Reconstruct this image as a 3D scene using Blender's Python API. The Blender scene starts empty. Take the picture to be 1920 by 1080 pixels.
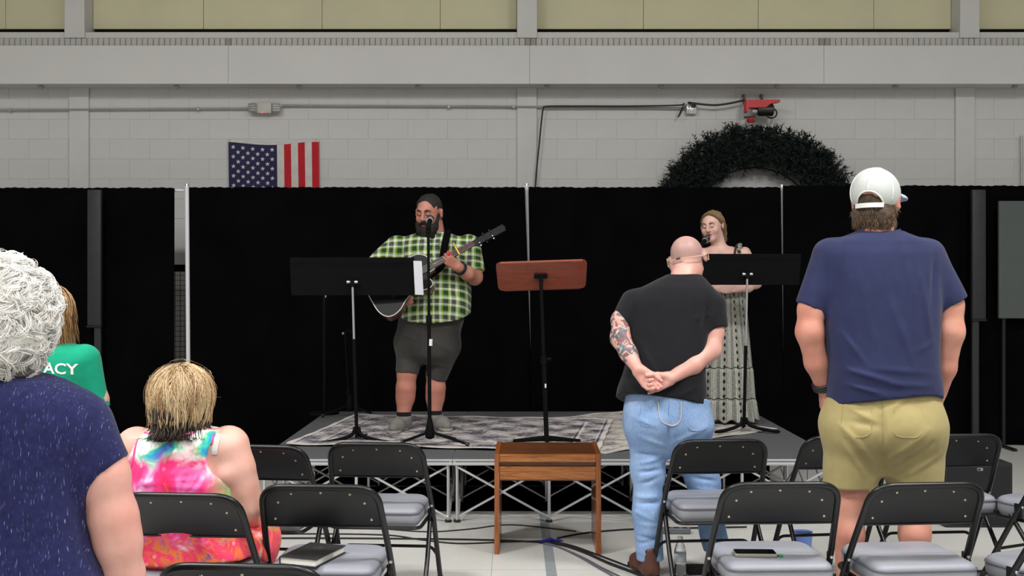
import bpy, bmesh, math, random
import numpy as np
from mathutils import Vector, Matrix
from mathutils.bvhtree import BVHTree

# ---------------------------------------------------------------- camera, world, lights, exposure
SC = bpy.context.scene
COL = SC.collection
PI = math.pi
F_PX, CX, CY, CAM_H = 2004.0, 960.0, 528.0, 1.52     # focal length and horizon in photo pixels, eye height in metres
STAGE_Z = 0.406

cam_data = bpy.data.cameras.new('camera')
cam_data.sensor_width = 36.0
cam_data.lens = 36.0 * F_PX / 1920.0
cam_data.shift_y = -12.0 / 1920.0
cam_data.clip_start = 0.05
cam_data.clip_end = 100
cam = bpy.data.objects.new('camera', cam_data)
cam.location = (0, 0, CAM_H)
cam.rotation_euler = (PI / 2, 0, 0)
COL.objects.link(cam)
SC.camera = cam

world = bpy.data.worlds.new('world')
SC.world = world
world.use_nodes = True
world.node_tree.nodes['Background'].inputs[0].default_value = (0.5, 0.52, 0.55, 1)
world.node_tree.nodes['Background'].inputs[1].default_value = 0.02

SC.view_settings.view_transform = 'Standard'
SC.view_settings.look = 'None'
SC.view_settings.exposure = 0.0
SC.view_settings.gamma = 1.0
SC.view_settings.use_curve_mapping = False

def area_light(name, loc, size, watts, col=(1, 0.99, 0.975), aim=None):
    l = bpy.data.lights.new(name, 'AREA')
    l.shape = 'RECTANGLE'
    l.size, l.size_y = size
    l.energy = watts
    l.color = col
    o = bpy.data.objects.new(name, l)
    o.location = loc
    if aim:
        o.rotation_euler = (Vector(aim) - Vector(loc)).to_track_quat('-Z', 'Y').to_euler()
    COL.objects.link(o)
    return o

# gym ceiling lamps: the bays above the seats are lit, those above the stage are off
for (lx, ly, w) in [(-3.4, 2.9, 320), (3.4, 2.9, 320), (0.0, 1.2, 190), (-3.4, -2.0, 170), (3.4, -2.0, 170)]:
    area_light('ceiling_lamp', (lx, ly, 5.9), (1.5, 0.8), w)

# ---------------------------------------------------------------- helpers
def lin(r, g, b):
    def c(v):
        v = v / 255.0
        return v / 12.92 if v <= 0.04045 else ((v + 0.055) / 1.055) ** 2.4
    return (c(r), c(g), c(b), 1.0)

def at(px, py, d):
    return Vector(((px - CX) * d / F_PX, d, CAM_H - (py - CY) * d / F_PX))

def floor_at(px, py, z=0.0):
    d = (CAM_H - z) * F_PX / (py - CY)
    return Vector(((px - CX) * d / F_PX, d, z))

class NT:
    """tiny node helper"""
    def __init__(self, name):
        self.m = bpy.data.materials.new(name)
        self.m.use_nodes = True
        self.t = self.m.node_tree
        self.b = self.t.nodes['Principled BSDF']
    def n(self, typ, **kw):
        nd = self.t.nodes.new(typ)
        for k, v in kw.items():
            setattr(nd, k, v)
        return nd
    def l(self, a, b):
        self.t.links.new(a, b)
    def val(self, sock, v):
        if hasattr(v, 'is_linked') or isinstance(v, bpy.types.NodeSocket):
            self.l(v, sock)
        else:
            sock.default_value = v
    def math(self, op, a, b=0.0, c=0.0):
        nd = self.n('ShaderNodeMath', operation=op)
        self.val(nd.inputs[0], a); self.val(nd.inputs[1], b); self.val(nd.inputs[2], c)
        return nd.outputs[0]
    def coord(self, scale=(1, 1, 1), rot=(0, 0, 0), loc=(0, 0, 0)):
        tc = self.n('ShaderNodeTexCoord')
        mp = self.n('ShaderNodeMapping')
        mp.inputs['Scale'].default_value = scale
        mp.inputs['Rotation'].default_value = rot
        mp.inputs['Location'].default_value = loc
        self.l(tc.outputs['Object'], mp.inputs['Vector'])
        return mp.outputs[0]
    def noise(self, vec, scale=5, detail=3, rough=0.5, dist=0.0):
        nd = self.n('ShaderNodeTexNoise')
        self.l(vec, nd.inputs['Vector'])
        nd.inputs['Scale'].default_value = scale
        nd.inputs['Detail'].default_value = detail
        nd.inputs['Roughness'].default_value = rough
        nd.inputs['Distortion'].default_value = dist
        return nd.outputs[0]
    def ramp(self, fac, stops, mode='LINEAR'):
        nd = self.n('ShaderNodeValToRGB')
        cr = nd.color_ramp
        cr.interpolation = mode
        while len(cr.elements) > 1:
            cr.elements.remove(cr.elements[-1])
        cr.elements[0].position = stops[0][0]; cr.elements[0].color = stops[0][1]
        for p, c in stops[1:]:
            e = cr.elements.new(p); e.color = c
        self.val(nd.inputs[0], fac)
        return nd.outputs[0]
    def mix(self, fac, a, b, mode='MIX'):
        nd = self.n('ShaderNodeMix', data_type='RGBA', blend_type=mode)
        self.val(nd.inputs[0], fac); self.val(nd.inputs[6], a); self.val(nd.inputs[7], b)
        return nd.outputs[2]
    def xyz(self, vec):
        nd = self.n('ShaderNodeSeparateXYZ')
        self.l(vec, nd.inputs[0])
        return nd.outputs
    def bump(self, h, strength=0.3, dist=0.01):
        nd = self.n('ShaderNodeBump')
        nd.inputs['Strength'].default_value = strength
        nd.inputs['Distance'].default_value = dist
        self.l(h, nd.inputs['Height'])
        self.l(nd.outputs[0], self.b.inputs['Normal'])
    def col(self, c):
        self.val(self.b.inputs['Base Color'], c)
    def done(self, rough=0.6, metal=0.0, sheen=0.0, coat=0.0, spec=0.5):
        self.b.inputs['Roughness'].default_value = rough
        self.b.inputs['Metallic'].default_value = metal
        self.b.inputs['Sheen Weight'].default_value = sheen
        self.b.inputs['Coat Weight'].default_value = coat
        self.b.inputs['Specular IOR Level'].default_value = spec
        return self.m

def mat(name, c, rough=0.6, metal=0.0, vary=0.08, nscale=12, bump=0.0, bscale=80, **kw):
    t = NT(name)
    v = t.coord()
    nz = t.noise(v, nscale, 4)
    a = tuple(min(1, x * (1 - vary)) for x in c[:3]) + (1,)
    b = tuple(min(1, x * (1 + vary)) for x in c[:3]) + (1,)
    t.col(t.ramp(nz, [(0.3, a), (0.7, b)]))
    if bump:
        t.bump(t.noise(v, bscale, 2), bump, 0.004)
    return t.done(rough, metal, **kw)

# ---- objects
def link(name, me, m=None, parent=None):
    o = bpy.data.objects.new(name, me)
    COL.objects.link(o)
    if m is not None:
        for mm in (m if isinstance(m, (list, tuple)) else [m]):
            me.materials.append(mm)
    if parent is not None:
        o.parent = parent
    return o

def thing(name, label, cat, loc=(0, 0, 0), rz=0.0, group=None):
    o = bpy.data.objects.new(name, None)
    o.empty_display_size = 0.1
    COL.objects.link(o)
    o.location = loc
    o.rotation_euler = (0, 0, rz)
    return tag(o, label, cat, group)

def tag(o, label=None, cat=None, group=None, kind=None):
    if label: o['label'] = label
    if cat: o['category'] = cat
    if group: o['group'] = group
    if kind: o['kind'] = kind
    return o

def dup(root, loc, rz, label=None, group=None):
    r = root.copy(); COL.objects.link(r)
    r.location = loc; r.rotation_euler = (0, 0, rz)
    if label: r['label'] = label
    if group: r['group'] = group
    for ch in list(root.children):
        c = ch.copy(); COL.objects.link(c); c.parent = r
        for g in list(ch.children):
            d = g.copy(); COL.objects.link(d); d.parent = c
    return r

class MB:
    """collects simple shapes into one mesh"""
    def __init__(self):
        self.v = []; self.f = []
    def add(self, vs, fs):
        o = len(self.v)
        self.v += [tuple(x) for x in vs]
        self.f += [[i + o for i in f] for f in fs]
        return self
    def box(self, c, s, bev=0.0, rot=None):
        bm = bmesh.new()
        bmesh.ops.create_cube(bm, size=1.0)
        for v in bm.verts:
            v.co = Vector((v.co.x * s[0], v.co.y * s[1], v.co.z * s[2]))
        if bev:
            bmesh.ops.bevel(bm, geom=list(bm.edges), offset=bev, segments=2 if bev > 0.006 else 1, affect='EDGES', profile=0.5)
        R = rot if rot is not None else Matrix.Identity(3)
        bm.verts.ensure_lookup_table()
        self.add([(R @ v.co) + Vector(c) for v in bm.verts], [[v.index for v in f.verts] for f in bm.faces])
        bm.free()
        return self
    def tube(self, pts, r, n=8, caps=True, closed=False):
        pts = [Vector(p) for p in pts]
        m = len(pts)
        rs = r if isinstance(r, (list, tuple)) else [r] * m
        tang = []
        for i in range(m):
            if closed:
                t = pts[(i + 1) % m] - pts[i - 1]
            else:
                t = pts[min(i + 1, m - 1)] - pts[max(i - 1, 0)]
            tang.append(t.normalized() if t.length > 1e-9 else Vector((0, 0, 1)))
        up = Vector((0, 0, 1)) if abs(tang[0].z) < 0.9 else Vector((0, 1, 0))
        nrm = (up - tang[0] * up.dot(tang[0])).normalized()
        vs = []
        for i in range(m):
            if i:
                nrm = nrm - tang[i] * nrm.dot(tang[i])
                nrm = nrm.normalized() if nrm.length > 1e-6 else tang[i].orthogonal().normalized()
            bn = tang[i].cross(nrm)
            for k in range(n):
                a = 2 * PI * k / n
                vs.append(pts[i] + (nrm * math.cos(a) + bn * math.sin(a)) * rs[i])
        fs = []
        for i in range(m if closed else m - 1):
            j = (i + 1) % m
            for k in range(n):
                k2 = (k + 1) % n
                fs.append([i * n + k, i * n + k2, j * n + k2, j * n + k])
        if caps and not closed:
            fs.append(list(range(n))[::-1])
            fs.append([(m - 1) * n + k for k in range(n)])
        return self.add(vs, fs)
    def cyl(self, a, b, r, n=12, r2=None):
        return self.tube([a, b], [r, r if r2 is None else r2], n)
    def lathe(self, prof, c=(0, 0, 0), n=16, R=None):
        vs = []; fs = []
        R = R if R is not None else Matrix.Identity(3)
        for (r, z) in prof:
            for k in range(n):
                a = 2 * PI * k / n
                vs.append(R @ Vector((r * math.cos(a), r * math.sin(a), z)) + Vector(c))
        for i in range(len(prof) - 1):
            for k in range(n):
                k2 = (k + 1) % n
                fs.append([i * n + k, i * n + k2, (i + 1) * n + k2, (i + 1) * n + k])
        fs.append(list(range(n))[::-1])
        fs.append([(len(prof) - 1) * n + k for k in range(n)])
        return self.add(vs, fs)
    def prism(self, outline, thick, origin, ux, uy, bev=0.0):
        """outline in 2D, extruded along ux x uy by thick, centred on the plane"""
        ux, uy, o = Vector(ux), Vector(uy), Vector(origin)
        w = ux.cross(uy).normalized()
        n = len(outline)
        rings = []
        if bev:
            cx_ = sum(p[0] for p in outline) / n; cy_ = sum(p[1] for p in outline) / n
            def shr(p):
                dx, dy = p[0] - cx_, p[1] - cy_
                l = math.hypot(dx, dy) or 1
                return (p[0] - dx / l * bev, p[1] - dy / l * bev)
            inn = [shr(p) for p in outline]
            rings = [(inn, -thick / 2), (outline, -thick / 2 + bev), (outline, thick / 2 - bev), (inn, thick / 2)]
        else:
            rings = [(outline, -thick / 2), (outline, thick / 2)]
        vs = []
        for ol, h in rings:
            vs += [o + ux * p[0] + uy * p[1] + w * h for p in ol]
        fs = [list(range(n))[::-1], [(len(rings) - 1) * n + k for k in range(n)]]
        for i in range(len(rings) - 1):
            for k in range(n):
                k2 = (k + 1) % n
                fs.append([i * n + k, i * n + k2, (i + 1) * n + k2, (i + 1) * n + k])
        return self.add(vs, fs)
    def mesh(self, name, smooth=True, angle=40):
        me = bpy.data.meshes.new(name)
        me.from_pydata(self.v, [], self.f)
        me.update()
        bm = bmesh.new(); bm.from_mesh(me)
        bmesh.ops.recalc_face_normals(bm, faces=bm.faces)
        bm.to_mesh(me); bm.free()
        if smooth:
            me.polygons.foreach_set('use_smooth', [True] * len(me.polygons))
            me.set_sharp_from_angle(angle=math.radians(angle))
        return me
    def build(self, name, m, parent=None, smooth=True, angle=40):
        return link(name, self.mesh(name, smooth, angle), m, parent)

def fillet(pts, r, seg=6, closed=False):
    """round the corners of a polyline"""
    pts = [Vector(p) for p in pts]
    out = []
    m = len(pts)
    for i, p in enumerate(pts):
        if not closed and i in (0, m - 1):
            out.append(p); continue
        a = pts[i - 1]; b = pts[(i + 1) % m]
        u = (a - p); v = (b - p)
        rr = min(r, u.length * 0.49, v.length * 0.49)
        A = p + u.normalized() * rr; B = p + v.normalized() * rr
        for k in range(seg + 1):
            t = k / seg
            out.append(A * (1 - t) ** 2 + p * 2 * t * (1 - t) + B * t * t)
    return out

def rrect(w, h, r, seg=5):
    return [(p.x, p.y) for p in fillet([(-w / 2, -h / 2, 0), (w / 2, -h / 2, 0), (w / 2, h / 2, 0), (-w / 2, h / 2, 0)], r, seg, True)]

def smooth_path(pts, n=8):
    """Catmull-Rom through points"""
    P = [Vector(p) for p in pts]
    P = [P[0] * 2 - P[1]] + P + [P[-1] * 2 - P[-2]]
    out = []
    for i in range(1, len(P) - 2):
        for k in range(n):
            t = k / n
            a, b, c, d = P[i - 1], P[i], P[i + 1], P[i + 2]
            out.append(0.5 * ((2 * b) + (c - a) * t + (2 * a - 5 * b + 4 * c - d) * t * t + (3 * b - a - 3 * c + d) * t ** 3))
    out.append(P[-2])
    return out

# ---------------------------------------------------------------- signed-distance bodies, meshed with surface nets
def rotm(yaw=0, pitch=0, roll=0):
    return np.array(Matrix.Rotation(math.radians(yaw), 3, 'Z') @ Matrix.Rotation(math.radians(pitch), 3, 'X') @ Matrix.Rotation(math.radians(roll), 3, 'Y'))

class Waves:
    """smooth pseudo-noise made of sines; stretch gives the fold direction"""
    def __init__(self, seed, freq, n=9, stretch=(1, 1, 1)):
        r = np.random.RandomState(seed)
        k = r.normal(size=(n, 3)); k /= np.linalg.norm(k, axis=1)[:, None]
        self.k = k * freq * r.uniform(0.6, 1.5, size=(n, 1)) * np.array(stretch)
        self.p = r.uniform(0, 6.28, n); self.n = n
    def __call__(self, X):
        return np.sin(X @ self.k.T + self.p).sum(1) / math.sqrt(self.n)

class Shape:
    def __init__(self):
        self.ops = []; self.lo = np.full(3, 1e9); self.hi = np.full(3, -1e9); self.dfn = []
        self.frame = None
    def _grow(self, lo, hi):
        self.lo = np.minimum(self.lo, lo); self.hi = np.maximum(self.hi, hi)
    def _push(self, kind, prm, lo, hi, k, op):
        if op == 'u': self._grow(lo, hi)
        self.ops.append((kind, prm, lo, hi, k, op))
    def setframe(self, o=None, R=None, s=1.0):
        self.frame = None if o is None else (np.array(o, float), np.array(R, float), s)
    def _w(self, p):
        p = np.array(p, float)
        if self.frame is None: return p
        o, R, s = self.frame
        return o + R @ (p * s)
    def w(self, p):
        return Vector(self._w(p))
    def rc(self, a, b, ra, rb=None, k=0.02, flat=False, op='u'):
        s = 1.0 if self.frame is None else self.frame[2]
        rb = ra if rb is None else rb
        a, b, ra, rb = self._w(a), self._w(b), ra * s, rb * s
        r = max(ra, rb)
        self._push('rc', (a, b, ra, rb, flat), np.minimum(a, b) - r, np.maximum(a, b) + r, k, op)
        return self
    def chain(self, pts, rs, k=0.02, op='u'):
        for i in range(len(pts) - 1):
            self.rc(pts[i], pts[i + 1], rs[i], rs[i + 1], k, op=op)
        return self
    def ell(self, c, r, k=0.02, R=None, op='u'):
        s = 1.0 if self.frame is None else self.frame[2]
        Rw = np.eye(3) if R is None else np.array(R, float)
        if self.frame is not None: Rw = self.frame[1] @ Rw
        c = self._w(c); r = np.array(r, float) * s
        m = np.abs(Rw) @ r
        self._push('ell', (c, r, Rw), c - m, c + m, k, op)
        return self
    def loft(self, secs, n=2.4, k=0.02, op='u'):
        """secs: (z, cx, cy, rx, ry) from top to bottom or bottom to top"""
        S = sorted([tuple(map(float, s)) for s in secs])
        P = np.array(S)
        dense = []
        Q = np.vstack([2 * P[0] - P[1], P, 2 * P[-1] - P[-2]])
        for i in range(1, len(Q) - 2):
            for t in np.linspace(0, 1, 8, endpoint=False):
                a, b, c, d = Q[i - 1], Q[i], Q[i + 1], Q[i + 2]
                v = 0.5 * ((2 * b) + (c - a) * t + (2 * a - 5 * b + 4 * c - d) * t * t + (3 * b - a - 3 * c + d) * t ** 3)
                v[0] = b[0] + (c[0] - b[0]) * t
                dense.append(v)
        dense.append(P[-1])
        D = np.array(dense); D[:, 3:] = np.maximum(D[:, 3:], 0.005)
        lo = np.array([(D[:, 1] - D[:, 3]).min(), (D[:, 2] - D[:, 4]).min(), D[0, 0]])
        hi = np.array([(D[:, 1] + D[:, 3]).max(), (D[:, 2] + D[:, 4]).max(), D[-1, 0]])
        self._push('loft', (D, n), lo, hi, k, op)
        return self
    def cut(self, p, nrm, lo=None, hi=None):
        nrm = np.array(nrm, float); nrm /= np.linalg.norm(nrm)
        p = np.array(p, float)
        if self.frame is not None:
            p = self._w(p); nrm = self.frame[1] @ nrm
        self.ops.append(('cut', (p, nrm), lo, hi, 0, 'c'))
        return self
    def disp(self, fn):
        self.dfn.append(fn); return self
    def field(self, h, refine=()):
        pad = 0.03
        axes = []
        for i in range(3):
            a = [self.lo[i] - pad]
            while a[-1] < self.hi[i] + pad:
                st = h
                for (ax, x0, x1, hh) in refine:
                    if ax == i and x0 <= a[-1] <= x1: st = min(st, hh)
                a.append(a[-1] + st)
            axes.append(np.array(a))
        xs, ys, zs = axes
        Fd = np.full((len(xs), len(ys), len(zs)), 0.5, np.float32)
        for (kind, prm, lo, hi, k, op) in self.ops:
            if kind == 'cut':
                sl = []
                for i in range(3):
                    if lo is None: sl.append(slice(0, len(axes[i])))
                    else: sl.append(slice(np.searchsorted(axes[i], lo[i]), np.searchsorted(axes[i], hi[i])))
                p, n = prm
                X = (xs[sl[0]] - p[0])[:, None, None] * n[0]; Y = (ys[sl[1]] - p[1])[None, :, None] * n[1]; Z = (zs[sl[2]] - p[2])[None, None, :] * n[2]
                Fd[sl[0], sl[1], sl[2]] = np.maximum(Fd[sl[0], sl[1], sl[2]], X + Y + Z)
                continue
            mg = k + 0.025
            sl = [slice(max(0, np.searchsorted(axes[i], lo[i] - mg)), np.searchsorted(axes[i], hi[i] + mg)) for i in range(3)]
            x = xs[sl[0]][:, None, None]; y = ys[sl[1]][None, :, None]; z = zs[sl[2]][None, None, :]
            if kind == 'rc':
                a, b, ra, rb, flat = prm
                ba = b - a; L2 = max(ba @ ba, 1e-12)
                pa = (x - a[0], y - a[1], z - a[2])
                tt = (pa[0] * ba[0] + pa[1] * ba[1] + pa[2] * ba[2]) / L2
                t = np.clip(tt, 0, 1)
                d = np.sqrt((pa[0] - t * ba[0]) ** 2 + (pa[1] - t * ba[1]) ** 2 + (pa[2] - t * ba[2]) ** 2) - (ra + (rb - ra) * t)
                if flat:
                    d = np.maximum(d, (tt - 1) * math.sqrt(L2))
            elif kind == 'ell':
                c, r, R = prm
                q = (x - c[0], y - c[1], z - c[2])
                u = [q[0] * R[0, i] + q[1] * R[1, i] + q[2] * R[2, i] for i in range(3)]
                k0 = np.sqrt((u[0] / r[0]) ** 2 + (u[1] / r[1]) ** 2 + (u[2] / r[2]) ** 2)
                k1 = np.sqrt((u[0] / r[0] ** 2) ** 2 + (u[1] / r[1] ** 2) ** 2 + (u[2] / r[2] ** 2) ** 2) + 1e-9
                d = k0 * (k0 - 1) / k1
            else:
                D, n = prm
                zz = zs[sl[2]]
                g = [np.interp(zz, D[:, 0], D[:, i])[None, None, :] for i in (1, 2, 3, 4)]
                kk = (np.abs((x - g[0]) / g[2]) ** n + np.abs((y - g[1]) / g[3]) ** n) ** (1 / n)
                d = (kk - 1) * np.minimum(g[2], g[3])
                d = np.maximum(d, np.maximum(D[0, 0] - z, z - D[-1, 0]))
            cur = Fd[sl[0], sl[1], sl[2]]
            if op == 'u':
                hh = np.maximum(k - np.abs(cur - d), 0) / max(k, 1e-6)
                Fd[sl[0], sl[1], sl[2]] = np.minimum(cur, d) - hh * hh * k * 0.25
            elif op == 's':
                hh = np.maximum(k - np.abs(cur + d), 0) / max(k, 1e-6)
                Fd[sl[0], sl[1], sl[2]] = np.maximum(cur, -d) + hh * hh * k * 0.25
        if self.dfn:
            m = np.abs(Fd) < 0.04
            i, j, k = np.nonzero(m)
            P = np.stack([xs[i], ys[j], zs[k]], 1)
            v = Fd[m]
            for fn in self.dfn: v = v - fn(P)
            Fd[m] = v
        return Fd, axes
    def mesh(self, name, h=0.007, refine=()):
        Fd, (xs, ys, zs) = self.field(h, refine)
        ins = Fd < 0
        c = np.zeros(tuple(s - 1 for s in Fd.shape), np.int8)
        for dx in (0, 1):
            for dy in (0, 1):
                for dz in (0, 1):
                    c += ins[dx:c.shape[0] + dx, dy:c.shape[1] + dy, dz:c.shape[2] + dz]
        act = (c > 0) & (c < 8)
        I, J, K = np.nonzero(act)
        idx = np.full(act.shape, -1, np.int64); idx[I, J, K] = np.arange(len(I))
        off = [(a, b, d) for a in (0, 1) for b in (0, 1) for d in (0, 1)]
        V = np.stack([Fd[I + o[0], J + o[1], K + o[2]] for o in off], 1)
        acc = np.zeros((len(I), 3)); cnt = np.zeros(len(I))
        for a in range(8):
            for b in range(a + 1, 8):
                df = [abs(off[a][i] - off[b][i]) for i in range(3)]
                if sum(df) != 1: continue
                m = (V[:, a] < 0) != (V[:, b] < 0)
                t = np.zeros(len(I)); dv = V[:, a] - V[:, b]
                t[m] = V[m, a] / dv[m]
                for i in range(3):
                    acc[m, i] += off[a][i] + (off[b][i] - off[a][i]) * t[m]
                cnt[m] += 1
        acc /= cnt[:, None]
        co = np.stack([xs[I] + (xs[I + 1] - xs[I]) * acc[:, 0], ys[J] + (ys[J + 1] - ys[J]) * acc[:, 1], zs[K] + (zs[K + 1] - zs[K]) * acc[:, 2]], 1)
        quads = []
        for ax in range(3):
            sl0 = [slice(None)] * 3; sl1 = [slice(None)] * 3
            sl0[ax] = slice(0, -1); sl1[ax] = slice(1, None)
            A = ins[tuple(sl0)]; B = ins[tuple(sl1)]
            ch = A != B
            o1, o2 = [(1, 2), (2, 0), (0, 1)][ax]
            for o in (o1, o2):
                e = [slice(None)] * 3; e[o] = 0; ch[tuple(e)] = False
                e[o] = -1; ch[tuple(e)] = False
            p = np.stack(np.nonzero(ch), 1)
            def cell(d1, d2):
                q = p.copy(); q[:, o1] -= d1; q[:, o2] -= d2
                return idx[q[:, 0], q[:, 1], q[:, 2]]
            Q = np.stack([cell(1, 1), cell(0, 1), cell(0, 0), cell(1, 0)], 1)
            flip = ~A[p[:, 0], p[:, 1], p[:, 2]]
            Q[flip] = Q[flip][:, ::-1]
            quads.append(Q)
        Q = np.concatenate(quads)
        return np_mesh(name, co, Q)

def np_mesh(name, co, faces, smooth=True):
    n = faces.shape[1]
    me = bpy.data.meshes.new(name)
    me.vertices.add(len(co)); me.vertices.foreach_set('co', np.asarray(co, np.float32).ravel())
    me.loops.add(faces.size); me.loops.foreach_set('vertex_index', np.asarray(faces, np.int32).ravel())
    me.polygons.add(len(faces))
    me.polygons.foreach_set('loop_start', np.arange(0, faces.size, n, dtype=np.int32))
    if smooth: me.polygons.foreach_set('use_smooth', np.ones(len(faces), bool))
    me.update(calc_edges=True)
    me.validate()
    return me

def face_mats(me, rules):
    """rules: list of (material index, predicate on face centres)"""
    n = len(me.polygons)
    c = np.zeros(n * 3, np.float32); me.polygons.foreach_get('center', c); c = c.reshape(-1, 3)
    mi = np.zeros(n, np.int32)
    for i, fn in rules:
        mi[fn(c)] = i
    me.polygons.foreach_set('material_index', mi)

def creases(segs):
    """segs: (a, b, width, amp) raised folds along segments, amp < 0 for valleys"""
    def fn(P):
        out = np.zeros(len(P))
        for a, b, w, amp in segs:
            a = np.array(a); b = np.array(b); ba = b - a
            t = np.clip(((P - a) @ ba) / (ba @ ba), 0, 1)
            dv = (P - a - t[:, None] * ba) * np.array([1.0, 0.3, 1.0])
            d2 = (dv ** 2).sum(1)
            out += amp * np.exp(-d2 / (w * w)) * (0.25 + 0.75 * np.sin(PI * np.clip(t, 0.02, 0.98)))
        return out
    return fn

def strand_mesh(name, paths, rad, shade=None, sides=3):
    """paths (n, m, 3) -> thin tapered locks, per-vertex float attribute 'shade'"""
    n, m, _ = paths.shape
    T = np.gradient(paths, axis=1); T /= np.linalg.norm(T, axis=2, keepdims=True) + 1e-9
    ref = np.zeros_like(T); ref[..., 0] = 0.3; ref[..., 1] = 0.9; ref[..., 2] = 0.31
    N = np.cross(T, ref); N /= np.linalg.norm(N, axis=2, keepdims=True) + 1e-9
    B = np.cross(T, N)
    prof = np.linspace(0, 1, m); prof = np.minimum(1, 0.6 + prof * 2) * np.sqrt(np.clip(1 - prof ** 3, 0.03, 1))
    R = (np.asarray(rad).reshape(-1, 1) * prof[None, :])[..., None]
    rings = []
    for s in range(sides):
        a = 2 * PI * s / sides
        rings.append(paths + (N * math.cos(a) + B * math.sin(a) * 0.7) * R)
    co = np.stack(rings, 2).reshape(-1, 3)
    base = (np.arange(n)[:, None] * m + np.arange(m - 1)[None, :]).ravel()
    fs = []
    for s in range(sides):
        s2 = (s + 1) % sides
        fs.append(np.stack([base * sides + s, base * sides + s2, (base + 1) * sides + s2, (base + 1) * sides + s], 1))
    me = np_mesh(name, co, np.concatenate(fs))
    at_ = me.attributes.new('shade', 'FLOAT', 'POINT')
    sh = np.random.RandomState(3).uniform(0, 1, n) if shade is None else shade
    at_.data.foreach_set('value', np.repeat(np.asarray(sh, np.float32), m * sides))
    return me

def hair_mat(name, cols, rough=0.45, attr=True):
    t = NT(name)
    a = t.n('ShaderNodeAttribute', attribute_name='shade')
    k = len(cols)
    t.col(t.ramp(a.outputs['Fac'], [(i / max(1, k - 1), c) for i, c in enumerate(cols)]))
    return t.done(rough, spec=0.4)

def flow_hair(rs, center, rad, n, m, length, region, drop=0.6, curl=0.0, lift=(0.0, 0.012), part=0.0, R=None, fall=1.0):
    """strands that leave the crown and lie over an ellipsoid, then hang"""
    c = np.array(center); rad = np.array(rad)
    u = []
    while len(u) < n:
        d = rs.normal(size=3); d /= np.linalg.norm(d)
        if region(d): u.append(d)
    u = np.array(u)
    lay = rs.uniform(lift[0], lift[1], (n, 1))
    p = c + u * rad * (1 + lay * 0)
    L = length * rs.uniform(0.75, 1.1, (n, 1)) / (m - 1)
    out = [p + u * lay]
    wob = rs.normal(size=(n, 3)) * curl
    for i in range(m - 1):
        q = (p - c) / rad
        nr = (q / rad); nr /= np.linalg.norm(nr, axis=1, keepdims=True)
        g = np.tile([0, 0, -1.0], (n, 1))
        away = q.copy(); away[:, 2] = 0; away /= np.linalg.norm(away, axis=1, keepdims=True) + 1e-6
        d = g * drop + away * (1 - drop) * np.clip(q[:, 2:3] + 0.3, 0, 1) + wob
        tn = d - nr * (d * nr).sum(1, keepdims=True)
        low = np.clip(-q[:, 2:3] * 2 + 0.1, 0, 1) * fall
        d = tn * (1 - low) + (g + wob * 0.6) * low
        d /= np.linalg.norm(d, axis=1, keepdims=True) + 1e-9
        p = p + d * L
        wob = wob * 0.9 + rs.normal(size=(n, 3)) * curl * 0.35
        q = (p - c) / rad; qn = np.linalg.norm(q, axis=1, keepdims=True)
        p = np.where(qn < 1, c + q / qn * rad, p)
        q = (p - c) / rad
        out.append(p + q / (np.linalg.norm(q, axis=1, keepdims=True) + 1e-9) * lay)
    return np.stack(out, 1)
# ---------------------------------------------------------------- materials of the room
WALLP = mat('wall_paint', lin(207, 206, 204), 0.75, vary=0.03, nscale=3, bump=0.12, bscale=60)
BEAMP = mat('beam_paint', lin(207, 206, 204), 0.7, vary=0.02, nscale=2, bump=0.05, bscale=120)
BRICKP = mat('brick_paint', lin(194, 193, 189), 0.75, vary=0.05, nscale=9, bump=0.15, bscale=90)
BRICKD = mat('brick_dull', lin(158, 156, 146), 0.8, vary=0.05)
PANELP = mat('window_panel_cream', lin(210, 206, 172), 0.6, vary=0.04, nscale=2)
DARKGAP = mat('dark_recess', lin(34, 30, 28), 0.6)
GREYC = mat('conduit_grey', lin(165, 165, 163), 0.4, 0.3)
RUBBER = mat('black_rubber', lin(18, 18, 20), 0.55)
BLACKP = mat('black_plastic', lin(24, 24, 26), 0.4)
BLACKM = mat('black_metal', lin(20, 20, 22), 0.38, 0.2)
STEEL = mat('bright_steel', lin(205, 205, 208), 0.3, 0.85, vary=0.03)
POLEM = mat('pole_silver', lin(228, 228, 232), 0.35, 0.1, vary=0.02)  # near-white colour stands in for lamps reflected in the chrome poles
WHITEP = mat('white_plastic', lin(205, 205, 200), 0.45, vary=0.03)
OFFWHITE = mat('fixture_white', lin(188, 187, 182), 0.5, vary=0.03)
REDP = mat('red_paint', lin(190, 22, 30), 0.42, vary=0.1)

def floor_mat():
    t = NT('pale_vinyl_floor')
    v = t.coord()
    big = t.noise(v, 0.7, 3)
    fine = t.noise(v, 90, 2)
    c = t.ramp(big, [(0.3, lin(196, 195, 190)), (0.7, lin(208, 207, 202))])
    c = t.mix(0.18, c, t.ramp(fine, [(0.35, lin(165, 163, 158)), (0.65, lin(220, 219, 214))]))
    t.col(c)
    return t.done(0.28, spec=0.45)
FLOORM = floor_mat()
JOINT = mat('floor_joint', lin(160, 157, 148), 0.5)
LINEP = mat('floor_line_paint', lin(138, 144, 147), 0.35)

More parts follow.
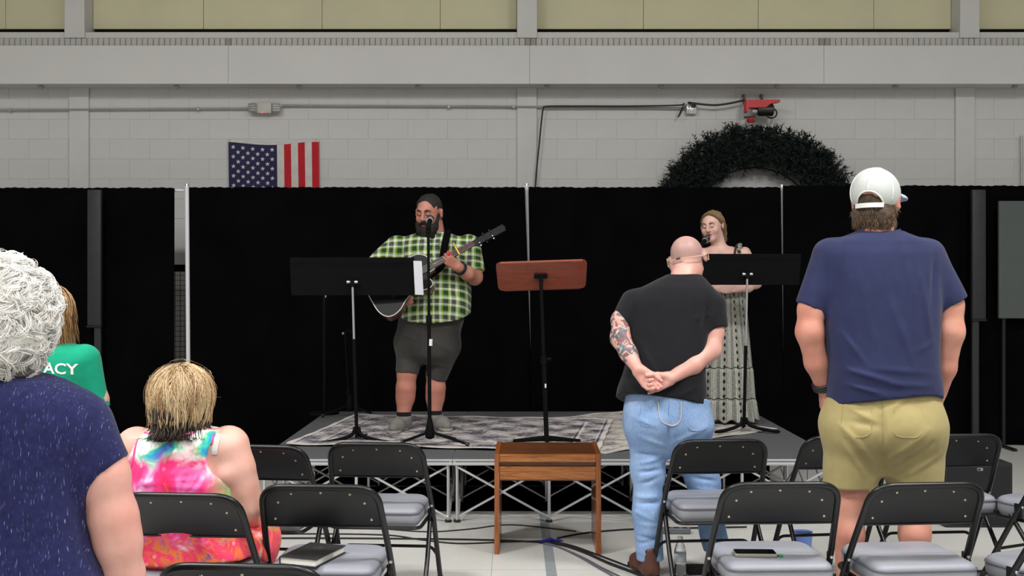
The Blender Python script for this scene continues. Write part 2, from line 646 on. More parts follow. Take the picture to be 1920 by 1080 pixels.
# ---------------------------------------------------------------- floor, ceiling, walls
RX, RY0, RY1, RZ = 9.0, -7.0, 11.3, 7.4
def slab(name, lo, hi, m, parent=None):
    c = [(a + b) / 2 for a, b in zip(lo, hi)]
    o = MB().box(c, [b - a for a, b in zip(lo, hi)]).build(name, m, parent, smooth=False)
    return o
fl = tag(slab('floor', (-RX, RY0, -0.1), (RX, RY1, 0.0), FLOORM), kind='structure', label='pale grey vinyl gym floor')
slab('floor_line', (0.178, RY0, 0.0), (0.233, RY1, 0.0012), LINEP, fl)
for yy in (5.63, 6.55):
    slab('floor_joint', (-RX, yy, 0.0), (RX, yy + 0.004, 0.0006), JOINT, fl)
for xx in (-2.0, -0.11, 1.72):
    slab('floor_joint', (xx, RY0, 0.0), (xx + 0.004, RY1, 0.0006), JOINT, fl)
CEILP = mat('ceiling_paint', lin(215, 214, 211), 0.8)
tag(slab('ceiling', (-RX, RY0, RZ), (RX, RY1, RZ + 0.1), CEILP), kind='structure')
SIDEP = mat('side_wall_paint', lin(196, 195, 192), 0.8, vary=0.03)
tag(slab('wall_left', (-RX - 0.2, RY0, 0), (-RX, RY1, RZ), SIDEP), kind='structure')
tag(slab('wall_right', (RX, RY0, 0), (RX + 0.2, RY1, RZ), SIDEP), kind='structure')
tag(slab('wall_front', (-RX, RY0 - 0.2, 0), (RX, RY0, RZ), SIDEP), kind='structure')

WD = 11.0
wb = MB()
wb.box((0, 11.2, 1.98), (2 * RX, 0.376, 3.96))
wb.box((0, 11.35, 4.8), (2 * RX, 0.2, 1.8))
wb.box((0, 11.2, 6.4), (2 * RX, 0.376, 2.0))
wall = tag(wb.build('wall_back', WALLP, smooth=False), kind='structure', label='off-white painted block wall behind the black drapes')
def pxX(px, d): return (px - CX) * d / F_PX
PIL = [(130, 168), (969, 1007), (1790, 1827)]
pil = [(pxX(a, WD), pxX(b, WD)) for a, b in PIL]
rnd = random.Random(5)
CH, CW = 0.2047, 0.4094
zone = [(-6.0, pil[0][0]), (pil[0][1], pil[1][0]), (pil[1][1], pil[2][0]), (pil[2][1], 6.0)]
block_meshes = {}
for k in range(-2, 5):
    z0 = 2.579 + k * CH
    z1 = min(z0 + CH, 3.56)
    for (a, b) in zone:
        x = a - (CW / 2 if k % 2 else 0)
        while x < b - 0.02:
            x0, x1 = max(x, a), min(x + CW, b)
            x += CW
            if x1 - x0 < 0.03: continue
            key = (round(x1 - x0, 3), round(z1 - z0, 3))
            if key not in block_meshes:
                w, h = key
                block_meshes[key] = MB().box((0, 0, 0), (w - 0.0012, 0.022, h - 0.0014), 0.0008).mesh('block', False)
                block_meshes[key].materials.append(WALLP)
            o = link('block', block_meshes[key], None, wall)
            o.location = ((x0 + x1) / 2, 11.019 + rnd.uniform(-0.0003, 0.0003), (z0 + z1) / 2)
for (a, b) in pil:
    MB().box(((a + b) / 2, 11.0, 2.83), (b - a - 0.006, 0.04, 1.5), 0.003).build('pilaster', WALLP, wall, smooth=False)
    MB().box(((a + b) / 2, 11.05, 4.95), (b - a - 0.004, 0.36, 1.9), 0.004).build('pilaster', BEAMP, wall, smooth=False)

# projecting beam
beam = MB()
beam.box((0, 10.85, 3.69), (17.6, 0.28, 0.366))
beam = tag(beam.build('trim_1', BEAMP, smooth=False), kind='structure', label='white projecting beam across the back wall')
cuts = [-6.2] + [pxX(p, 10.7) for p in (428, 993, 1545)] + [6.2]
for a, b in zip(cuts[:-1], cuts[1:]):
    MB().box(((a + b) / 2, 10.708, 3.6925), (b - a - 0.003, 0.016, 0.385), 0.002).build('beam_face', BEAMP, beam, smooth=False)
for p in (75, 330, 560, 783, 1025, 1240, 1457, 1680, 1905):
    x = pxX(p, 10.8)
    MB().box((x, 10.82, 3.492), (0.05, 0.05, 0.03), 0.006, Matrix.Rotation(0.4, 3, 'Y')).build('clip', GREYC, beam, smooth=False)

# sill with a row of upright bricks
sill = tag(MB().box((0, 11.0, 3.95), (12.4, 0.18, 0.096)).build('trim_2', BRICKP, smooth=False), kind='structure', label='brick window sill above the beam')
bw = 0.0565
bm_ = MB().box((0, 0, 0), (bw - 0.006, 0.03, 0.074), 0.003).mesh('brick', False)
bm_.materials.append(BRICKP)
bm2_ = bm_.copy(); bm2_.materials.clear(); bm2_.materials.append(BRICKD)
n = int(11.6 / bw)
dull = [pxX(p, 10.9) for p in (430, 992, 1546)]
for i in range(n):
    x = -5.8 + (i + 0.5) * bw
    me = bm2_ if any(abs(x - q) < 0.045 for q in dull) else bm_
    o = link('brick', me, None, sill)
    o.location = (x, 10.9 + rnd.uniform(-0.002, 0.002), 3.962)
    o.rotation_euler = (0, rnd.uniform(-0.02, 0.02), 0)
MB().box((0, 11.0, 4.033), (12.4, 0.2, 0.064), 0.006).build('sill_ledge', BEAMP, sill, smooth=False)

# clerestory windows, closed with cream panels
xs_ = [-6.2, pil[0][0], pil[0][1], pil[1][0], pil[1][1], pil[2][0], pil[2][1], 6.2]
seams = [[8], [380, 603, 825], [1207, 1423, 1640], []]
for w in range(4):
    a, b = xs_[2 * w], xs_[2 * w + 1]
    fr = MB()
    fr.box(((a + b) / 2, 11.16, 4.72), (b - a, 0.03, 1.34))
    fr.box(((a + b) / 2, 11.1, 5.36), (b - a, 0.16, 0.06))
    o = tag(fr.build('window_%d' % (w + 1), DARKGAP, smooth=False), kind='structure')
    ss = [a] + [pxX(p, 11.06) for p in seams[w]] + [b]
    for p, q in zip(ss[:-1], ss[1:]):
        MB().box(((p + q) / 2, 11.1, 4.74), (q - p - 0.004, 0.025, 1.2), 0.003).build('panel', PANELP, o, smooth=False)
    MB().box(((a + b) / 2, 11.08, 4.09), (b - a, 0.05, 0.018), 0.003).build('sash_rail', BLACKM, o, smooth=False)

# ---------------------------------------------------------------- things on the wall
# emergency light
t = thing('emergency_light', 'small grey twin-head emergency light on the wall above the flag', 'light', (pxX(497, 10.95), 10.99, CAM_H + (CY - 203) * 10.95 / F_PX))
MB().box((0, -0.04, 0), (0.15, 0.08, 0.115), 0.012).build('housing', OFFWHITE, t)
for s in (-1, 1):
    h = MB().box((s * 0.115, -0.05, 0), (0.085, 0.085, 0.10), 0.016, Matrix.Rotation(s * 0.35, 3, 'Z')).build('lamp_head', OFFWHITE, t)
    fins = MB()
    for k in range(4):
        fins.box((s * 0.125, -0.088, -0.036 + k * 0.024), (0.085, 0.03, 0.007), 0.002, Matrix.Rotation(s * 0.35, 3, 'Z'))
    fins.build('louvre', GREYC, h, smooth=False)
red = NT('red_led'); red.b.inputs['Emission Color'].default_value = (1, 0.03, 0.05, 1); red.b.inputs['Emission Strength'].default_value = 2.5
red.b.inputs['Base Color'].default_value = (0.6, 0.02, 0.03, 1)
MB().lathe([(0.0, -0.006), (0.008, -0.004), (0.008, 0.004)], (-0.02, -0.083, -0.05), 10, Matrix.Rotation(-PI / 2, 3, 'X')).build('led', red.done(0.4), t)

def wall_tube(name, pts, r, m, label, cat, d=10.972):
    return tag(MB().tube([at(px, py, d) for px, py in pts], r, 8).build(name, m), label, cat)
c1 = wall_tube('conduit', [(-220, 207.5), (466, 203.5)], 0.011, GREYC, 'thin grey conduit running left from the emergency light', 'conduit')
c2 = wall_tube('conduit', [(529, 198), (900, 199.5), (1286, 203)], 0.011, GREYC, 'thin grey conduit between emergency light and outlet box', 'conduit')
for o, spots in ((c1, ((20, 206), (372, 204))), (c2, ((605 / 3 + 640, 200), (963, 200)))):
    for px, py in spots:
        p = at(px, py, 10.97)
        MB().box((p.x, 10.972, p.z - 0.002), (0.03, 0.036, 0.034), 0.004).build('strap', GREYC, o, smooth=False)
wall_tube('wall_conduit', [(1915, 254), (1915, 520)], 0.012, GREYC, 'vertical grey conduit at the right edge of the wall', 'conduit')
cab = [at(x, y, 10.93) for x, y in [(1003, 360), (1006, 320), (1011, 270), (1016, 220), (1019, 204), (1026, 199.5), (1090, 199), (1180, 199), (1270, 197.5), (1283, 194)]]
tag(MB().tube(smooth_path(cab, 5), 0.0085, 7).build('black_cable', RUBBER), 'black cable dropping down the wall beside the middle pilaster', 'cable')
t = thing('outlet_box', 'silver outlet box with two sockets left of the red hoist', 'outlet', (pxX(1296, 10.97), 10.99, CAM_H + (CY - 204.5) * 10.97 / F_PX))
MB().box((0, -0.025, 0), (0.105, 0.05, 0.105), 0.01).build('box', STEEL, t)
for s in (-1, 1):
    MB().lathe([(0.0, -0.003), (0.021, -0.003), (0.021, 0.003), (0, 0.003)], (s * 0.025, -0.052, -0.022), 14, Matrix.Rotation(PI / 2, 3, 'X')).build('socket', OFFWHITE, t)
    MB().lathe([(0.0, -0.003), (0.018, -0.003), (0.018, 0.003), (0, 0.003)], (s * 0.025, -0.052, 0.024), 14, Matrix.Rotation(PI / 2, 3, 'X')).build('socket', OFFWHITE if s < 0 else RUBBER, t)
hc = [at(x, y, 10.9) for x, y in [(1300, 200), (1299, 195), (1290, 192.5), (1303, 194), (1325, 196.5), (1345, 197), (1370, 193.5), (1392, 189), (1400, 189)]]
lp = [at(x, y, 10.9) for x, y in [(1284, 194), (1278, 204), (1274, 214), (1271, 220), (1275, 215), (1280, 205), (1288, 196)]]
tag(MB().tube(smooth_path(hc, 5), 0.011, 7).tube(smooth_path(lp, 4), 0.006, 6).build('hanging_cable', RUBBER), 'black power cable running from outlet box to red hoist', 'cable')

# red hoist
hx, hz = pxX(1428, 10.8), CAM_H + (CY - 199) * 10.8 / F_PX
s_ = 10.8 / F_PX
t = thing('electric_hoist', 'red electric winch bracketed to the wall above the wreath', 'hoist', (hx, 10.98, hz))
def hp(px, py): return ((px - 1428) * s_, (199 - py) * s_)
ol = [hp(1396, 188), hp(1461, 188), hp(1461, 192), hp(1445, 195), hp(1435, 203), hp(1402, 203), hp(1400, 211), hp(1396, 211)]
body = MB().prism(ol[::-1], 0.09, (0, -0.18, 0), (1, 0, 0), (0, 0, 1), 0.006).build('housing', REDP, t)
for px in (1400, 1433.5):
    x, z = hp(px, 180)
    b = MB().box((x, -0.06, z - 0.01), (0.026, 0.02, 0.10), 0.003)
    b.box((x, -0.03, z + 0.03), (0.026, 0.06, 0.02), 0.003)
    b.box((x, -0.09, z - 0.055), (0.026, 0.09, 0.02), 0.003).build('bracket', BLACKM, t, smooth=False)
x, z = hp(1449, 204)
MB().lathe([(0.0, -0.10), (0.05, -0.095), (0.062, -0.07), (0.062, 0.06), (0.05, 0.07), (0, 0.07)], (x - 0.06, -0.16, z - 0.01), 20, Matrix.Rotation(PI / 2, 3, 'Y')).build('motor', mat('motor_dark', lin(38, 38, 36), 0.35, 0.3), t)
x2, z2 = hp(1424, 208)
MB().lathe([(0.0, -0.07), (0.03, -0.07), (0.03, 0.07), (0, 0.07)], (x2, -0.15, z2), 16, Matrix.Rotation(PI / 2, 3, 'Y')).build('drum', GREYC, t)
lo = [Vector((x + math.cos(a) * 0.055, -0.12, z - 0.035 + math.sin(a) * 0.05)) for a in np.linspace(-2.9, 1.4, 16)]
MB().tube(lo, 0.008, 7).build('cord_loop', RUBBER, t)
x3, z3 = hp(1407, 218)
MB().box((x3, -0.14, z3), (0.115, 0.03, 0.016), 0.004, Matrix.Rotation(-0.12, 3, 'Y')).build('stop_lever', BLACKM, t)
x4, z4 = hp(1409, 225)
MB().lathe([(0.0, -0.022), (0.035, -0.02), (0.043, 0), (0.035, 0.02), (0, 0.022)], (x4, -0.14, z4), 18).build('weight', REDP, t)
MB().cyl((x4, -0.14, z4), (x4, -0.14, z4 - 0.12), 0.005, 6).tube([(x4 + 0.012 * math.sin(a), -0.14, z4 - 0.13 + 0.016 * math.cos(a)) for a in np.linspace(0.3, 5.6, 9)], 0.004, 6).build('hook', STEEL, t)

# wreath
wc = Vector((pxX(1418, 10.8), 10.84, CAM_H + (CY - 428) * 10.8 / F_PX))
t = thing('wreath', 'huge dark green pine wreath hanging from the red hoist', 'wreath', wc)
rs = np.random.RandomState(11)
ringm = MB().tube([(math.cos(a) * 0.80, 0, math.sin(a) * 0.80) for a in np.linspace(0, 2 * PI, 48, endpoint=False)], 0.05, 8, closed=True)
ringm.build('core_ring', mat('wreath_core', lin(10, 20, 14), 0.9), t)
fr_ = MB()
for R0 in (0.62, 1.0):
    fr_.tube([(math.cos(a) * R0, 0.03, math.sin(a) * R0) for a in np.linspace(0, 2 * PI, 48, endpoint=False)], 0.008, 6, closed=True)
for a in np.linspace(0, 2 * PI, 12, endpoint=False):
    fr_.cyl((math.cos(a) * 0.62, 0.03, math.sin(a) * 0.62), (math.cos(a) * 1.0, 0.03, math.sin(a) * 1.0), 0.006, 5)
fr_.build('wire_frame', BLACKM, t)
nb = 5200
# each sprig: a stem with needles (thin triangles)
vs, fs = [], []
for i in range(nb):
    a = rs.uniform(0, 2 * PI); rr = math.sqrt(rs.uniform(0.67 ** 2, 1.0 ** 2))
    base = np.array([math.cos(a) * rr, rs.uniform(-0.10, 0.05), math.sin(a) * rr])
    rad_ = np.array([math.cos(a), 0, math.sin(a)]); tan_ = np.array([-math.sin(a), 0, math.cos(a)])
    out = (rr - 0.80) / 0.22
    d = rad_ * (out * 0.8 + rs.normal() * 0.35) + tan_ * rs.normal() * 0.7 + np.array([0, -0.5 + rs.normal() * 0.35, 0.1])
    d /= np.linalg.norm(d)
    L = rs.uniform(0.07, 0.15) * (1.0 if not (1.35 < a < 1.72 and rr > 0.86) else 0.35)
    for q in range(14):
        s0 = rs.uniform(0.0, 1.0)
        p = base + d * L * s0
        nd = rs.normal(size=3); nd = nd - d * (nd @ d); nd /= np.linalg.norm(nd)
        nd = nd * 0.8 + d * 0.6
        l = rs.uniform(0.03, 0.06)
        w = np.cross(nd, rs.normal(size=3)); w = w / (np.linalg.norm(w) + 1e-9) * 0.006
        o = len(vs)
        vs += [p - w, p + w, p + nd * l]
        fs.append([o, o + 1, o + 2])
me = np_mesh('needles', np.array(vs), np.array(fs), smooth=False)
tag(link('needles', me, mat('pine_needles', lin(12, 28, 22), 0.75, vary=0.5, nscale=14), t), kind='stuff')

# flag, hung by its hoist edge
FW, FHh = 0.928, 1.48
fz = CAM_H + (CY - 266) * 10.97 / F_PX
t = thing('flag', 'stars and stripes flag hanging lengthwise on the white wall', 'flag', (pxX(428, 10.97), 10.985, fz))
RED = mat('flag_red', lin(188, 12, 34), 0.8, sheen=0.2); WHT = mat('flag_white', lin(205, 203, 198), 0.8); BLU = mat('flag_navy', lin(34, 30, 74), 0.8)
sw = FW / 13
def fpos(x, z, dy=0.0):
    sag = -0.018 * math.sin(PI * x / FW) ** 2 - 0.03 * max(0, math.sin(PI * min(x / (FW * 0.8), 1))) * (1 - z / -FHh) * 0.5
    return (x + 0.012 * (-z), -0.012 - 0.008 * math.sin(x * 17 + z * 2) * (0.3 - z * 0.5) + dy, z + sag)
def cloth_patch(x0, x1, z0, z1, nx, nz, dy=0.0, th=0.0015):
    m = MB(); vs = []; fs = []
    for side in (0, 1):
        for i in range(nx + 1):
            for j in range(nz + 1):
                vs.append(fpos(x0 + (x1 - x0) * i / nx, z0 + (z1 - z0) * j / nz, dy - side * th))
    N = (nx + 1) * (nz + 1)
    for i in range(nx):
        for j in range(nz):
            a = i * (nz + 1) + j; b = a + nz + 1
            fs.append([a, b, b + 1, a + 1]); fs.append([a + N, a + 1 + N, b + 1 + N, b + N])
    ed = [i * (nz + 1) for i in range(nx + 1)] + [nx * (nz + 1) + j for j in range(1, nz + 1)] + [i * (nz + 1) + nz for i in range(nx - 1, -1, -1)] + [j for j in range(nz - 1, 0, -1)]
    for k in range(len(ed)):
        a, b = ed[k], ed[(k + 1) % len(ed)]
        fs.append([a, b, b + N, a + N])
    return m.add(vs, fs)
cz = -FHh * 0.4
for i in range(13):
    z0 = cz if i < 7 else 0.0
    cloth_patch(i * sw, (i + 1) * sw, -FHh, z0, 2, 16).build('stripe', RED if i % 2 == 0 else WHT, t)
canton = cloth_patch(0, 7 * sw, cz, 0, 12, 10).build('canton', BLU, t)
cw, chh = 7 * sw, -cz
for r in range(11):
    ncol = 5 if r % 2 == 0 else 4
    for c in range(ncol):
        sx = cw * ((2 * c + 1) if r % 2 == 0 else (2 * c + 2)) / 10.0
        sz = -chh * (r + 1) / 12.0
        ol = []
        for k in range(10):
            rr = 0.0245 if k % 2 == 0 else 0.0105
            a = PI / 2 + k * PI / 5
            ol.append((rr * math.cos(a), rr * math.sin(a)))
        p = fpos(sx, sz)
        MB().prism(ol, 0.0016, (p[0], p[1] - 0.002, p[2]), (1, 0, 0), (0, 0, 1)).build('star', WHT, canton, smooth=False)
hd = cloth_patch(0, FW, 0.0, 0.026, 12, 1, -0.001, 0.003).build('header', WHT, t)
for x in (0.015, FW - 0.03):
    p = fpos(x, 0.016)
    MB().lathe([(0.0, -0.002), (0.008, -0.002), (0.008, 0.002), (0, 0.002)], (p[0], p[1] - 0.004, p[2]), 10, Matrix.Rotation(PI / 2, 3, 'X')).build('grommet', mat('brass', lin(150, 120, 60), 0.35, 0.9), hd)

# ---------------------------------------------------------------- pipe and drape backdrop
def drape_mat():
    t = NT('black_drape')
    v = t.coord()
    t.col(t.ramp(t.noise(v, 3, 3), [(0.3, lin(4, 4, 6)), (0.7, lin(8, 8, 10))]))
    t.bump(t.noise(t.coord((300, 300, 300)), 1, 1), 0.15, 0.002)
    return t.done(0.95, sheen=0.0, spec=0.04)
DRAPE = drape_mat()
def drape(label, xt0, xt1, xb0, xb1, y, ztop, seed, zbot=0.008):
    rr = random.Random(seed)
    W = xt1 - xt0
    nx = max(20, int(W / 0.022)); nz = 14
    fr = [(rr.uniform(5, 9), rr.uniform(0, 6), 0.022), (rr.uniform(14, 20), rr.uniform(0, 6), 0.018), (rr.uniform(26, 34), rr.uniform(0, 6), 0.010), (2.1, rr.uniform(0, 6), 0.6)]
    def pt(i, j, dy):
        u = i / nx; v = j / nz
        x = (xt0 + (xt1 - xt0) * u) * (1 - v) + (xb0 + (xb1 - xb0) * u) * v
        xx = xt0 + W * u
        m = 0.6 + 0.4 * math.sin(xx * fr[3][0] + fr[3][1])
        o = sum(a * math.sin(xx * f + p + 0.25 * math.sin(v * 3 + f)) for f, p, a in fr[:3]) * m * (0.55 + 0.6 * v)
        zt = ztop + 0.0025 * math.sin(xx * 23 + seed) + 0.003 * math.sin(xx * 83)
        return (x, y + o + dy, zt + (zbot - zt) * v)
    vs, fs = [], []
    for side in (0, 1):
        for i in range(nx + 1):
            for j in range(nz + 1):
                vs.append(pt(i, j, side * 0.004))
    N = (nx + 1) * (nz + 1)
    for i in range(nx):
        for j in range(nz):
            a = i * (nz + 1) + j; b = a + nz + 1
            fs.append([a, b, b + 1, a + 1]); fs.append([a + N, a + 1 + N, b + 1 + N, b + N])
    ed = [i * (nz + 1) for i in range(nx + 1)] + [nx * (nz + 1) + j for j in range(1, nz + 1)] + [i * (nz + 1) + nz for i in range(nx - 1, -1, -1)] + [j for j in range(nz - 1, 0, -1)]
    for k in range(len(ed)):
        a, b = ed[k], ed[(k + 1) % len(ed)]
        fs.append([a, b, b + N, a + N])
    return tag(MB().add(vs, fs).build('black_drape', DRAPE, angle=180), label, 'drape', 'black pleated drapes of the backdrop')
YD = 9.9
zt = CAM_H + (CY - 351) * YD / F_PX
dx = lambda p: pxX(p, YD)
drapes = [drape('black pleated drape left of the first silver pole', dx(-170), dx(327), dx(-170), dx(326), YD, zt - 0.005, 1),
          drape('black pleated drape behind the guitarist', dx(353), dx(984), dx(353), dx(1001), YD, zt, 2),
          drape('black pleated drape between middle and right silver poles', dx(991), dx(1464), dx(997), dx(1471), YD, zt, 3),
          drape('black pleated drape behind the man in the white cap', dx(1468), dx(2100), dx(1469), dx(2100), YD, zt + 0.015, 4)]
def upright(label, top, bot, rod_to):
    b = Vector((bot.x, bot.y, 0.0))
    t = thing('drape_pole', label, 'pole', b, group='silver poles of the backdrop')
    MB().cyl((0, 0, 0.01), top - b, 0.0195, 14).build('pole', POLEM, t)
    MB().box((0, 0, 0.005), (0.4, 0.3, 0.01), 0.002).build('base_plate', BLACKM, t, smooth=False)
    tp = top - b
    MB().tube([tp + Vector((0, 0, 0.0)), tp + Vector((0, 0, 0.02))], [0.0195, 0.015], 14).box(tp + Vector((-0.01, 0, -0.01)), (0.05, 0.03, 0.02), 0.003).build('rod_hook', STEEL, t)
    r0 = tp + Vector((0.0, 0.04, -0.035)); r1 = rod_to - b
    MB().cyl(r0, r1, 0.013, 10).build('top_rod', POLEM, t)
YP = 9.955
zp = at(0, 349, YP).z
upright('silver drape pole beside the narrow gap at left', at(350.5, 349, YP - 0.06), at(354, 840, YP - 0.06), at(-170, 355.5, YP + 0.01))
upright('silver drape pole rising behind the wooden stand', at(987.5, 348, YP), at(1000, 836, YP), at(356, 354, YP + 0.03))
upright('silver drape pole right of the singing woman', at(1466, 350, YP), at(1468, 836, YP), at(992, 354, YP + 0.03))
DKPOST = mat('dark_grey_post', lin(34, 35, 38), 0.6, vary=0.15, nscale=20)
for (lab, px, py1, sgn) in (('dark grey telescopic post at left before the drape', 178, 612, 1), ('dark grey telescopic post at right before the drape', 1834, 600, -1)):
    b = Vector((pxX(px, 9.78), 9.78, 0))
    t = thing('telescopic_post', lab, 'post', b)
    zc = CAM_H + (CY - py1) * 9.78 / F_PX
    ztp = CAM_H + (CY - 356) * 9.78 / F_PX
    MB().box((0, 0, (zc + ztp) / 2), (0.125, 0.05, ztp - zc), 0.008).build('upper_sleeve', DKPOST, t)
    MB().box((0.028 * sgn, 0, zc / 2), (0.062, 0.04, zc), 0.006).build('lower_tube', DKPOST, t)
    MB().box((0.0, -0.003, zc), (0.14, 0.06, 0.022), 0.004).build('collar', BLACKM, t)
    MB().box((0.02 * sgn, 0, 0.006), (0.3, 0.16, 0.012), 0.003).build('base', BLACKM, t)
# net behind the gap
t = thing('volleyball_net', 'black volleyball net seen through the gap in the drapes', 'net', (pxX(338, 10.5), 10.5, 0))
zn = at(0, 497, 10.5).z; NW = 0.5
MB().box((0, 0, zn - 0.03), (2 * NW, 0.01, 0.07), 0.002).build('top_band', DRAPE, t)
nm = MB()
for i in range(21):
    x = -NW + i * NW / 10
    nm.box((x, 0, zn - 0.53), (0.005, 0.004, 0.94))
for j in range(19):
    nm.box((0, 0, zn - 0.1 - j * 0.05), (2 * NW, 0.004, 0.005))
tag(nm.build('mesh', RUBBER, t, smooth=False), kind='stuff')
for s in (-1, 1):
    MB().cyl((s * NW, 0, 0), (s * NW, 0, zn + 0.02), 0.02, 10).build('net_post', BLACKM, t)
# grey board at the right edge
t = thing('display_board', 'dark grey board standing before the drape at right edge', 'board', (pxX(1950, 9.75), 9.75, 0))
z0, z1 = at(0, 597, 9.75).z, at(0, 377, 9.75).z
w = (1950 - 1872) * 2 * 9.75 / F_PX
GB = mat('board_grey', lin(74, 80, 78), 0.7, vary=0.05, nscale=4)
MB().box((0, 0, (z0 + z1) / 2), (w, 0.03, z1 - z0), 0.004).build('panel', GB, t, smooth=False)
for s in (-0.42, 0.42):
    MB().box((s * w, 0.03, z0 / 2 + 0.02), (0.03, 0.02, z0 + 0.1), 0.003).build('leg', BLACKM, t, smooth=False)
    MB().box((s * w, 0.0, 0.012), (0.04, 0.4, 0.024), 0.004).build('foot', BLACKM, t, smooth=False)

# ---------------------------------------------------------------- stage of six folding platforms
SX0, SY0, PW = -1.594, 6.73, 1.2192
def carpet_mat():
    t = NT('stage_carpet')
    v = t.coord()
    nz = t.noise(v, 180, 2)
    t.col(t.ramp(nz, [(0.3, lin(70, 71, 74)), (0.7, lin(100, 101, 104))]))
    t.bump(nz, 0.4, 0.003)
    return t.done(0.95, spec=0.15)
CARPET = carpet_mat()
ALU = mat('aluminium', lin(214, 214, 216), 0.36, 0.75, vary=0.03)
def make_platform(label):
    t = thing('stage_platform', label, 'stage', (0, 0, 0), group=None)
    h = STAGE_Z
    MB().box((PW / 2, PW / 2, h - 0.012), (PW - 0.004, PW - 0.004, 0.024), 0.002).build('deck', CARPET, t, smooth=False)
    for k, (a, b) in enumerate((((0, 0), (PW, 0)), ((0, PW), (PW, PW)), ((0, 0), (0, PW)), ((PW, 0), (PW, PW)))):
        horiz = k < 2
        c = ((a[0] + b[0]) / 2, (a[1] + b[1]) / 2)
        ins = 0.012
        c = (c[0] + (0 if horiz else (ins if a[0] == 0 else -ins)), c[1] + ((ins if a[1] == 0 else -ins) if horiz else 0))
        L = PW - 0.004
        m = MB()
        for (z, hh) in ((h - 0.010, 0.014), (h - 0.034, 0.016)):
            m.box((c[0], c[1], z - 0.002), (L if horiz else 0.024, 0.024 if horiz else L, hh), 0.002)
        m.box((c[0], c[1], h - 0.024), (L if horiz else 0.016, 0.016 if horiz else L, 0.03))
        m.build('edge_rail', ALU, t, smooth=False)
    pm = MB().cyl((0, 0, 0.012), (0, 0, h - 0.045), 0.010, 8).mesh('post'); pm.materials.append(ALU)
    fm = MB().lathe([(0.0, 0), (0.022, 0), (0.02, 0.014), (0, 0.016)], (0, 0, 0), 10).mesh('foot'); fm.materials.append(RUBBER)
    e = 0.028
    g = [e, PW / 2, PW - e]
    for i in g:
        for j in g:
            p = link('post', pm, None, t); p.location = (i, j, 0)
            f = link('foot', fm, None, p)
    br = MB().cyl((0, 0, 0.03), (PW / 2 - e, 0, h - 0.055), 0.0075, 7).mesh('brace'); br.materials.append(ALU)
    for j in g:
        for (x0, fl_) in ((e, 1), (PW / 2, -1), (PW / 2, 1), (PW - e, -1)):
            o = link('brace', br, None, t)
            o.location = (x0, j + 0.008 * fl_, 0); o.rotation_euler = (0, 0, 0 if fl_ > 0 else PI)
    for i in (e, PW - e):
        for (y0, fl_) in ((e, 1), (PW / 2, -1), (PW / 2, 1), (PW - e, -1)):
            o = link('brace', br, None, t)
            o.location = (i + 0.008 * fl_, y0, 0); o.rotation_euler = (0, 0, PI / 2 if fl_ > 0 else -PI / 2)
    return t
names = [['front left stage platform with grey carpet and aluminium truss legs', 'front middle stage platform with grey carpet behind the wooden bench', 'front right stage platform with grey carpet behind the bald man'],
         ['rear left stage platform with grey carpet under the guitarist', 'rear middle stage platform with grey carpet behind the wooden stand', 'rear right stage platform with grey carpet under the singing woman']]
proto = make_platform(names[0][0])
for r in range(2):
    for c in range(3):
        loc = (SX0 + c * PW, SY0 + r * PW, 0)
        if r == c == 0: proto.location = loc
        else: dup(proto, loc, 0, names[r][c])
# black cloth under the stage
sk = drape('x', pxX(592, 7.95) , pxX(1442, 7.95), pxX(592, 7.95), pxX(1442, 7.95), 7.93, STAGE_Z - 0.06, 7)
sk.name = 'stage_skirt'; sk['label'] = 'black cloth hanging under the stage behind the truss legs'; sk['category'] = 'cloth'; del sk['group']
pud = MB().box(((pxX(592, 7.95) + pxX(1442, 7.95)) / 2, 7.48, 0.003), (3.36, 0.82, 0.005), 0.002)
pud.build('cloth_tail', DRAPE, sk, smooth=False)

# rugs
def rug_mat(name, cols, border=None, half=(1, 1)):
    t = NT(name)
    v = t.coord()
    a = t.noise(t.coord((7, 11, 1)), 1.0, 6, 0.75, 0.8)
    b = t.noise(t.coord((34, 60, 1), loc=(3, 1, 0)), 1.0, 3, 0.7)
    x = t.xyz(v)
    f = t.math('ADD', t.math('MULTIPLY', a, 0.62), t.math('MULTIPLY', b, 0.42))
    # repeated medallion figure
    fig = t.math('MULTIPLY', t.math('SINE', t.math('MULTIPLY', x[0], 17)), t.math('SINE', t.math('MULTIPLY', x[1], 15)))
    f = t.math('ADD', f, t.math('MULTIPLY', fig, 0.07))
    ex = t.math('SUBTRACT', half[0], t.math('ABSOLUTE', x[0])); ey = t.math('SUBTRACT', half[1], t.math('ABSOLUTE', x[1]))
    e = t.math('MINIMUM', ex, ey)
    bd = t.ramp(e, [(0.0, (1, 1, 1, 1)), (0.02, (0.85,) * 3 + (1,)), (0.035, (0.25,) * 3 + (1,)), (0.05, (0.8,) * 3 + (1,)), (0.06, (0.5,) * 3 + (1,)), (0.17, (0.55,) * 3 + (1,)), (0.18, (0.85,) * 3 + (1,)), (0.20, (0.2,) * 3 + (1,)), (0.215, (0.5,) * 3 + (1,))], 'CONSTANT')
    f2 = t.math('ADD', f, t.math('MULTIPLY', t.math('SUBTRACT', bd, 0.5), 0.28))
    t.col(t.ramp(f2, cols))
    t.bump(b, 0.5, 0.006)
    return t.done(0.95, spec=0.1)
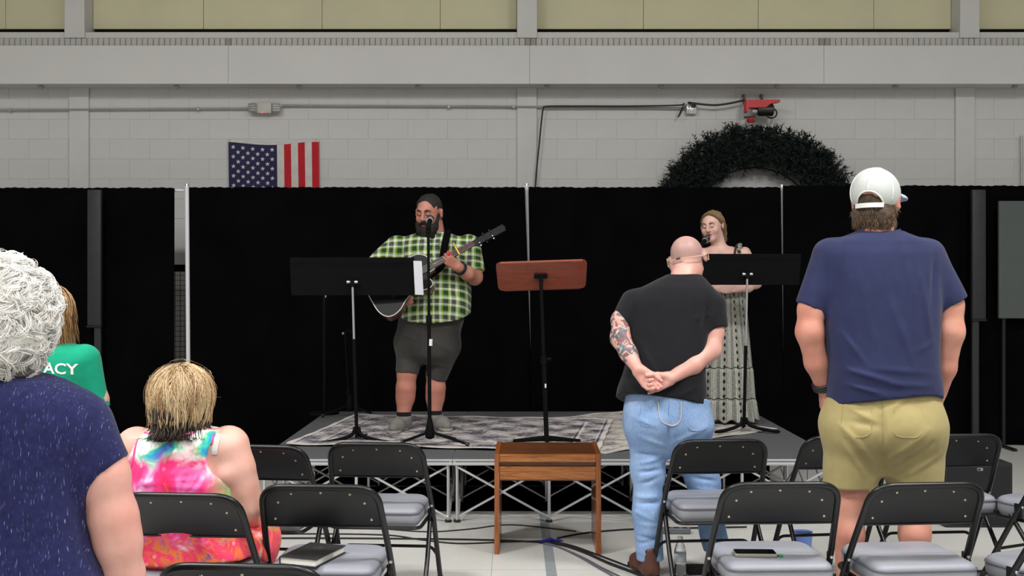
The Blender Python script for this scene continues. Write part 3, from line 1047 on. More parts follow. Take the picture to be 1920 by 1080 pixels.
def rug(name, label, corner, ang, L, W, z, m):
    u = Vector((math.cos(ang), math.sin(ang), 0)); v = Vector((-math.sin(ang), math.cos(ang), 0))
    c = Vector(corner) + u * L / 2 + v * W / 2
    nx, ny = 40, 30
    rr = random.Random(name)
    vs, fs = [], []
    for s in (0, 1):
        for i in range(nx + 1):
            for j in range(ny + 1):
                x = (i / nx - 0.5) * L; y = (j / ny - 0.5) * W
                edge = min(L / 2 - abs(x), W / 2 - abs(y))
                zz = s * 0.007 + (0.004 * (1 + math.sin(x * 13 + y * 3)) if edge < 0.02 else 0.001 * math.sin(x * 9) * s)
                vs.append((x + 0.004 * math.sin(y * 20), y + 0.005 * math.sin(x * 15), zz))
    N = (nx + 1) * (ny + 1)
    for i in range(nx):
        for j in range(ny):
            a = i * (ny + 1) + j; b = a + ny + 1
            fs.append([a, a + 1, b + 1, b]); fs.append([a + N, b + N, b + 1 + N, a + 1 + N])
    ed = [i * (ny + 1) for i in range(nx + 1)] + [nx * (ny + 1) + j for j in range(1, ny + 1)] + [i * (ny + 1) + ny for i in range(nx - 1, -1, -1)] + [j for j in range(ny - 1, 0, -1)]
    for k in range(len(ed)):
        a, b = ed[k], ed[(k + 1) % len(ed)]
        fs.append([a, b, b + N, a + N])
    o = MB().add(vs, fs).build(name, m, angle=60)
    o.location = (c.x, c.y, z); o.rotation_euler = (0, 0, ang)
    return tag(o, label, 'rug')
rug('patterned_rug', 'pale distressed rug at the right, skewed, under the music stand', (0.60, 6.90, 0), math.radians(39), 1.80, 1.52, STAGE_Z + 0.001,
    rug_mat('rug_pale', [(0.36, lin(96, 94, 98)), (0.47, lin(140, 134, 134)), (0.55, lin(186, 181, 174)), (0.75, lin(205, 200, 192))], half=(0.9, 0.76)))
rug('patterned_rug', 'blue-grey and white distressed rug under the guitarist', (-1.53, 7.24, 0), math.radians(-8.5), 2.12, 1.60, STAGE_Z + 0.0105,
    rug_mat('rug_blue', [(0.34, lin(44, 44, 60)), (0.46, lin(84, 82, 98)), (0.52, lin(140, 134, 134)), (0.60, lin(196, 190, 186)), (0.8, lin(212, 206, 202))], half=(1.06, 0.80)))
# ---------------------------------------------------------------- folding chairs
CHM = mat('chair_black_enamel', lin(13, 14, 16), 0.34, 0.0, vary=0.06, bump=0.03, bscale=400, spec=0.4)
VINYL = mat('grey_vinyl', lin(140, 142, 151), 0.5, vary=0.04, nscale=9, bump=0.1, bscale=260)
PIPING = mat('vinyl_piping', lin(88, 89, 97), 0.5)
RIVET = mat('brass_rivet', lin(196, 186, 150), 0.3, 0.8)
def offs(ol, d):
    n = len(ol); out = []
    for i in range(n):
        a = Vector((*ol[i - 1], 0)); b = Vector((*ol[(i + 1) % n], 0))
        t = (b - a).normalized()
        out.append((ol[i][0] - t.y * d, ol[i][1] + t.x * d))
    return out
def loft_rings(ol, rings):
    """closed outline (counter-clockwise), rings: (inset, z)"""
    n = len(ol); vs = []; fs = []
    for ins, z in rings:
        vs += [(p[0], p[1], z) for p in offs(ol, ins)]
    for i in range(len(rings) - 1):
        for k in range(n):
            k2 = (k + 1) % n
            fs.append([i * n + k, i * n + k2, (i + 1) * n + k2, (i + 1) * n + k])
    fs.append(list(range(n))[::-1]); fs.append([(len(rings) - 1) * n + k for k in range(n)])
    return MB().add(vs, fs)
def outline4(pts, rads, seg=6):
    P = [Vector((*p, 0)) for p in pts]; out = []
    for i in range(4):
        p = P[i]; a = P[i - 1]; b = P[(i + 1) % 4]
        A = p + (a - p).normalized() * rads[i]; B = p + (b - p).normalized() * rads[i]
        for k in range(seg + 1):
            t = k / seg
            q = A * (1 - t) ** 2 + p * 2 * t * (1 - t) + B * t * t
            out.append((q.x, q.y))
    return out
CZ, SLOPE = 0.765, 0.43 / 0.765          # back height; the tube leans forward (+y) on its way down
def on_tube(z): return (CZ - z) * SLOPE
def make_chair(label, group):
    t = thing('folding_chair', label, 'chair', (0, 0, 0), group=group)
    hw = 0.230
    def tp(x, z): return (x, on_tube(z), z)
    pts = [tp(-hw - 0.022, 0.012), tp(-hw - 0.014, 0.42), tp(-hw, 0.60), tp(-hw + 0.012, CZ - 0.0125), tp(hw - 0.012, CZ - 0.0125), tp(hw, 0.60), tp(hw + 0.014, 0.42), tp(hw + 0.022, 0.012)]
    pth = fillet(pts[:3], 0.1, 4)[:-1] + fillet([pts[2], pts[3], pts[4], pts[5]], 0.150, 10) + fillet(pts[5:], 0.1, 4)[1:]
    fr = MB().tube(pth, 0.0128, 12)
    fr.build('tube_frame', CHM, t)
    # curved sheet back panel following the tube plane
    pb = MB(); vs = []; fs = []
    nx, nz = 18, 8
    zb, ztp = 0.588, CZ - 0.018
    edge_pts = sorted((p_.z, p_.x) for p_ in pth if p_.x > 0.02 and p_.z > 0.5)
    ez = [a for a, b in edge_pts]; ex = [b for a, b in edge_pts]
    for s in (0, 1):
        for i in range(nx + 1):
            for j in range(nz + 1):
                u = i / nx * 2 - 1; v = j / nz
                z = zb + (ztp - zb) * v
                z -= 0.006 * (1 - u * u) * (1 - v)
                w = float(np.interp(z, ez, ex)) - 0.004
                y = on_tube(z) + 0.020 * (1 - u * u) + (0.0 if s else -0.0025)
                vs.append((u * w, y, z))
    N = (nx + 1) * (nz + 1)
    for i in range(nx):
        for j in range(nz):
            a = i * (nz + 1) + j; b = a + nz + 1
            fs.append([a, a + 1, b + 1, b]); fs.append([a + N, b + N, b + 1 + N, a + 1 + N])
    ed = [i * (nz + 1) for i in range(nx + 1)] + [nx * (nz + 1) + j for j in range(1, nz + 1)] + [i * (nz + 1) + nz for i in range(nx - 1, -1, -1)] + [j for j in range(nz - 1, 0, -1)]
    for k in range(len(ed)):
        a, b = ed[k], ed[(k + 1) % len(ed)]
        fs.append([a, b, b + N, a + N])
    pb.add(vs, fs)
    pb.tube([(-hw + 0.012, on_tube(zb), zb)] + [(u * (hw - 0.012), on_tube(zb) + 0.020 * (1 - u * u), zb - 0.006 * (1 - u * u)) for u in np.linspace(-0.95, 0.95, 13)] + [(hw - 0.012, on_tube(zb), zb)], 0.0045, 6)
    back = pb.build('backrest', CHM, t)
    rv = MB().lathe([(0.0, 0.0), (0.0052, 0.0), (0.0046, 0.0025), (0.002, 0.0038), (0, 0.004)], (0, 0, 0), 10, Matrix.Rotation(PI / 2, 3, 'X')).mesh('rivet')
    rv.materials.append(RIVET)
    for (x, z) in ((-0.112, 0.722), (0, 0.726), (0.112, 0.722), (-0.165, 0.686), (0.165, 0.686), (-0.185, 0.616), (0.185, 0.616)):
        o = link('rivet', rv, None, back)
        u = x / hw
        o.location = (x, on_tube(z) + 0.020 * (1 - u * u) - 0.003, z)
    # padded seat
    ol = outline4([(-0.205, 0.005), (0.205, 0.005), (0.212, 0.395), (-0.212, 0.395)], [0.05, 0.05, 0.10, 0.10])
    z0 = 0.362
    loft_rings(ol, [(0.024, z0), (0.010, z0 + 0.008), (0.002, z0 + 0.03), (0.0, z0 + 0.05), (0.003, z0 + 0.068)]).build('seat_pad', VINYL, t, angle=60)
    pad = loft_rings(ol, [(0.004, z0 + 0.064), (0.003, z0 + 0.070), (0.008, z0 + 0.079), (0.017, z0 + 0.086), (0.027, z0 + 0.0905)]).build('seat_top', VINYL, t, angle=60)
    MB().tube([(x, y, z0 + 0.0655) for x, y in ol[::1]], 0.0035, 6, closed=True).build('piping', PIPING, pad)
    rim = outline4([(-0.212, -0.002), (0.212, -0.002), (0.219, 0.402), (-0.219, 0.402)], [0.045, 0.045, 0.105, 0.105])
    MB().tube([(x, y, z0 + 0.002) for x, y in rim], 0.009, 8, closed=True).build('seat_rim', CHM, t)
    # rear legs
    for s in (-1, 1):
        lg = MB().tube([(s * (hw - 0.004), 0.255, 0.385), (s * (hw + 0.004), 0.1, 0.2), (s * (hw + 0.006), -0.055, 0.012)], 0.0115, 10).build('rear_leg', CHM, t)
        for (x, y) in ((s * (hw + 0.006), -0.055),):
            MB().tube([(x, y, 0.0), (x, y + 0.012, 0.035)], [0.0165, 0.0145], 10).build('foot_cap', RUBBER, lg)
        x = s * (hw + 0.022); y = on_tube(0.012)
        MB().tube([(x, y, 0.0), (x, y - 0.014, 0.03)], [0.0165, 0.0145], 10).build('foot_cap', RUBBER, t)
        zp = 0.435
        hb = MB().box((s * (hw + 0.012), on_tube(zp) + 0.012, zp - 0.022), (0.008, 0.045, 0.07), 0.003)
        hb.build('hinge', CHM, t, smooth=False)
        MB().lathe([(0.0, 0), (0.0075, 0.001), (0.006, 0.005), (0, 0.006)], (s * (hw + 0.013), on_tube(zp) - 0.0135, zp), 10, Matrix.Rotation(PI / 2, 3, 'X')).build('pivot_bolt', STEEL, t)
    # cross bars: curved one between front legs, straight one between rear legs
    zf = 0.15; xf = hw + 0.018
    MB().tube(fillet([(-xf, on_tube(zf), zf), (-xf + 0.03, on_tube(zf), zf + 0.045), (xf - 0.03, on_tube(zf), zf + 0.045), (xf, on_tube(zf), zf)], 0.035, 5), 0.008, 8).build('front_crossbar', CHM, t)
    MB().tube([(-hw, -0.0, 0.08), (hw, -0.0, 0.08)], 0.008, 8).build('rear_crossbar', CHM, t)
    return t

chairs = [
    # label, X, d of the back, rotation in degrees
    ('black folding chair in front of the stage, between seated woman and the next chair', -1.178, 4.95, -8),
    ('black folding chair before the stage, left of the wooden bench', -0.644, 5.02, -4),
    ("black folding chair directly behind the bald man's legs", 1.007, 5.12, 4),
    ('black folding chair before the stage, its back half hidden left of the khaki shorts', 1.655, 5.25, 7),
    ('black folding chair in front of the black speaker, right of the khaki shorts', 2.222, 5.30, 4),
    ('black folding chair in the front row, turned in, at the right edge', 2.745, 5.08, 25),
    ('black folding chair with the seated woman in the tie-dye dress on it', -1.197, 3.82, -5),
    ('black folding chair with the black book on its grey seat', -0.722, 3.98, -3),
    ('black folding chair with the phone on its grey seat', 1.022, 4.03, 2),
    ('black folding chair with empty grey seat directly behind the man in khaki shorts', 1.572, 4.02, 5),
    ('black folding chair in the second row, cut off by the right edge', 2.175, 3.93, 24),
    ('nearest black folding chair, only its top rail showing at bottom left', -0.735, 2.86, -4),
]
CG = 'black folding chairs with grey seats set out in rows'
chair0 = make_chair(chairs[0][0], CG)
CHAIRS = []
for i, (lab, x, y, rz) in enumerate(chairs):
    if i == 0:
        chair0.location = (x, y, 0); chair0.rotation_euler = (0, 0, math.radians(rz)); CHAIRS.append(chair0)
    else:
        CHAIRS.append(dup(chair0, (x, y, 0), math.radians(rz), lab, CG))

# ---------------------------------------------------------------- oak bench
def wood(name, dark, light, scale=(3, 40, 40), rough=0.35, coat=0.3, rot=(0, 0, 0)):
    t = NT(name)
    v = t.coord(scale, rot)
    w = t.noise(v, 1.0, 5, 0.65, 1.2)
    f = t.noise(t.coord(tuple(q * 5 for q in scale), rot), 1.0, 3, 0.6)
    k = t.math('ADD', t.math('MULTIPLY', w, 0.75), t.math('MULTIPLY', f, 0.25))
    t.col(t.ramp(k, [(0.32, dark), (0.5, tuple((a + b) / 2 for a, b in zip(dark, light))), (0.66, light)]))
    t.bump(f, 0.12, 0.002)
    return t.done(rough, coat=coat, spec=0.4)
OAKH = wood('oak_along', lin(104, 54, 20), lin(182, 112, 48), (5, 60, 60))
OAKV = wood('oak_upright', lin(100, 50, 22), lin(164, 96, 46), (60, 60, 4))
OAKD = wood('oak_top', lin(74, 38, 20), lin(128, 74, 40), (4, 50, 50), 0.3)
bx = (1027 - 960) * 5.95 / F_PX
t = thing('wooden_bench', 'brown oak bench with slab sides in front of the stage', 'bench', (bx, 5.95, 0), math.radians(-1.0))
BWd, BD, BH = 0.594, 0.46, 0.562
for s in (-1, 1):
    sp = MB().prism([(0, 0), (BD, 0), (BD, BH), (0, BH)], 0.028, (s * (BWd / 2 - 0.014), 0, 0), (0, 1, 0), (0, 0, 1), 0.003)
    sd = sp.build('side_panel', OAKV, t, smooth=False)
MB().box((0, BD / 2 + 0.012, BH - 0.016), (BWd - 0.056, BD - 0.028, 0.022), 0.003).build('lid', OAKD, t, smooth=False)
MB().box((0, 0.013, BH - 0.027), (BWd - 0.056, 0.024, 0.042), 0.003).build('front_rail', OAKH, t, smooth=False)
MB().box((0, 0.040, BH - 0.062), (BWd - 0.056, 0.016, 0.036), 0.001).build('recess_strip', OAKD, t, smooth=False)
MB().box((0, 0.016, BH - 0.111), (BWd - 0.056, 0.020, 0.073), 0.003).build('apron', OAKH, t, smooth=False)
MB().box((0, BD - 0.012, BH - 0.09), (BWd - 0.056, 0.020, 0.13), 0.003).build('back_apron', OAKH, t, smooth=False)
MB().box((0, BD / 2, BH - 0.15), (BWd - 0.056, BD - 0.05, 0.012), 0.001).build('bottom_board', OAKD, t, smooth=False)

# ---------------------------------------------------------------- music stands, lectern stand, microphone stands
MATTE = mat('stand_black', lin(8, 8, 9), 0.7, vary=0.05, spec=0.12)
PAPER = mat('paper', lin(222, 224, 230), 0.8, vary=0.02)
def music_stand(label, base, top, desk_w, desk_h, tilt, split, knob=True):
    """base on the stage, top = where the pole meets the desk"""
    t = thing('music_stand', label, 'music stand', base)
    p1 = Vector(top) - Vector(base)
    pm = p1 * split
    MB().cyl((0, 0, 0.03), pm, 0.0125, 12).build('lower_tube', MATTE, t)
    MB().cyl(pm, p1, 0.0085, 12).build('upper_tube', STEEL, t)
    for a in (-155, -20, 80):
        u = Vector((math.cos(math.radians(a)), math.sin(math.radians(a)), 0))
        pts = [u * 0.012 + Vector((0, 0, 0.10)), u * 0.03 + Vector((0, 0, 0.055)), u * 0.09 + Vector((0, 0, 0.03)), u * 0.18 + Vector((0, 0, 0.014)), u * 0.26 + Vector((0, 0, 0.008))]
        MB().tube(smooth_path(pts, 4), [0.013] * 16 + [0.008], 8).build('leg', MATTE, t)
    R = Matrix.Rotation(math.radians(tilt), 3, 'X')
    c = p1 + Vector((0, 0.02, 0.02)) + R @ Vector((0, 0, desk_h * 0.12))
    ux = Vector((1, 0, 0)); uz = R @ Vector((0, 0, 1))
    desk = MB().prism(rrect(desk_w, desk_h, 0.012, 3), 0.004, c, ux, uz).build('desk', MATTE, t, smooth=False)
    nrm = ux.cross(uz)
    MB().box(c - uz * (desk_h / 2) - nrm * 0.03, (desk_w, 0.06, 0.004), 0.001, R).build('ledge', MATTE, desk, smooth=False)
    rb = MB()
    for q in (0.30, 0.36):
        rb.box(c + uz * desk_h * q + nrm * 0.003, (desk_w - 0.02, 0.004, 0.005), 0.001, R)
    rb.build('rib', MATTE, desk, smooth=False)
    MB().box(p1 + Vector((0, 0.004, 0.0)), (0.034, 0.03, 0.05), 0.005).build('clamp', MATTE, t)
    kn = MB()
    for s in (-1, 1):
        kn.lathe([(0.0, -0.012), (0.010, -0.011), (0.012, 0), (0.008, 0.012), (0, 0.013)], p1 + Vector((s * 0.027, -0.012, 0.012)), 10, Matrix.Rotation(PI / 2, 3, 'Y'))
    kn.build('wing_nut', STEEL, t)
    return t, c, ux, uz, nrm
d1 = 7.44
ms, c, ux, uz, nrm = music_stand("black music stand with wide desk in front of the guitarist", Vector((pxX(669, d1), d1, STAGE_Z)), at(661, 532, d1), 0.868, 0.27, 14, 0.65)
MB().prism([(-0.030, -0.122), (0.030, -0.125), (0.022, 0.118), (-0.036, 0.120)], 0.0012, c + ux * 0.462 - uz * 0.006 + nrm * 0.012, ux, uz).build('sheet', PAPER, None, smooth=False)
o = bpy.data.objects['sheet']; o.name = 'paper_sheet'; o.location = ms.location; tag(o, 'white paper sheet sticking out right of the wide music stand desk', 'paper')
d2 = 7.9
music_stand('black music stand in front of the singing woman', Vector((pxX(1395, d2), d2, STAGE_Z + 0.009)), at(1401, 517, d2), 0.79, 0.235, 14, 0.55)

# wooden lectern stand
d3 = 7.35
base = Vector((pxX(1025, d3), d3, STAGE_Z + 0.018)); top = at(1014, 517, d3) - base
t = thing('wooden_lectern', 'music stand with reddish wooden desk at the stage centre', 'lectern', base)
MAHOG = wood('reddish_wood', lin(88, 36, 22), lin(120, 54, 34), (4, 50, 50), 0.38, 0.2)
MAHOGE = wood('reddish_wood_edge', lin(136, 64, 44), lin(166, 90, 64), (4, 50, 50), 0.4, 0.2)
R = Matrix.Rotation(math.radians(-1.9), 3, 'Y') @ Matrix.Rotation(math.radians(18), 3, 'X')
ux = R @ Vector((1, 0, 0)); uz = R @ Vector((0, 0, 1)); c = top + Vector((0.007, 0.03, 0.004))
sdk = d3 / F_PX
wtop, wbot, hh = 172 * sdk / 2, 165 * sdk / 2, 54 * sdk / 2 / 0.97
ol = fillet([(-wbot, -hh, 0), (wbot, -hh, 0), (wtop, hh, 0), (-wtop, hh, 0)], 0.035, 5, True)
desk = MB().prism([(p.x, p.y) for p in ol], 0.022, c, ux, uz, 0.003).build('desk', MAHOG, t, smooth=False)
nrm = ux.cross(uz)
MB().box(c + uz * (hh - 0.004) + nrm * 0.001, (2 * wtop - 0.06, 0.024, 0.012), 0.003, R).build('top_edge', MAHOGE, desk, smooth=False)
MB().box(c - uz * hh - nrm * 0.03, (2 * wbot - 0.08, 0.07, 0.014), 0.003, R).build('ledge', MAHOG, desk, smooth=False)
MB().box(top + Vector((0, 0.0, -0.002)), (0.092, 0.018, 0.034), 0.005, R).build('bracket', MATTE, t)
jm = Vector((top.x * 0.49, top.y, top.z * 0.49))
MB().cyl((0, 0, 0.0), jm, 0.0165, 12).build('lower_tube', MATTE, t)
MB().cyl(jm, top, 0.0125, 12).build('upper_tube', MATTE, t)
MB().cyl(jm - Vector((0, 0, 0.03)), jm + Vector((0, 0, 0.025)), 0.023, 12).build('joint_collar', MATTE, t)
MB().lathe([(0.0, -0.015), (0.008, -0.014), (0.014, 0.0), (0.012, 0.014), (0, 0.016)], jm + Vector((0.035, -0.01, 0.006)), 10, Matrix.Rotation(PI / 2, 3, 'Y')).build('clamp_knob', MATTE, t)
zl = base.z
pl_ = at(1023, 723, d3) - base
MB().box(pl_ + Vector((-0.001, -0.016, 0)), (0.011, 0.003, 0.028), 0.001).build('sticker', PAPER, t, smooth=False)
for a in (-12, 192, 90, -90):
    u = Vector((math.cos(math.radians(a)), math.sin(math.radians(a)), 0))
    L = 0.235 if a in (-12, 192) else 0.2
    MB().tube([u * 0.01 + Vector((0, 0, 0.02)), u * L + Vector((0, 0, 0.010))], [0.019, 0.010], 6).build('leg', MATTE, t)

def tripod_stand(name, label, base, top, legs, joint, r=0.0095, hubz=0.13, extra=None):
    t = thing(name, label, 'microphone stand', base)
    p = Vector(top) - Vector(base)
    j = p * joint
    MB().cyl((0, 0, 0.045), j, r * 1.35, 10).build('lower_tube', MATTE, t)
    MB().cyl(j, p, r, 10).build('upper_tube', MATTE, t)
    MB().cyl(j - Vector((0, 0, 0.03)), j + Vector((0, 0, 0.03)), r * 2.0, 12).build('clutch', MATTE, t)
    MB().lathe([(0.012, 0.04), (0.03, 0.05), (0.034, 0.09), (0.024, hubz), (0.014, hubz + 0.05)], (0, 0, 0), 14).build('hub', MATTE, t)
    for (x, y) in legs:
        e = Vector((x, y, 0.0))
        lg = MB().tube([Vector((0, 0, 0.085)) + e * 0.06, e + Vector((0, 0, 0.016))], 0.0095, 8).build('leg', MATTE, t)
        MB().tube([e * 0.93 + Vector((0, 0, 0.02)), e * 1.02 + Vector((0, 0, 0.0135))], [0.0125, 0.0125], 8).build('foot_cap', RUBBER, lg)
    return t
def mic(t, tip, tail, parent_ok=True):
    """microphone: body from tail to grille ball at tip"""
    tip = Vector(tip); tail = Vector(tail); u = (tip - tail).normalized()
    L = (tip - tail).length
    q = u.to_track_quat('Z', 'Y').to_matrix()
    b = MB().lathe([(0.0, 0.0), (0.0125, 0.0), (0.0135, L * 0.4), (0.0175, L * 0.66), (0.0185, L * 0.68)], tail, 14, q)
    o = b.build('body', MATTE, t)
    MB().lathe([(0.0215, -0.004), (0.0235, -0.003), (0.0235, 0.003), (0.0215, 0.004)], tail + u * L * 0.72, 16, q).build('ring', STEEL, t)
    r = 0.0255
    MB().lathe([(r * math.sin(a), -r * 0.95 * math.cos(a)) for a in np.linspace(0.5, PI - 0.02, 9)], tail + u * (L - r * 0.9), 16, q).build('grille', mat('mic_grille', lin(70, 74, 78), 0.45, 0.7, nscale=200, vary=0.4), t)
dm = 7.16
mb_ = Vector((pxX(806, dm), dm, STAGE_Z + 0.019))
mt = at(803, 428, dm)
t = tripod_stand('microphone_stand', 'black tripod microphone stand in front of the guitarist', mb_, mt, [(-0.19, 0.03), (0.26, -0.07), (0.16, 0.16)], 0.575)
st = at(807, 642, dm) - mb_
MB().cyl(st - Vector((0.001, 0, 0.022)), st + Vector((0.001, 0, 0.022)), 0.0148, 10).build('white_label', PAPER, t)
MB().cyl(mt - mb_ + Vector((0, -0.0, -0.03)), mt - mb_ + Vector((0, 0.02, 0.025)), 0.017, 12).build('mic_clip', MATTE, t)
t = thing('microphone', "grey-headed microphone before the guitarist's beard", 'microphone', mt)
mic(t, (0.004, 0.155, 0.085), (0, -0.015, -0.01))
# singer's microphone on its stand (most of it behind the bald man)
dw = 8.12
wb_ = Vector((pxX(1296, dw), dw, STAGE_Z + 0.009))
wt = at(1312, 462, dw)
t = tripod_stand('microphone_stand', 'black microphone stand behind the bald man, before the singing woman', wb_, wt, [(-0.16, 0.10), (0.12, 0.14), (0.02, -0.2)], 0.5)
MB().cyl(wt - wb_ - Vector((0.0, 0, 0.03)), wt - wb_ + Vector((0.012, 0.01, 0.02)), 0.016, 12).build('mic_clip', MATTE, t)
t = thing('microphone', "grey-headed microphone at the singing woman's mouth", 'microphone', wt)
e = at(1328, 444.5, dw + 0.12) - wt
mic(t, e, e * -0.35)
# two thin stands at the back left of the stage
db = 8.86
b1 = Vector((pxX(656, db), db, STAGE_Z + 0.001))
t = tripod_stand('microphone_stand', 'thin empty black stand at the back left of the stage', b1, at(647, 628, db), [(-0.21, -0.12), (0.20, -0.02), (0.03, 0.2)], 0.3, 0.007)
lp = [at(647, 628, db) - b1 + Vector((0.035 * math.cos(a) + 0.03, 0, 0.035 * math.sin(a))) for a in np.linspace(PI * 1.05, 0.2, 9)]
MB().tube(lp, 0.006, 6).build('cradle', MATTE, t)
MB().lathe([(0, -0.01), (0.01, -0.008), (0.01, 0.008), (0, 0.01)], at(643.5, 625, db) - b1, 8).build('thumb_screw', STEEL, t)
b2 = Vector((pxX(609, 9.0), 9.0, STAGE_Z + 0.001))
t = thing('straight_stand', 'thin straight black stand rising behind the wide music stand', 'stand', b2)
MB().cyl((0, 0, 0.01), at(608, 549, 9.0) - b2, 0.014, 10).build('pole', MATTE, t)
MB().lathe([(0.0, 0), (0.12, 0.0), (0.12, 0.012), (0.03, 0.02), (0, 0.022)], (0, 0, 0), 24).build('round_base', MATTE, t)
tp_ = at(608, 549, 9.0) - b2
MB().tube([tp_ + Vector((-0.012, -0.016, 0.0)), tp_ + Vector((0.006, -0.018, -0.002)), tp_ + Vector((0.014, -0.018, -0.012)), tp_ + Vector((0.016, -0.018, -0.04))], 0.006, 6).build('hook', STEEL, t)

# ---------------------------------------------------------------- black speaker box at right
t = thing('speaker_box', 'black speaker box on the floor behind the chair at right', 'speaker', (pxX(1836, 6.6), 6.6, 0))
MB().box((0, 0.17, 0.2), (0.42, 0.34, 0.40), 0.012).build('cabinet', BLACKP, t)
MB().box((0, -0.004, 0.2), (0.385, 0.012, 0.36), 0.006).build('grille', mat('grille_cloth', lin(16, 16, 18), 0.85), t)
bd = MB().box((0.00, -0.0125, 0.362), (0.036, 0.004, 0.018), 0.001).build('badge', STEEL, t, smooth=False)
MB().box((0.00, -0.0152, 0.362), (0.030, 0.002, 0.012), 0.0).build('badge_face', BLACKP, bd, smooth=False)
MB().box((0.007, -0.0164, 0.362), (0.009, 0.001, 0.008), 0.0).build('badge_mark', STEEL, bd, smooth=False)

# ---------------------------------------------------------------- book and phone on the seats
SEATZ = 0.362 + 0.091
t = thing('book', 'black hardback book lying on the grey chair seat', 'book', (-0.765, 4.115, SEATZ + 0.001), math.radians(-19))
BKC = mat('book_cloth', lin(26, 26, 28), 0.6, bump=0.2, bscale=500)
w, h, th = 0.158, 0.235, 0.030
MB().box((0, 0, 0.0015), (w, h, 0.003), 0.0008).box((0, 0, th - 0.0015), (w, h, 0.003), 0.0008).box((-w / 2 + 0.0015, 0, th / 2), (0.003, h, th), 0.0008).build('cover', BKC, t, smooth=False)
MB().box((-0.002, 0, th / 2), (w - 0.010, h - 0.008, th - 0.006), 0.001).build('pages', mat('page_edges', lin(226, 224, 216), 0.8, vary=0.05, nscale=60), t, smooth=False)
foil = mat('worn_foil', lin(66, 58, 50), 0.5)
tm = MB()
tm.box((0.0, 0.045, th + 0.0002), (0.05, 0.006, 0.0004)).box((0.0, 0.06, th + 0.0002), (0.012, 0.014, 0.0004)).box((0, 0.03, th + 0.0002), (0.035, 0.004, 0.0004))
tm.build('title_stamp', foil, t, smooth=False)
t = thing('phone', 'black smartphone in a pale case on the grey chair seat', 'phone', (pxX(1416, 4.16), 4.17, SEATZ + 0.001), math.radians(-2))
MB().prism(rrect(0.164, 0.078, 0.012), 0.0125, (0, 0, 0.0065), (1, 0, 0), (0, 1, 0), 0.002).build('case', mat('phone_case', lin(150, 146, 136), 0.5), t)
MB().prism(rrect(0.156, 0.070, 0.010), 0.001, (0, 0, 0.0135), (1, 0, 0), (0, 1, 0)).build('screen', mat('phone_glass', lin(10, 10, 14), 0.12, vary=0.0), t)
t = tag(MB().box((0, 0, 0.003), (0.018, 0.02, 0.006), 0.001).build('green_tab', mat('green_plastic', lin(36, 140, 84), 0.5)), 'small green tab sticking out beside the phone', 'tab')
t.location = (pxX(1416, 4.16) + 0.083 + 0.011, 4.145, SEATZ + 0.001)

# ---------------------------------------------------------------- floor clutter
GLASS = NT('bottle_plastic'); GLASS.b.inputs['Transmission Weight'].default_value = 1.0; GLASS.b.inputs['IOR'].default_value = 1.3
GLASS.col((0.92, 0.96, 1.0, 1)); GLASSM = GLASS.done(0.05)
def bottle(label, loc):
    t = thing('water_bottle', label, 'bottle', loc)
    MB().lathe([(0.0, 0.0), (0.026, 0.0), (0.031, 0.006), (0.031, 0.05), (0.028, 0.06), (0.031, 0.07), (0.031, 0.125), (0.025, 0.155), (0.0135, 0.178), (0.0135, 0.19)], (0, 0, 0), 18).build('bottle_body', GLASSM, t)
    MB().lathe([(0.0, 0.187), (0.0155, 0.187), (0.0155, 0.203), (0, 0.204)], (0, 0, 0), 14).build('cap', WHITEP, t)
    MB().lathe([(0.0315, 0.074), (0.0322, 0.075), (0.0322, 0.118), (0.0315, 0.119)], (0, 0, 0), 18).build('label_band', mat('bottle_label', lin(190, 196, 204), 0.4), t)
bottle("clear water bottle on the floor beside the bald man's boot", (0.868, 5.52, 0))
t = thing('blue_cup', 'blue plastic cup with dark drink on the floor at right', 'cup', (pxX(1505, 6.08), 6.08, 0))
MB().lathe([(0.0, 0.0), (0.045, 0.0), (0.052, 0.05), (0.057, 0.098), (0.054, 0.098), (0.05, 0.06), (0, 0.058)], (0, 0, 0), 22).build('cup_body', mat('blue_plastic', lin(108, 136, 206), 0.35), t)
MB().lathe([(0.0, 0.058), (0.049, 0.058), (0.053, 0.088), (0, 0.09)], (0, 0, 0), 22).build('drink', mat('dark_drink', lin(30, 24, 30), 0.15), t)
t = thing('power_strip', 'grey power strip on the floor under the front chair', 'power strip', (pxX(1268, 6.45), 6.45, 0), math.radians(-3))
MB().box((0, 0, 0.018), (0.17, 0.05, 0.034), 0.005).build('strip_body', mat('strip_grey', lin(96, 100, 102), 0.5), t)
for q in (-0.05, 0.0, 0.05):
    MB().box((q, 0, 0.0355), (0.03, 0.03, 0.002), 0.0005).build('socket', BLACKP, t, smooth=False)
t = thing('black_pouch', 'flat black pouch on the floor under the chair', 'pouch', (pxX(1310, 5.62), 5.58, 0), 0.02)
MB().box((0, 0, 0.018), (0.15, 0.10, 0.036), 0.010).build('pouch_body', mat('pouch_black', lin(14, 14, 15), 0.8), t)
MB().box((0, -0.0505, 0.026), (0.13, 0.002, 0.004), 0.0005).build('zip', BLACKM, t, smooth=False)

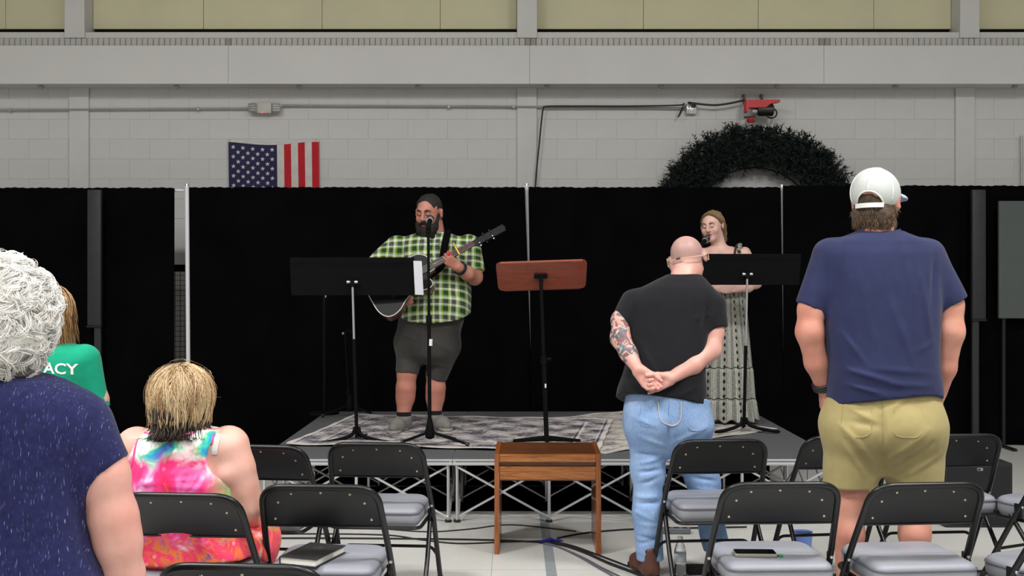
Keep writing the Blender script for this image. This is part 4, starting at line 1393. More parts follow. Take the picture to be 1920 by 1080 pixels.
def cable(label, pts, r, m=RUBBER, name='floor_cable', z=None):
    z = r if z is None else z
    P = [floor_at(x, y, z) for x, y in pts]
    return tag(MB().tube(smooth_path(P, 6), r, 6).build(name, m), label, 'cable', 'black cables running over the floor')
GREYCAB = mat('grey_cable', lin(92, 90, 98), 0.55)
cable('black cable running left from the blue tape, nearer one', [(330, 1012), (520, 1009), (760, 1010), (900, 1012), (985, 1015), (1028, 1018)], 0.0055)
cable('black cable running left from the blue tape, further one', [(330, 1004), (560, 1001), (720, 1003), (790, 1012), (860, 1019), (950, 1016), (1030, 1014)], 0.0045)
cable('thick black cable in the bundle running to lower right', [(1022, 1016), (1060, 1023), (1100, 1037), (1140, 1055), (1180, 1070), (1230, 1090)], 0.008)
cable('grey cable on the left of the bundle running to lower right', [(1020, 1019), (1048, 1026), (1085, 1043), (1118, 1062), (1150, 1080), (1180, 1098)], 0.0055, GREYCAB)
cable('grey cable in the middle of the bundle running to lower right', [(1024, 1018), (1055, 1028), (1095, 1046), (1128, 1064), (1165, 1082), (1195, 1100)], 0.005, GREYCAB)
cable('black cable on the right of the bundle running to lower right', [(1032, 1014), (1075, 1024), (1120, 1040), (1165, 1057), (1215, 1076)], 0.0055)
cable('black cable curving from the blue tape behind the bench leg', [(1045, 1009), (1085, 1001), (1130, 996), (1190, 992), (1290, 990), (1400, 988)], 0.0055)
cable('thin black cable lying under the stage front', [(700, 990), (800, 997), (880, 992), (960, 984), (1080, 996)], 0.004)
BLUE = mat('blue_tape', lin(30, 34, 170), 0.6)
t = thing('blue_tape', 'crossed strips of blue tape holding the cables down', 'tape', floor_at(1032, 1016))
for k, (a, L) in enumerate(((0.42, 0.15), (-0.15, 0.11), (0.15, 0.09))):
    R = Matrix.Rotation(a, 3, 'Z')
    vs = []; fs = []
    nn = 9
    for i in range(nn):
        u = i / (nn - 1) * 2 - 1
        zz = 0.0022 + 0.014 * math.exp(-(u * 2.0) ** 2) + 0.0015 * k
        for q in (-0.018, 0.018):
            for dz in (0, 0.0012):
                vs.append(R @ Vector((u * L / 2, q * 1.3, zz + dz)))
    for i in range(nn - 1):
        a0 = i * 4; b0 = a0 + 4
        fs += [[a0, a0 + 2, b0 + 2, b0], [a0 + 1, b0 + 1, b0 + 3, a0 + 3], [a0, b0, b0 + 1, a0 + 1], [a0 + 2, a0 + 3, b0 + 3, b0 + 2]]
    fs += [[0, 1, 3, 2], [(nn - 1) * 4, (nn - 1) * 4 + 2, (nn - 1) * 4 + 3, (nn - 1) * 4 + 1]]
    MB().add(vs, fs).build('tape_strip', BLUE, t, smooth=False)
# ---------------------------------------------------------------- people
class Fig:
    """a standing place in the hall: pixel + depth to local coordinates of the person"""
    def __init__(s, name, label, px, d, zf=0.0):
        s.d, s.zf = d, zf
        s.X = (px - CX) * d / F_PX
        s.t = thing(name, label, 'person', (s.X, d, zf))
    def q(s, px, py, dy=0.0):
        D = s.d + dy
        return np.array([(px - CX) * D / F_PX - s.X, dy, CAM_H - (py - CY) * D / F_PX - s.zf])
    def r(s, px): return px * s.d / F_PX
    def z(s, py): return CAM_H - (py - CY) * s.d / F_PX - s.zf
    def secs(s, L):
        out = []
        for row in L:
            py, a, b, ry = row[:4]
            cy = row[4] if len(row) > 4 else 0.0
            D = s.d + cy
            x0 = (a - CX) * D / F_PX - s.X; x1 = (b - CX) * D / F_PX - s.X
            out.append((CAM_H - (py - CY) * D / F_PX - s.zf, (x0 + x1) / 2, cy, (x1 - x0) / 2, ry))
        return out

def skin_mat(name, base, red):
    t = NT(name)
    v = t.coord()
    a = t.noise(v, 9, 3)
    c = t.ramp(a, [(0.3, base), (0.7, red)])
    t.col(c)
    t.bump(t.noise(v, 320, 2), 0.08, 0.002)
    t.b.inputs['Subsurface Weight'].default_value = 0.0
    return t.done(0.5, spec=0.4)
SKIN = skin_mat('skin_fair', lin(222, 172, 158), lin(206, 146, 134))
SKIN2 = skin_mat('skin_ruddy', lin(206, 148, 128), lin(190, 126, 108))
SKIN3 = skin_mat('skin_pale', lin(224, 186, 172), lin(214, 166, 154))
LIP = mat('lips', lin(150, 78, 76), 0.45)
MOUTH = mat('mouth_inside', lin(50, 18, 18), 0.6)
BROW = mat('eyebrow_dark', lin(38, 28, 24), 0.8)
LASH = mat('eyelash', lin(28, 22, 22), 0.7)

def head(S, c, yaw, pitch, roll, s=1.0, ears=True, mouth=0.0, fat=1.0, es=1.0):
    R = rotm(yaw, pitch, roll)
    S.setframe(c, R, s)
    S.ell((0, 0.015, 0.040), (0.077 * fat, 0.098, 0.086), 0.02)
    S.ell((0, -0.022, -0.035), (0.064 * fat, 0.072, 0.082), 0.03)
    S.ell((0, -0.070, -0.092), (0.030 * fat, 0.024, 0.020), 0.03)
    for q in (-1, 1):
        S.ell((q * 0.040 * fat, -0.062, -0.022), (0.026, 0.026, 0.026), 0.02)
    S.rc((-0.038, -0.082, 0.036), (0.038, -0.082, 0.036), 0.012, k=0.018)
    for q in (-1, 1):
        S.ell((q * 0.031, -0.099, 0.014), (0.019, 0.013, 0.012), 0.012, op='s')
        S.ell((q * 0.031, -0.080, 0.014), (0.015, 0.0135, 0.0125), 0.005)
    S.rc((0, -0.092, 0.026), (0, -0.115, -0.018), 0.0085, 0.0125, 0.01)
    for q in (-1, 1):
        S.ell((q * 0.0125, -0.104, -0.022), (0.009, 0.011, 0.008), 0.006)
    if mouth > 0:
        S.ell((0, -0.096, -0.056), (0.020, 0.020, 0.004 + 0.010 * mouth), 0.005, op='s')
    S.rc((-0.017, -0.089, -0.050 + 0.004 * mouth), (0.017, -0.089, -0.050 + 0.004 * mouth), 0.0062, k=0.006)
    S.rc((-0.015, -0.088, -0.062 - 0.006 * mouth), (0.015, -0.088, -0.062 - 0.006 * mouth), 0.0072, k=0.006)
    if ears:
        for q in (-1, 1):
            S.ell((q * 0.085 * fat, 0.012, 0.002), (0.011 * es, 0.021 * es, 0.034 * es), 0.008, R=rotm(q * 28, -8, q * 8))
            S.ell((q * 0.096 * fat, 0.006, 0.004), (0.006, 0.010, 0.018), 0.005, op='s')
    S.setframe()
    return R

def face_bits(t, S, c, R, s, brow=BROW, fat=1.0, mouth=0.0):
    """brows, lash lines and lips as separate parts"""
    def w(p): return Vector(np.array(c) + R @ (np.array(p) * s))
    for q in (-1, 1):
        MB().tube(smooth_path([w((q * 0.014, -0.0985, 0.036)), w((q * 0.032, -0.0985, 0.043)), w((q * 0.052, -0.084, 0.036))], 4), [0.003 * s, 0.0042 * s, 0.0046 * s, 0.005 * s, 0.0048 * s, 0.0044 * s, 0.004 * s, 0.003 * s, 0.002 * s], 6).build('eyebrow', brow, t)
        MB().tube(smooth_path([w((q * 0.017, -0.0905, 0.009)), w((q * 0.031, -0.0955, 0.0045)), w((q * 0.046, -0.087, 0.009))], 4), [0.001 * s] + [0.0017 * s] * 7 + [0.001 * s], 5).build('eyelash', LASH, t)
    u = MB().tube(smooth_path([w((-0.023, -0.087, -0.054)), w((-0.009, -0.0965, -0.0485 + 0.004 * mouth)), w((0.009, -0.0965, -0.0485 + 0.004 * mouth)), w((0.023, -0.087, -0.054))], 4), [0.0012 * s] + [0.0046 * s] * 11 + [0.0012 * s], 6)
    u.build('upper_lip', LIP, t)
    l = MB().tube(smooth_path([w((-0.021, -0.087, -0.057)), w((-0.008, -0.0955, -0.0625 - 0.007 * mouth)), w((0.008, -0.0955, -0.0625 - 0.007 * mouth)), w((0.021, -0.087, -0.057))], 4), [0.0012 * s] + [0.0052 * s] * 11 + [0.0012 * s], 6)
    l.build('lower_lip', LIP, t)
    if mouth:
        MB().lathe([(0.0, 0.0), (0.014 * s, 0.0), (0.012 * s, 0.004 * s), (0, 0.005 * s)], w((0, -0.082, -0.056)), 12, Matrix([list(r) for r in R]) @ Matrix.Rotation(PI / 2, 3, 'X')).build('mouth', MOUTH, t)

def unit(v):
    v = np.array(v, float); return v / np.linalg.norm(v)
def hand(S, w, d, n, side, s=1.0, curl=(25, 35, 25), thumb=(0.75, 0.55, 0.35), spread=0.0, k=0.0045):
    """w wrist, d towards the fingers, n palm side, side = towards the thumb; curl per joint in degrees (one triple or four)"""
    w = np.array(w, float); d = unit(d); n = np.array(n, float); n = unit(n - d * (n @ d)); sd = np.array(side, float); sd = unit(sd - d * (sd @ d) - n * (sd @ n))
    offs_ = (0.030, 0.010, -0.010, -0.029); lens = (0.070, 0.078, 0.072, 0.056); kn = (0.088, 0.092, 0.088, 0.080)
    curls = curl if isinstance(curl[0], (tuple, list)) else (curl,) * 4
    for i in range(4):
        K = w + (d * kn[i] + sd * offs_[i]) * s
        S.rc(w + (sd * offs_[i] * 0.65 + d * 0.008) * s, K, 0.0165 * s, 0.0125 * s, 0.012)
    for i in range(4):
        p = w + (d * kn[i] + sd * offs_[i]) * s
        a = 0.0
        dd = unit(d + sd * spread * (1.5 - i))
        for j, (fr, rr) in enumerate(((0.45, 0.0102), (0.30, 0.0092), (0.25, 0.0082))):
            a += math.radians(curls[i][j])
            v = dd * math.cos(a) + n * math.sin(a)
            e = p + v * lens[i] * fr * s
            S.rc(p, e, rr * 1.06 * s * (0.88 if i == 3 else 1), rr * 0.95 * s * (0.88 if i == 3 else 1), k)
            p = e
    p = w + (d * 0.022 + sd * 0.020 + n * 0.006) * s
    td = unit(d * thumb[0] + sd * thumb[1] + n * thumb[2])
    e = p + td * 0.045 * s
    S.rc(p, e, 0.0175 * s, 0.0125 * s, 0.014)
    td2 = unit(td + d * 0.35 - sd * 0.15 + n * 0.1)
    e2 = e + td2 * 0.034 * s
    S.rc(e, e2, 0.0118 * s, 0.0105 * s, k)
    S.rc(e2, e2 + unit(td2 + d * 0.2) * 0.026 * s, 0.0108 * s, 0.0085 * s, k)

def cloth(name, base, rough=0.85, vary=0.06, nscale=20, weave=500, wv=0.2, **kw):
    t = NT(name)
    v = t.coord()
    nz = t.noise(v, nscale, 4)
    a = tuple(min(1, x * (1 - vary)) for x in base[:3]) + (1,); b = tuple(min(1, x * (1 + vary)) for x in base[:3]) + (1,)
    t.col(t.ramp(nz, [(0.3, a), (0.7, b)]))
    t.bump(t.noise(v, weave, 2), wv, 0.002)
    return t.done(rough, sheen=kw.get('sheen', 0.1), spec=0.2)

def put(S, name, m, parent, h=0.008, refine=()):
    return link(name, S.mesh(name, h, refine), m, parent)

def shoe(S, heel, toe, w=0.048, h=0.07, k=0.03):
    heel = np.array(heel, float); toe = np.array(toe, float)
    a = heel.copy(); a[2] = 0.042; b = toe.copy(); b[2] = 0.036
    m = a * 0.35 + b * 0.65; m[2] = 0.04
    S.rc(a, m, 0.043, w * 0.98, k); S.rc(m, b, w, 0.036, k)
    S.rc(a, a + np.array([0, 0, h]), 0.042, 0.046, k)
    return S

def surf_hit(objs):
    """ray casting on finished meshes of one person (local coordinates)"""
    trees = []
    for o in objs:
        me = o.data
        trees.append(BVHTree.FromPolygons([v.co for v in me.vertices], [p.vertices for p in me.polygons]))
    def f(org, d):
        best = None
        for t in trees:
            r = t.ray_cast(Vector(org), Vector(d).normalized())
            if r[0] is not None and (best is None or r[3] < best[3]): best = r
        return best
    return f
def front_pts(F, hit, pxs, off=0.002):
    """points of a seam or strap: from px positions on the side of the garment that faces the seats"""
    out = []
    for (px, py) in pxs:
        a = F.q(px, py, -1.2); b = F.q(px, py, 0.0)
        r = hit(a, b - a)
        if r is None: continue
        out.append(r[0] + r[1] * off)
    return out

# ================================================================ man in white cap, navy T-shirt, khaki shorts
F = Fig('person', 'tall man seen from behind in white cap, navy T-shirt and khaki shorts, hands in pockets', 1640, 4.55)
q, r = F.q, F.r
hc = q(1643, 383, 0.02)
S = Shape()
R = head(S, hc, 180 - 33, 2, 1, 1.08)
S.chain([q(1642, 400, 0.02), q(1640, 452, -0.01)], [0.066, 0.080], 0.04)
S.loft(F.secs([(447, 1605, 1675, 0.07), (475, 1555, 1728, 0.10), (560, 1562, 1740, 0.13), (650, 1565, 1740, 0.14), (740, 1562, 1748, 0.14), (800, 1565, 1745, 0.13)]), k=0.03)
S.chain([q(1563, 490), q(1521, 580, -0.01), q(1518, 622, -0.02), q(1530, 680, 0.01), q(1545, 728, 0.05)], [0.068, 0.0535, 0.0555, 0.046, 0.033], 0.025)
S.chain([q(1733, 490), q(1780, 572, -0.01), q(1782, 622, -0.02), q(1772, 690, 0.01), q(1760, 738, 0.05)], [0.068, 0.056, 0.0555, 0.044, 0.033], 0.025)
hand(S, q(1545, 728, 0.05), (0.10, 0.25, -1), (1, 0, 0.1), (0, 1, 0.2), 1.05, (10, 15, 15))
hand(S, q(1760, 738, 0.05), (-0.06, 0.25, -1), (-1, 0, 0.1), (0, 1, 0.2), 1.05, (10, 15, 15))
for (x0, x1, x2, xf) in ((1602, 1597, 1591, 1588), (1704, 1712, 1715, 1718)):
    S.chain([q(x0, 800), q(x1, 905, 0.01), q(x2, 945, 0.0), q(x2, 1000, -0.015), q(x2, 1150, 0.0), q(x2, 1172, 0.0)], [0.105, 0.074, 0.060, 0.062, 0.040, 0.045], 0.03)
put(S, 'body', SKIN2, F.t, 0.009, [(2, hc[2] - 0.15, hc[2] + 0.16, 0.0055), (2, 0.85, 1.12, 0.007)])
NAVY = cloth('navy_jersey', lin(40, 45, 78), vary=0.10)
T = Shape()
T.loft(F.secs([(433, 1609, 1690, 0.078, 0.0), (441, 1588, 1708, 0.098), (453, 1556, 1744, 0.120), (476, 1543, 1757, 0.142), (520, 1544, 1757, 0.155), (580, 1546, 1756, 0.160), (650, 1549, 1756, 0.165), (700, 1551, 1757, 0.170), (770, 1551, 1761, 0.174)]), 2.9)
T.rc(q(1560, 482), q(1517, 577, -0.01), 0.082, 0.062, 0.035, flat=True)
T.rc(q(1736, 482), q(1783, 567, -0.01), 0.082, 0.067, 0.035, flat=True)
T.cut(q(1655, 750, -0.17), (0.09, -0.32, -1), F.q(1500, 800) - 0.5 * np.array([0, 1, 0]), F.q(1800, 700) + 0.5 * np.array([0, 1, 0]))
T.disp(creases([(q(1565, 600, -0.16), q(1622, 680, -0.17), 0.012, 0.012), (q(1556, 640, -0.15), q(1600, 700, -0.17), 0.010, 0.011),
                (q(1570, 688, -0.17), q(1690, 722, -0.17), 0.012, 0.013), (q(1560, 712, -0.16), q(1660, 742, -0.17), 0.010, 0.011),
                (q(1620, 690, -0.17), q(1745, 700, -0.15), 0.012, 0.006), (q(1660, 720, -0.17), q(1752, 724, -0.15), 0.012, 0.007),
                (q(1718, 490, -0.14), q(1748, 640, -0.15), 0.014, 0.007), (q(1750, 480, -0.1), q(1745, 570, -0.12), 0.014, -0.010),
                (q(1700, 480, -0.15), q(1706, 560, -0.16), 0.016, 0.004), (q(1552, 490, -0.1), q(1548, 575, -0.12), 0.014, -0.010),
                (q(1612, 500, -0.16), q(1650, 690, -0.17), 0.02, 0.004), (q(1668, 560, -0.16), q(1716, 690, -0.17), 0.016, 0.005),
                (q(1720, 660, -0.16), q(1750, 640, -0.13), 0.012, 0.006)]))
w1 = Waves(4, 26, 8, (1.2, 1.0, 0.5)); T.disp(lambda P: 0.0032 * w1(P))
w1b = Waves(17, 34, 8, (0.6, 0.8, 1.3))
T.disp(lambda P: 0.0035 * w1b(P) * np.clip((1.22 - P[:, 2]) / 0.2, 0, 1))
shirt = put(T, 'tshirt', NAVY, F.t, 0.007)
MB().tube(smooth_path([q(1612, 433, -0.045), q(1628, 437.5, -0.075), q(1650, 438, -0.08), q(1672, 436, -0.07), q(1688, 432, -0.045)], 4), 0.007, 6).build('collar', NAVY, shirt)
KHAKI = cloth('khaki_cotton', lin(166, 152, 104), vary=0.06)
K = Shape()
K.loft(F.secs([(722, 1562, 1748, 0.145), (745, 1553, 1757, 0.155), (775, 1546, 1763, 0.168, -0.01), (805, 1545, 1766, 0.168, -0.015), (835, 1556, 1758, 0.150, -0.01), (862, 1585, 1728, 0.112), (885, 1615, 1690, 0.06)]), 2.5, 0.05)
K.rc(q(1602, 800), q(1594, 912, 0.01), 0.130, 0.110, 0.05, flat=True)
K.rc(q(1710, 800), q(1716, 912, 0.01), 0.132, 0.118, 0.05, flat=True)
K.disp(creases([(q(1654, 758, -0.17), q(1656, 845, -0.17), 0.012, -0.014), (q(1654, 840, -0.14), q(1655, 915, -0.09), 0.012, -0.02),
                (q(1562, 745, -0.15), q(1640, 790, -0.18), 0.012, 0.008), (q(1580, 738, -0.16), q(1645, 765, -0.18), 0.010, 0.008), (q(1600, 730, -0.16), q(1690, 752, -0.17), 0.010, 0.006),
                (q(1575, 795, -0.16), q(1640, 870, -0.13), 0.012, 0.011), (q(1580, 830, -0.15), q(1632, 905, -0.11), 0.012, 0.010), (q(1650, 800, -0.18), q(1590, 790, -0.17), 0.014, -0.008),
                (q(1660, 868, -0.14), q(1735, 805, -0.15), 0.014, 0.012), (q(1672, 890, -0.12), q(1745, 830, -0.14), 0.012, -0.010), (q(1680, 905, -0.11), q(1760, 850, -0.1), 0.012, 0.008),
                (q(1668, 770, -0.17), q(1700, 745, -0.17), 0.012, 0.006), (q(1745, 745, -0.1), q(1755, 860, -0.1), 0.014, 0.006)]))
w2 = Waves(8, 30, 9, (1, 1, 0.8)); K.disp(lambda P: 0.0035 * w2(P))
shorts = put(K, 'shorts', KHAKI, F.t, 0.007)
hit = surf_hit([shorts])
MB().tube(front_pts(F, hit, [(1655, y) for y in range(752, 838, 8)], 0.0005), 0.0022, 5).build('seam', KHAKI, shorts)
for pts in ([(1580, 762), (1578, 790), (1580, 815), (1604, 820), (1632, 812), (1634, 768)], [(1676, 768), (1676, 812), (1700, 820), (1726, 814), (1728, 766)]):
    MB().tube(smooth_path(front_pts(F, hit, pts, 0.0005), 4), 0.0018, 5).build('pocket_seam', KHAKI, shorts)
for s_x in (1597, 1716):
    sh = Shape(); p = q(s_x, 1190); shoe(sh, (p[0], -0.06, 0), (p[0] + (0.02 if s_x > 1650 else -0.02), 0.17, 0)); sh.cut((0, 0, 0.004), (0, 0, -1))
    put(sh, 'shoe', mat('grey_trainer', lin(80, 80, 84), 0.7), F.t, 0.008)
WATCH = mat('watch_strap', lin(16, 16, 18), 0.5)
wp = q(1543, 722, 0.045); wd = unit(q(1545, 728, 0.05) - q(1530, 680, 0.01))
u1 = unit(np.cross(wd, [0, 1, 0])); u2 = np.cross(wd, u1)
wt_ = MB()
for o_ in (-0.010, 0.0, 0.010):
    wt_.tube([Vector(wp + wd * o_ + (u1 * math.cos(a) + u2 * math.sin(a)) * 0.041) for a in np.linspace(0, 2 * PI, 24, endpoint=False)], 0.0062, 6, closed=True)
wto = wt_.build('watch', WATCH, F.t)
MB().box(Vector(wp + u1 * 0.046), (0.016, 0.034, 0.036), 0.005).build('watch_case', WATCH, wto)
# hair below the cap, beard edge
H = Shape(); H.setframe(hc, R, 1.08)
H.ell((0, 0.014, 0.018), (0.084, 0.098, 0.086), 0.01); H.rc((-0.038, 0.066, -0.055), (0.038, 0.066, -0.055), 0.036, k=0.04)
H.cut((0, -0.03, 0), (0, -1, -0.35)); H.cut((0, 0, 0.035), (0, 0, 1))
H.ell((0.09, 0.005, 0.0), (0.03, 0.03, 0.045), 0.01, op='s'); H.ell((-0.09, 0.005, 0.0), (0.03, 0.03, 0.045), 0.01, op='s')
H.setframe()
w3 = Waves(6, 120, 10); H.disp(lambda P: 0.003 * w3(P))
HB = mat('hair_brown_short', lin(74, 58, 44), 0.8, vary=0.5, nscale=110, bump=0.8, bscale=260)
hair = put(H, 'hair', HB, F.t, 0.005)
Bd = Shape(); Bd.setframe(hc, R, 1.08)
Bd.ell((0, -0.052, -0.075), (0.066, 0.058, 0.062), 0.02); Bd.cut((0, -0.03, -0.03), (0, 0.4, 1)); Bd.setframe()
Bd.disp(lambda P: 0.003 * w3(P))
put(Bd, 'beard', HB, F.t, 0.006)
rs = np.random.RandomState(21)
def tuft(name, parent, S_R, c, s, cen, rad, n, L, region, mat_, rr=0.0013, curl=0.25, seed=1):
    rs_ = np.random.RandomState(seed)
    P = flow_hair(rs_, cen, rad, n, 5, L, region, 0.9, curl, (0.002, 0.008))
    P = np.array(c) + (P * s) @ np.array(S_R).T
    return link(name, strand_mesh(name, P, np.full(n, rr)), mat_, parent)
HBS = hair_mat('hair_brown_locks', [lin(58, 44, 34), lin(96, 76, 58), lin(120, 98, 74)])
tuft('locks', hair, R, hc, 1.08, (0, 0.013, 0.012), (0.082, 0.096, 0.085), 1500, 0.032, lambda d: d[1] > 0.0 and -0.9 < d[2] < -0.3, HBS, curl=0.5)
tuft('locks', hair, R, hc, 1.08, (0, 0.045, -0.050), (0.074, 0.058, 0.050), 1400, 0.030, lambda d: d[1] > -0.1 and d[2] < 0.7, HBS, curl=0.5, seed=2)
# trucker cap
CAPW = mat('cap_mesh_white', lin(186, 190, 186), 0.9, vary=0.05, nscale=300, bump=0.3, bscale=500)
CAPB = mat('cap_front_pale_blue', lin(170, 178, 208), 0.85, vary=0.03)
CAPS = mat('cap_seam_white', lin(216, 219, 215), 0.8)
C = Shape(); C.setframe(hc, R, 1.08)
C.ell((0, 0.012, 0.042), (0.094, 0.114, 0.099), 0.01)
C.ell((0, 0.012, 0.036), (0.085, 0.105, 0.090), 0.004, op='s')
C.cut((0, 0.08, -0.016), (0, -0.12, -1))
C.ell((0, 0.125, -0.010), (0.050, 0.07, 0.050), 0.004, op='s')
C.setframe()
capo = link('cap_crown', C.mesh('cap_crown', 0.004), [CAPW, CAPB], F.t)
Ri = np.array(R).T
face_mats(capo.data, [(1, lambda c: ((c - hc) @ np.array(R))[:, 1] < -0.035)])
def cw_(p): return Vector(hc + R @ (np.array(p) * 1.08))
MB().lathe([(0.0, 0.004), (0.008, 0.003), (0.009, 0), (0, -0.001)], cw_((0, 0.012, 0.142)), 12).build('button', CAPB, capo)
for az in (90, 30, 150, -30, -150, -90):
    a = math.radians(az)
    pts = []
    for e in np.linspace(88, -20 if az != 90 else 2, 14):
        b = math.radians(e)
        p = np.array([math.cos(a) * math.cos(b) * 0.0948, 0.012 + math.sin(a) * math.cos(b) * 0.1148, 0.042 + math.sin(b) * 0.0998])
        if p[2] < -0.016 - 0.12 * (p[1] - 0.08) + 0.004: break
        pts.append(cw_(p))
    MB().tube(pts, 0.0028, 5).build('seam', CAPS, capo)
arch = [cw_((0.050 * math.cos(a), 0.012 + 0.1135 * math.sqrt(max(0, 1 - (0.052 * math.cos(a) / 0.0935) ** 2 - ((0.050 * math.sin(a) - 0.052) / 0.0995) ** 2)), -0.010 + 0.050 * math.sin(a))) for a in np.linspace(0.02, PI - 0.02, 16)]
MB().tube(arch, 0.0038, 6).build('opening_trim', CAPS, capo)
st_ = MB()
rows = []
for a in np.linspace(-0.62, 0.62, 13):
    x = 0.0935 * math.sin(a); y = 0.012 + 0.112 * math.cos(a)
    rows.append((cw_((x, y, -0.024)), cw_((x, y, -0.006)), cw_((x * 0.97, y - 0.003, -0.024)), cw_((x * 0.97, y - 0.003, -0.006))))
vs = [p for row in rows for p in row]; fs = []
for i in range(len(rows) - 1):
    a, b = i * 4, i * 4 + 4
    fs += [[a, b, b + 1, a + 1], [a + 2, a + 3, b + 3, b + 2], [a, a + 2, b + 2, b], [a + 1, b + 1, b + 3, a + 3]]
fs += [[0, 1, 3, 2], [len(vs) - 4, len(vs) - 2, len(vs) - 1, len(vs) - 3]]
MB().add(vs, fs).build('strap', CAPS, capo)
Bm = Shape(); Bm.setframe(hc, R, 1.08)
Bm.ell((0, -0.088, 0.026), (0.098, 0.118, 0.032), 0.01); Bm.ell((0, -0.088, 0.017), (0.097, 0.117, 0.032), 0.003, op='s')
Bm.ell((0, 0.012, 0.040), (0.088, 0.108, 0.12), 0.003, op='s'); Bm.cut((0, -0.05, 0), (0, 1, 0)); Bm.setframe()
put(Bm, 'cap_brim', CAPB, F.t, 0.004)

# ================================================================ bald man, hands clasped behind his back
F = Fig('person', 'bald man in black T-shirt and blue jeans, head bowed, hands clasped behind his back', 1255, 5.55)
q, r = F.q, F.r
hc = q(1290, 489, 0.09)
S = Shape()
R = head(S, hc, 180 - 20, 30, 12, 1.0, fat=1.10)
S.chain([q(1286, 503, 0.07), q(1276, 548, 0.0)], [0.064, 0.082], 0.04)
S.loft(F.secs([(538, 1232, 1312, 0.07), (565, 1195, 1328, 0.10), (610, 1188, 1318, 0.12), (700, 1182, 1315, 0.13), (800, 1185, 1325, 0.12)]), k=0.03)
lw = q(1196, 693, -0.185); rw = q(1258, 709, -0.170)
S.chain([q(1188, 568), q(1164, 600, -0.04), q(1163, 634, -0.07), q(1178, 662, -0.12), lw], [0.058, 0.047, 0.049, 0.043, 0.029], 0.025)
S.chain([q(1338, 575), q(1337, 622, -0.02), q(1333, 655, -0.05), q(1300, 684, -0.11), rw], [0.060, 0.054, 0.052, 0.045, 0.030], 0.025)
hand(S, lw, (0.64, -0.10, -0.76), (0.1, -1, 0.0), (0.75, 0, 0.66), 1.0, ((18, 30, 20), (24, 40, 25), (30, 45, 30), (30, 45, 30)), (0.9, 0.45, 0.1))
hand(S, rw, (-0.93, -0.12, -0.33), (0.05, -1, 0.05), (-0.3, 0, 0.95), 1.03, ((40, 55, 35), (35, 50, 35), (30, 40, 30), (8, 12, 10)), (0.85, 0.5, 0.25))
body = put(S, 'body', None, F.t, 0.009, [(2, hc[2] - 0.14, hc[2] + 0.16, 0.0055), (2, 0.93, 1.10, 0.0045), (0, q(1175, 0)[0], q(1265, 0)[0], 0.0055), (1, -0.27, -0.12, 0.005)])
# tattooed forearm: ink is part of the skin
tt = NT('tattooed_skin'); v = tt.coord()
n1 = tt.noise(v, 26, 4, 0.6, 1.5); n2 = tt.noise(tt.coord(loc=(2, 5, 1)), 18, 2)
ink = tt.ramp(n1, [(0.0, (1, 1, 1, 1)), (0.46, (1, 1, 1, 1)), (0.53, (0, 0, 0, 1))])
inkc = tt.ramp(n2, [(0.35, lin(74, 78, 88)), (0.5, lin(96, 100, 108)), (0.58, lin(150, 86, 88)), (0.64, lin(78, 112, 120))])
tt.col(tt.mix(ink, lin(222, 172, 158), inkc)); TAT = tt.done(0.5, spec=0.4)
SB = NT('skin_shaved_head'); v = SB.coord()
sa = SB.n('ShaderNodeAttribute', attribute_name='stubble')
c_ = SB.ramp(SB.noise(v, 9, 3), [(0.3, lin(222, 172, 158)), (0.7, lin(206, 146, 134))])
SB.col(SB.mix(SB.math('MULTIPLY', sa.outputs['Fac'], 0.55), c_, lin(150, 132, 130)))
body.data.materials.append(SB.done(0.45, spec=0.4)); body.data.materials.append(TAT)
nv_ = len(body.data.vertices); cc = np.zeros(nv_ * 3, np.float32); body.data.vertices.foreach_get('co', cc); cc = cc.reshape(-1, 3)
pp = (cc - hc) @ np.array(R) / 0.99
def sst(x, a, b): u_ = np.clip((x - a) / (b - a), 0, 1); return u_ * u_ * (3 - 2 * u_)
stb = sst(pp[:, 1], -0.03, 0.0) * sst(pp[:, 2], -0.055, -0.02) * (1 - sst(pp[:, 2], 0.065, 0.115)) * sst(cc[:, 2], hc[2] - 0.10, hc[2] - 0.06)
body.data.attributes.new('stubble', 'FLOAT', 'POINT').data.foreach_set('value', stb.astype(np.float32))
la, lb = q(1150, 590, -0.05), q(1186, 676, -0.15)
def in_arm(c):
    ba = lb - la; t = ((c - la) @ ba) / (ba @ ba)
    d = np.linalg.norm(c - la - np.clip(t, 0, 1)[:, None] * ba, axis=1)
    return (t > -0.1) & (t < 1.0) & (d < 0.085) & (c[:, 0] < q(1200, 640)[0])
face_mats(body.data, [(1, in_arm)])
BLACKT = cloth('black_jersey', lin(25, 25, 29), vary=0.12)
T = Shape()
T.loft(F.secs([(514, 1252, 1314, 0.072, 0.03), (524, 1232, 1324, 0.090, 0.015), (540, 1200, 1338, 0.115), (562, 1180, 1347, 0.132), (610, 1179, 1330, 0.142), (660, 1178, 1322, 0.147), (700, 1168, 1321, 0.150), (728, 1158, 1322, 0.150), (775, 1150, 1323, 0.150)]), 2.9)
T.rc(q(1192, 572), q(1164, 602, -0.04), 0.083, 0.053, 0.035, flat=True)
T.rc(q(1332, 578), q(1341, 617, -0.02), 0.085, 0.067, 0.035, flat=True)
T.cut(q(1240, 743, -0.15), (-0.142, -0.30, -1), q(1130, 800) - 0.5 * np.array([0, 1, 0]), q(1350, 700) + 0.5 * np.array([0, 1, 0]))
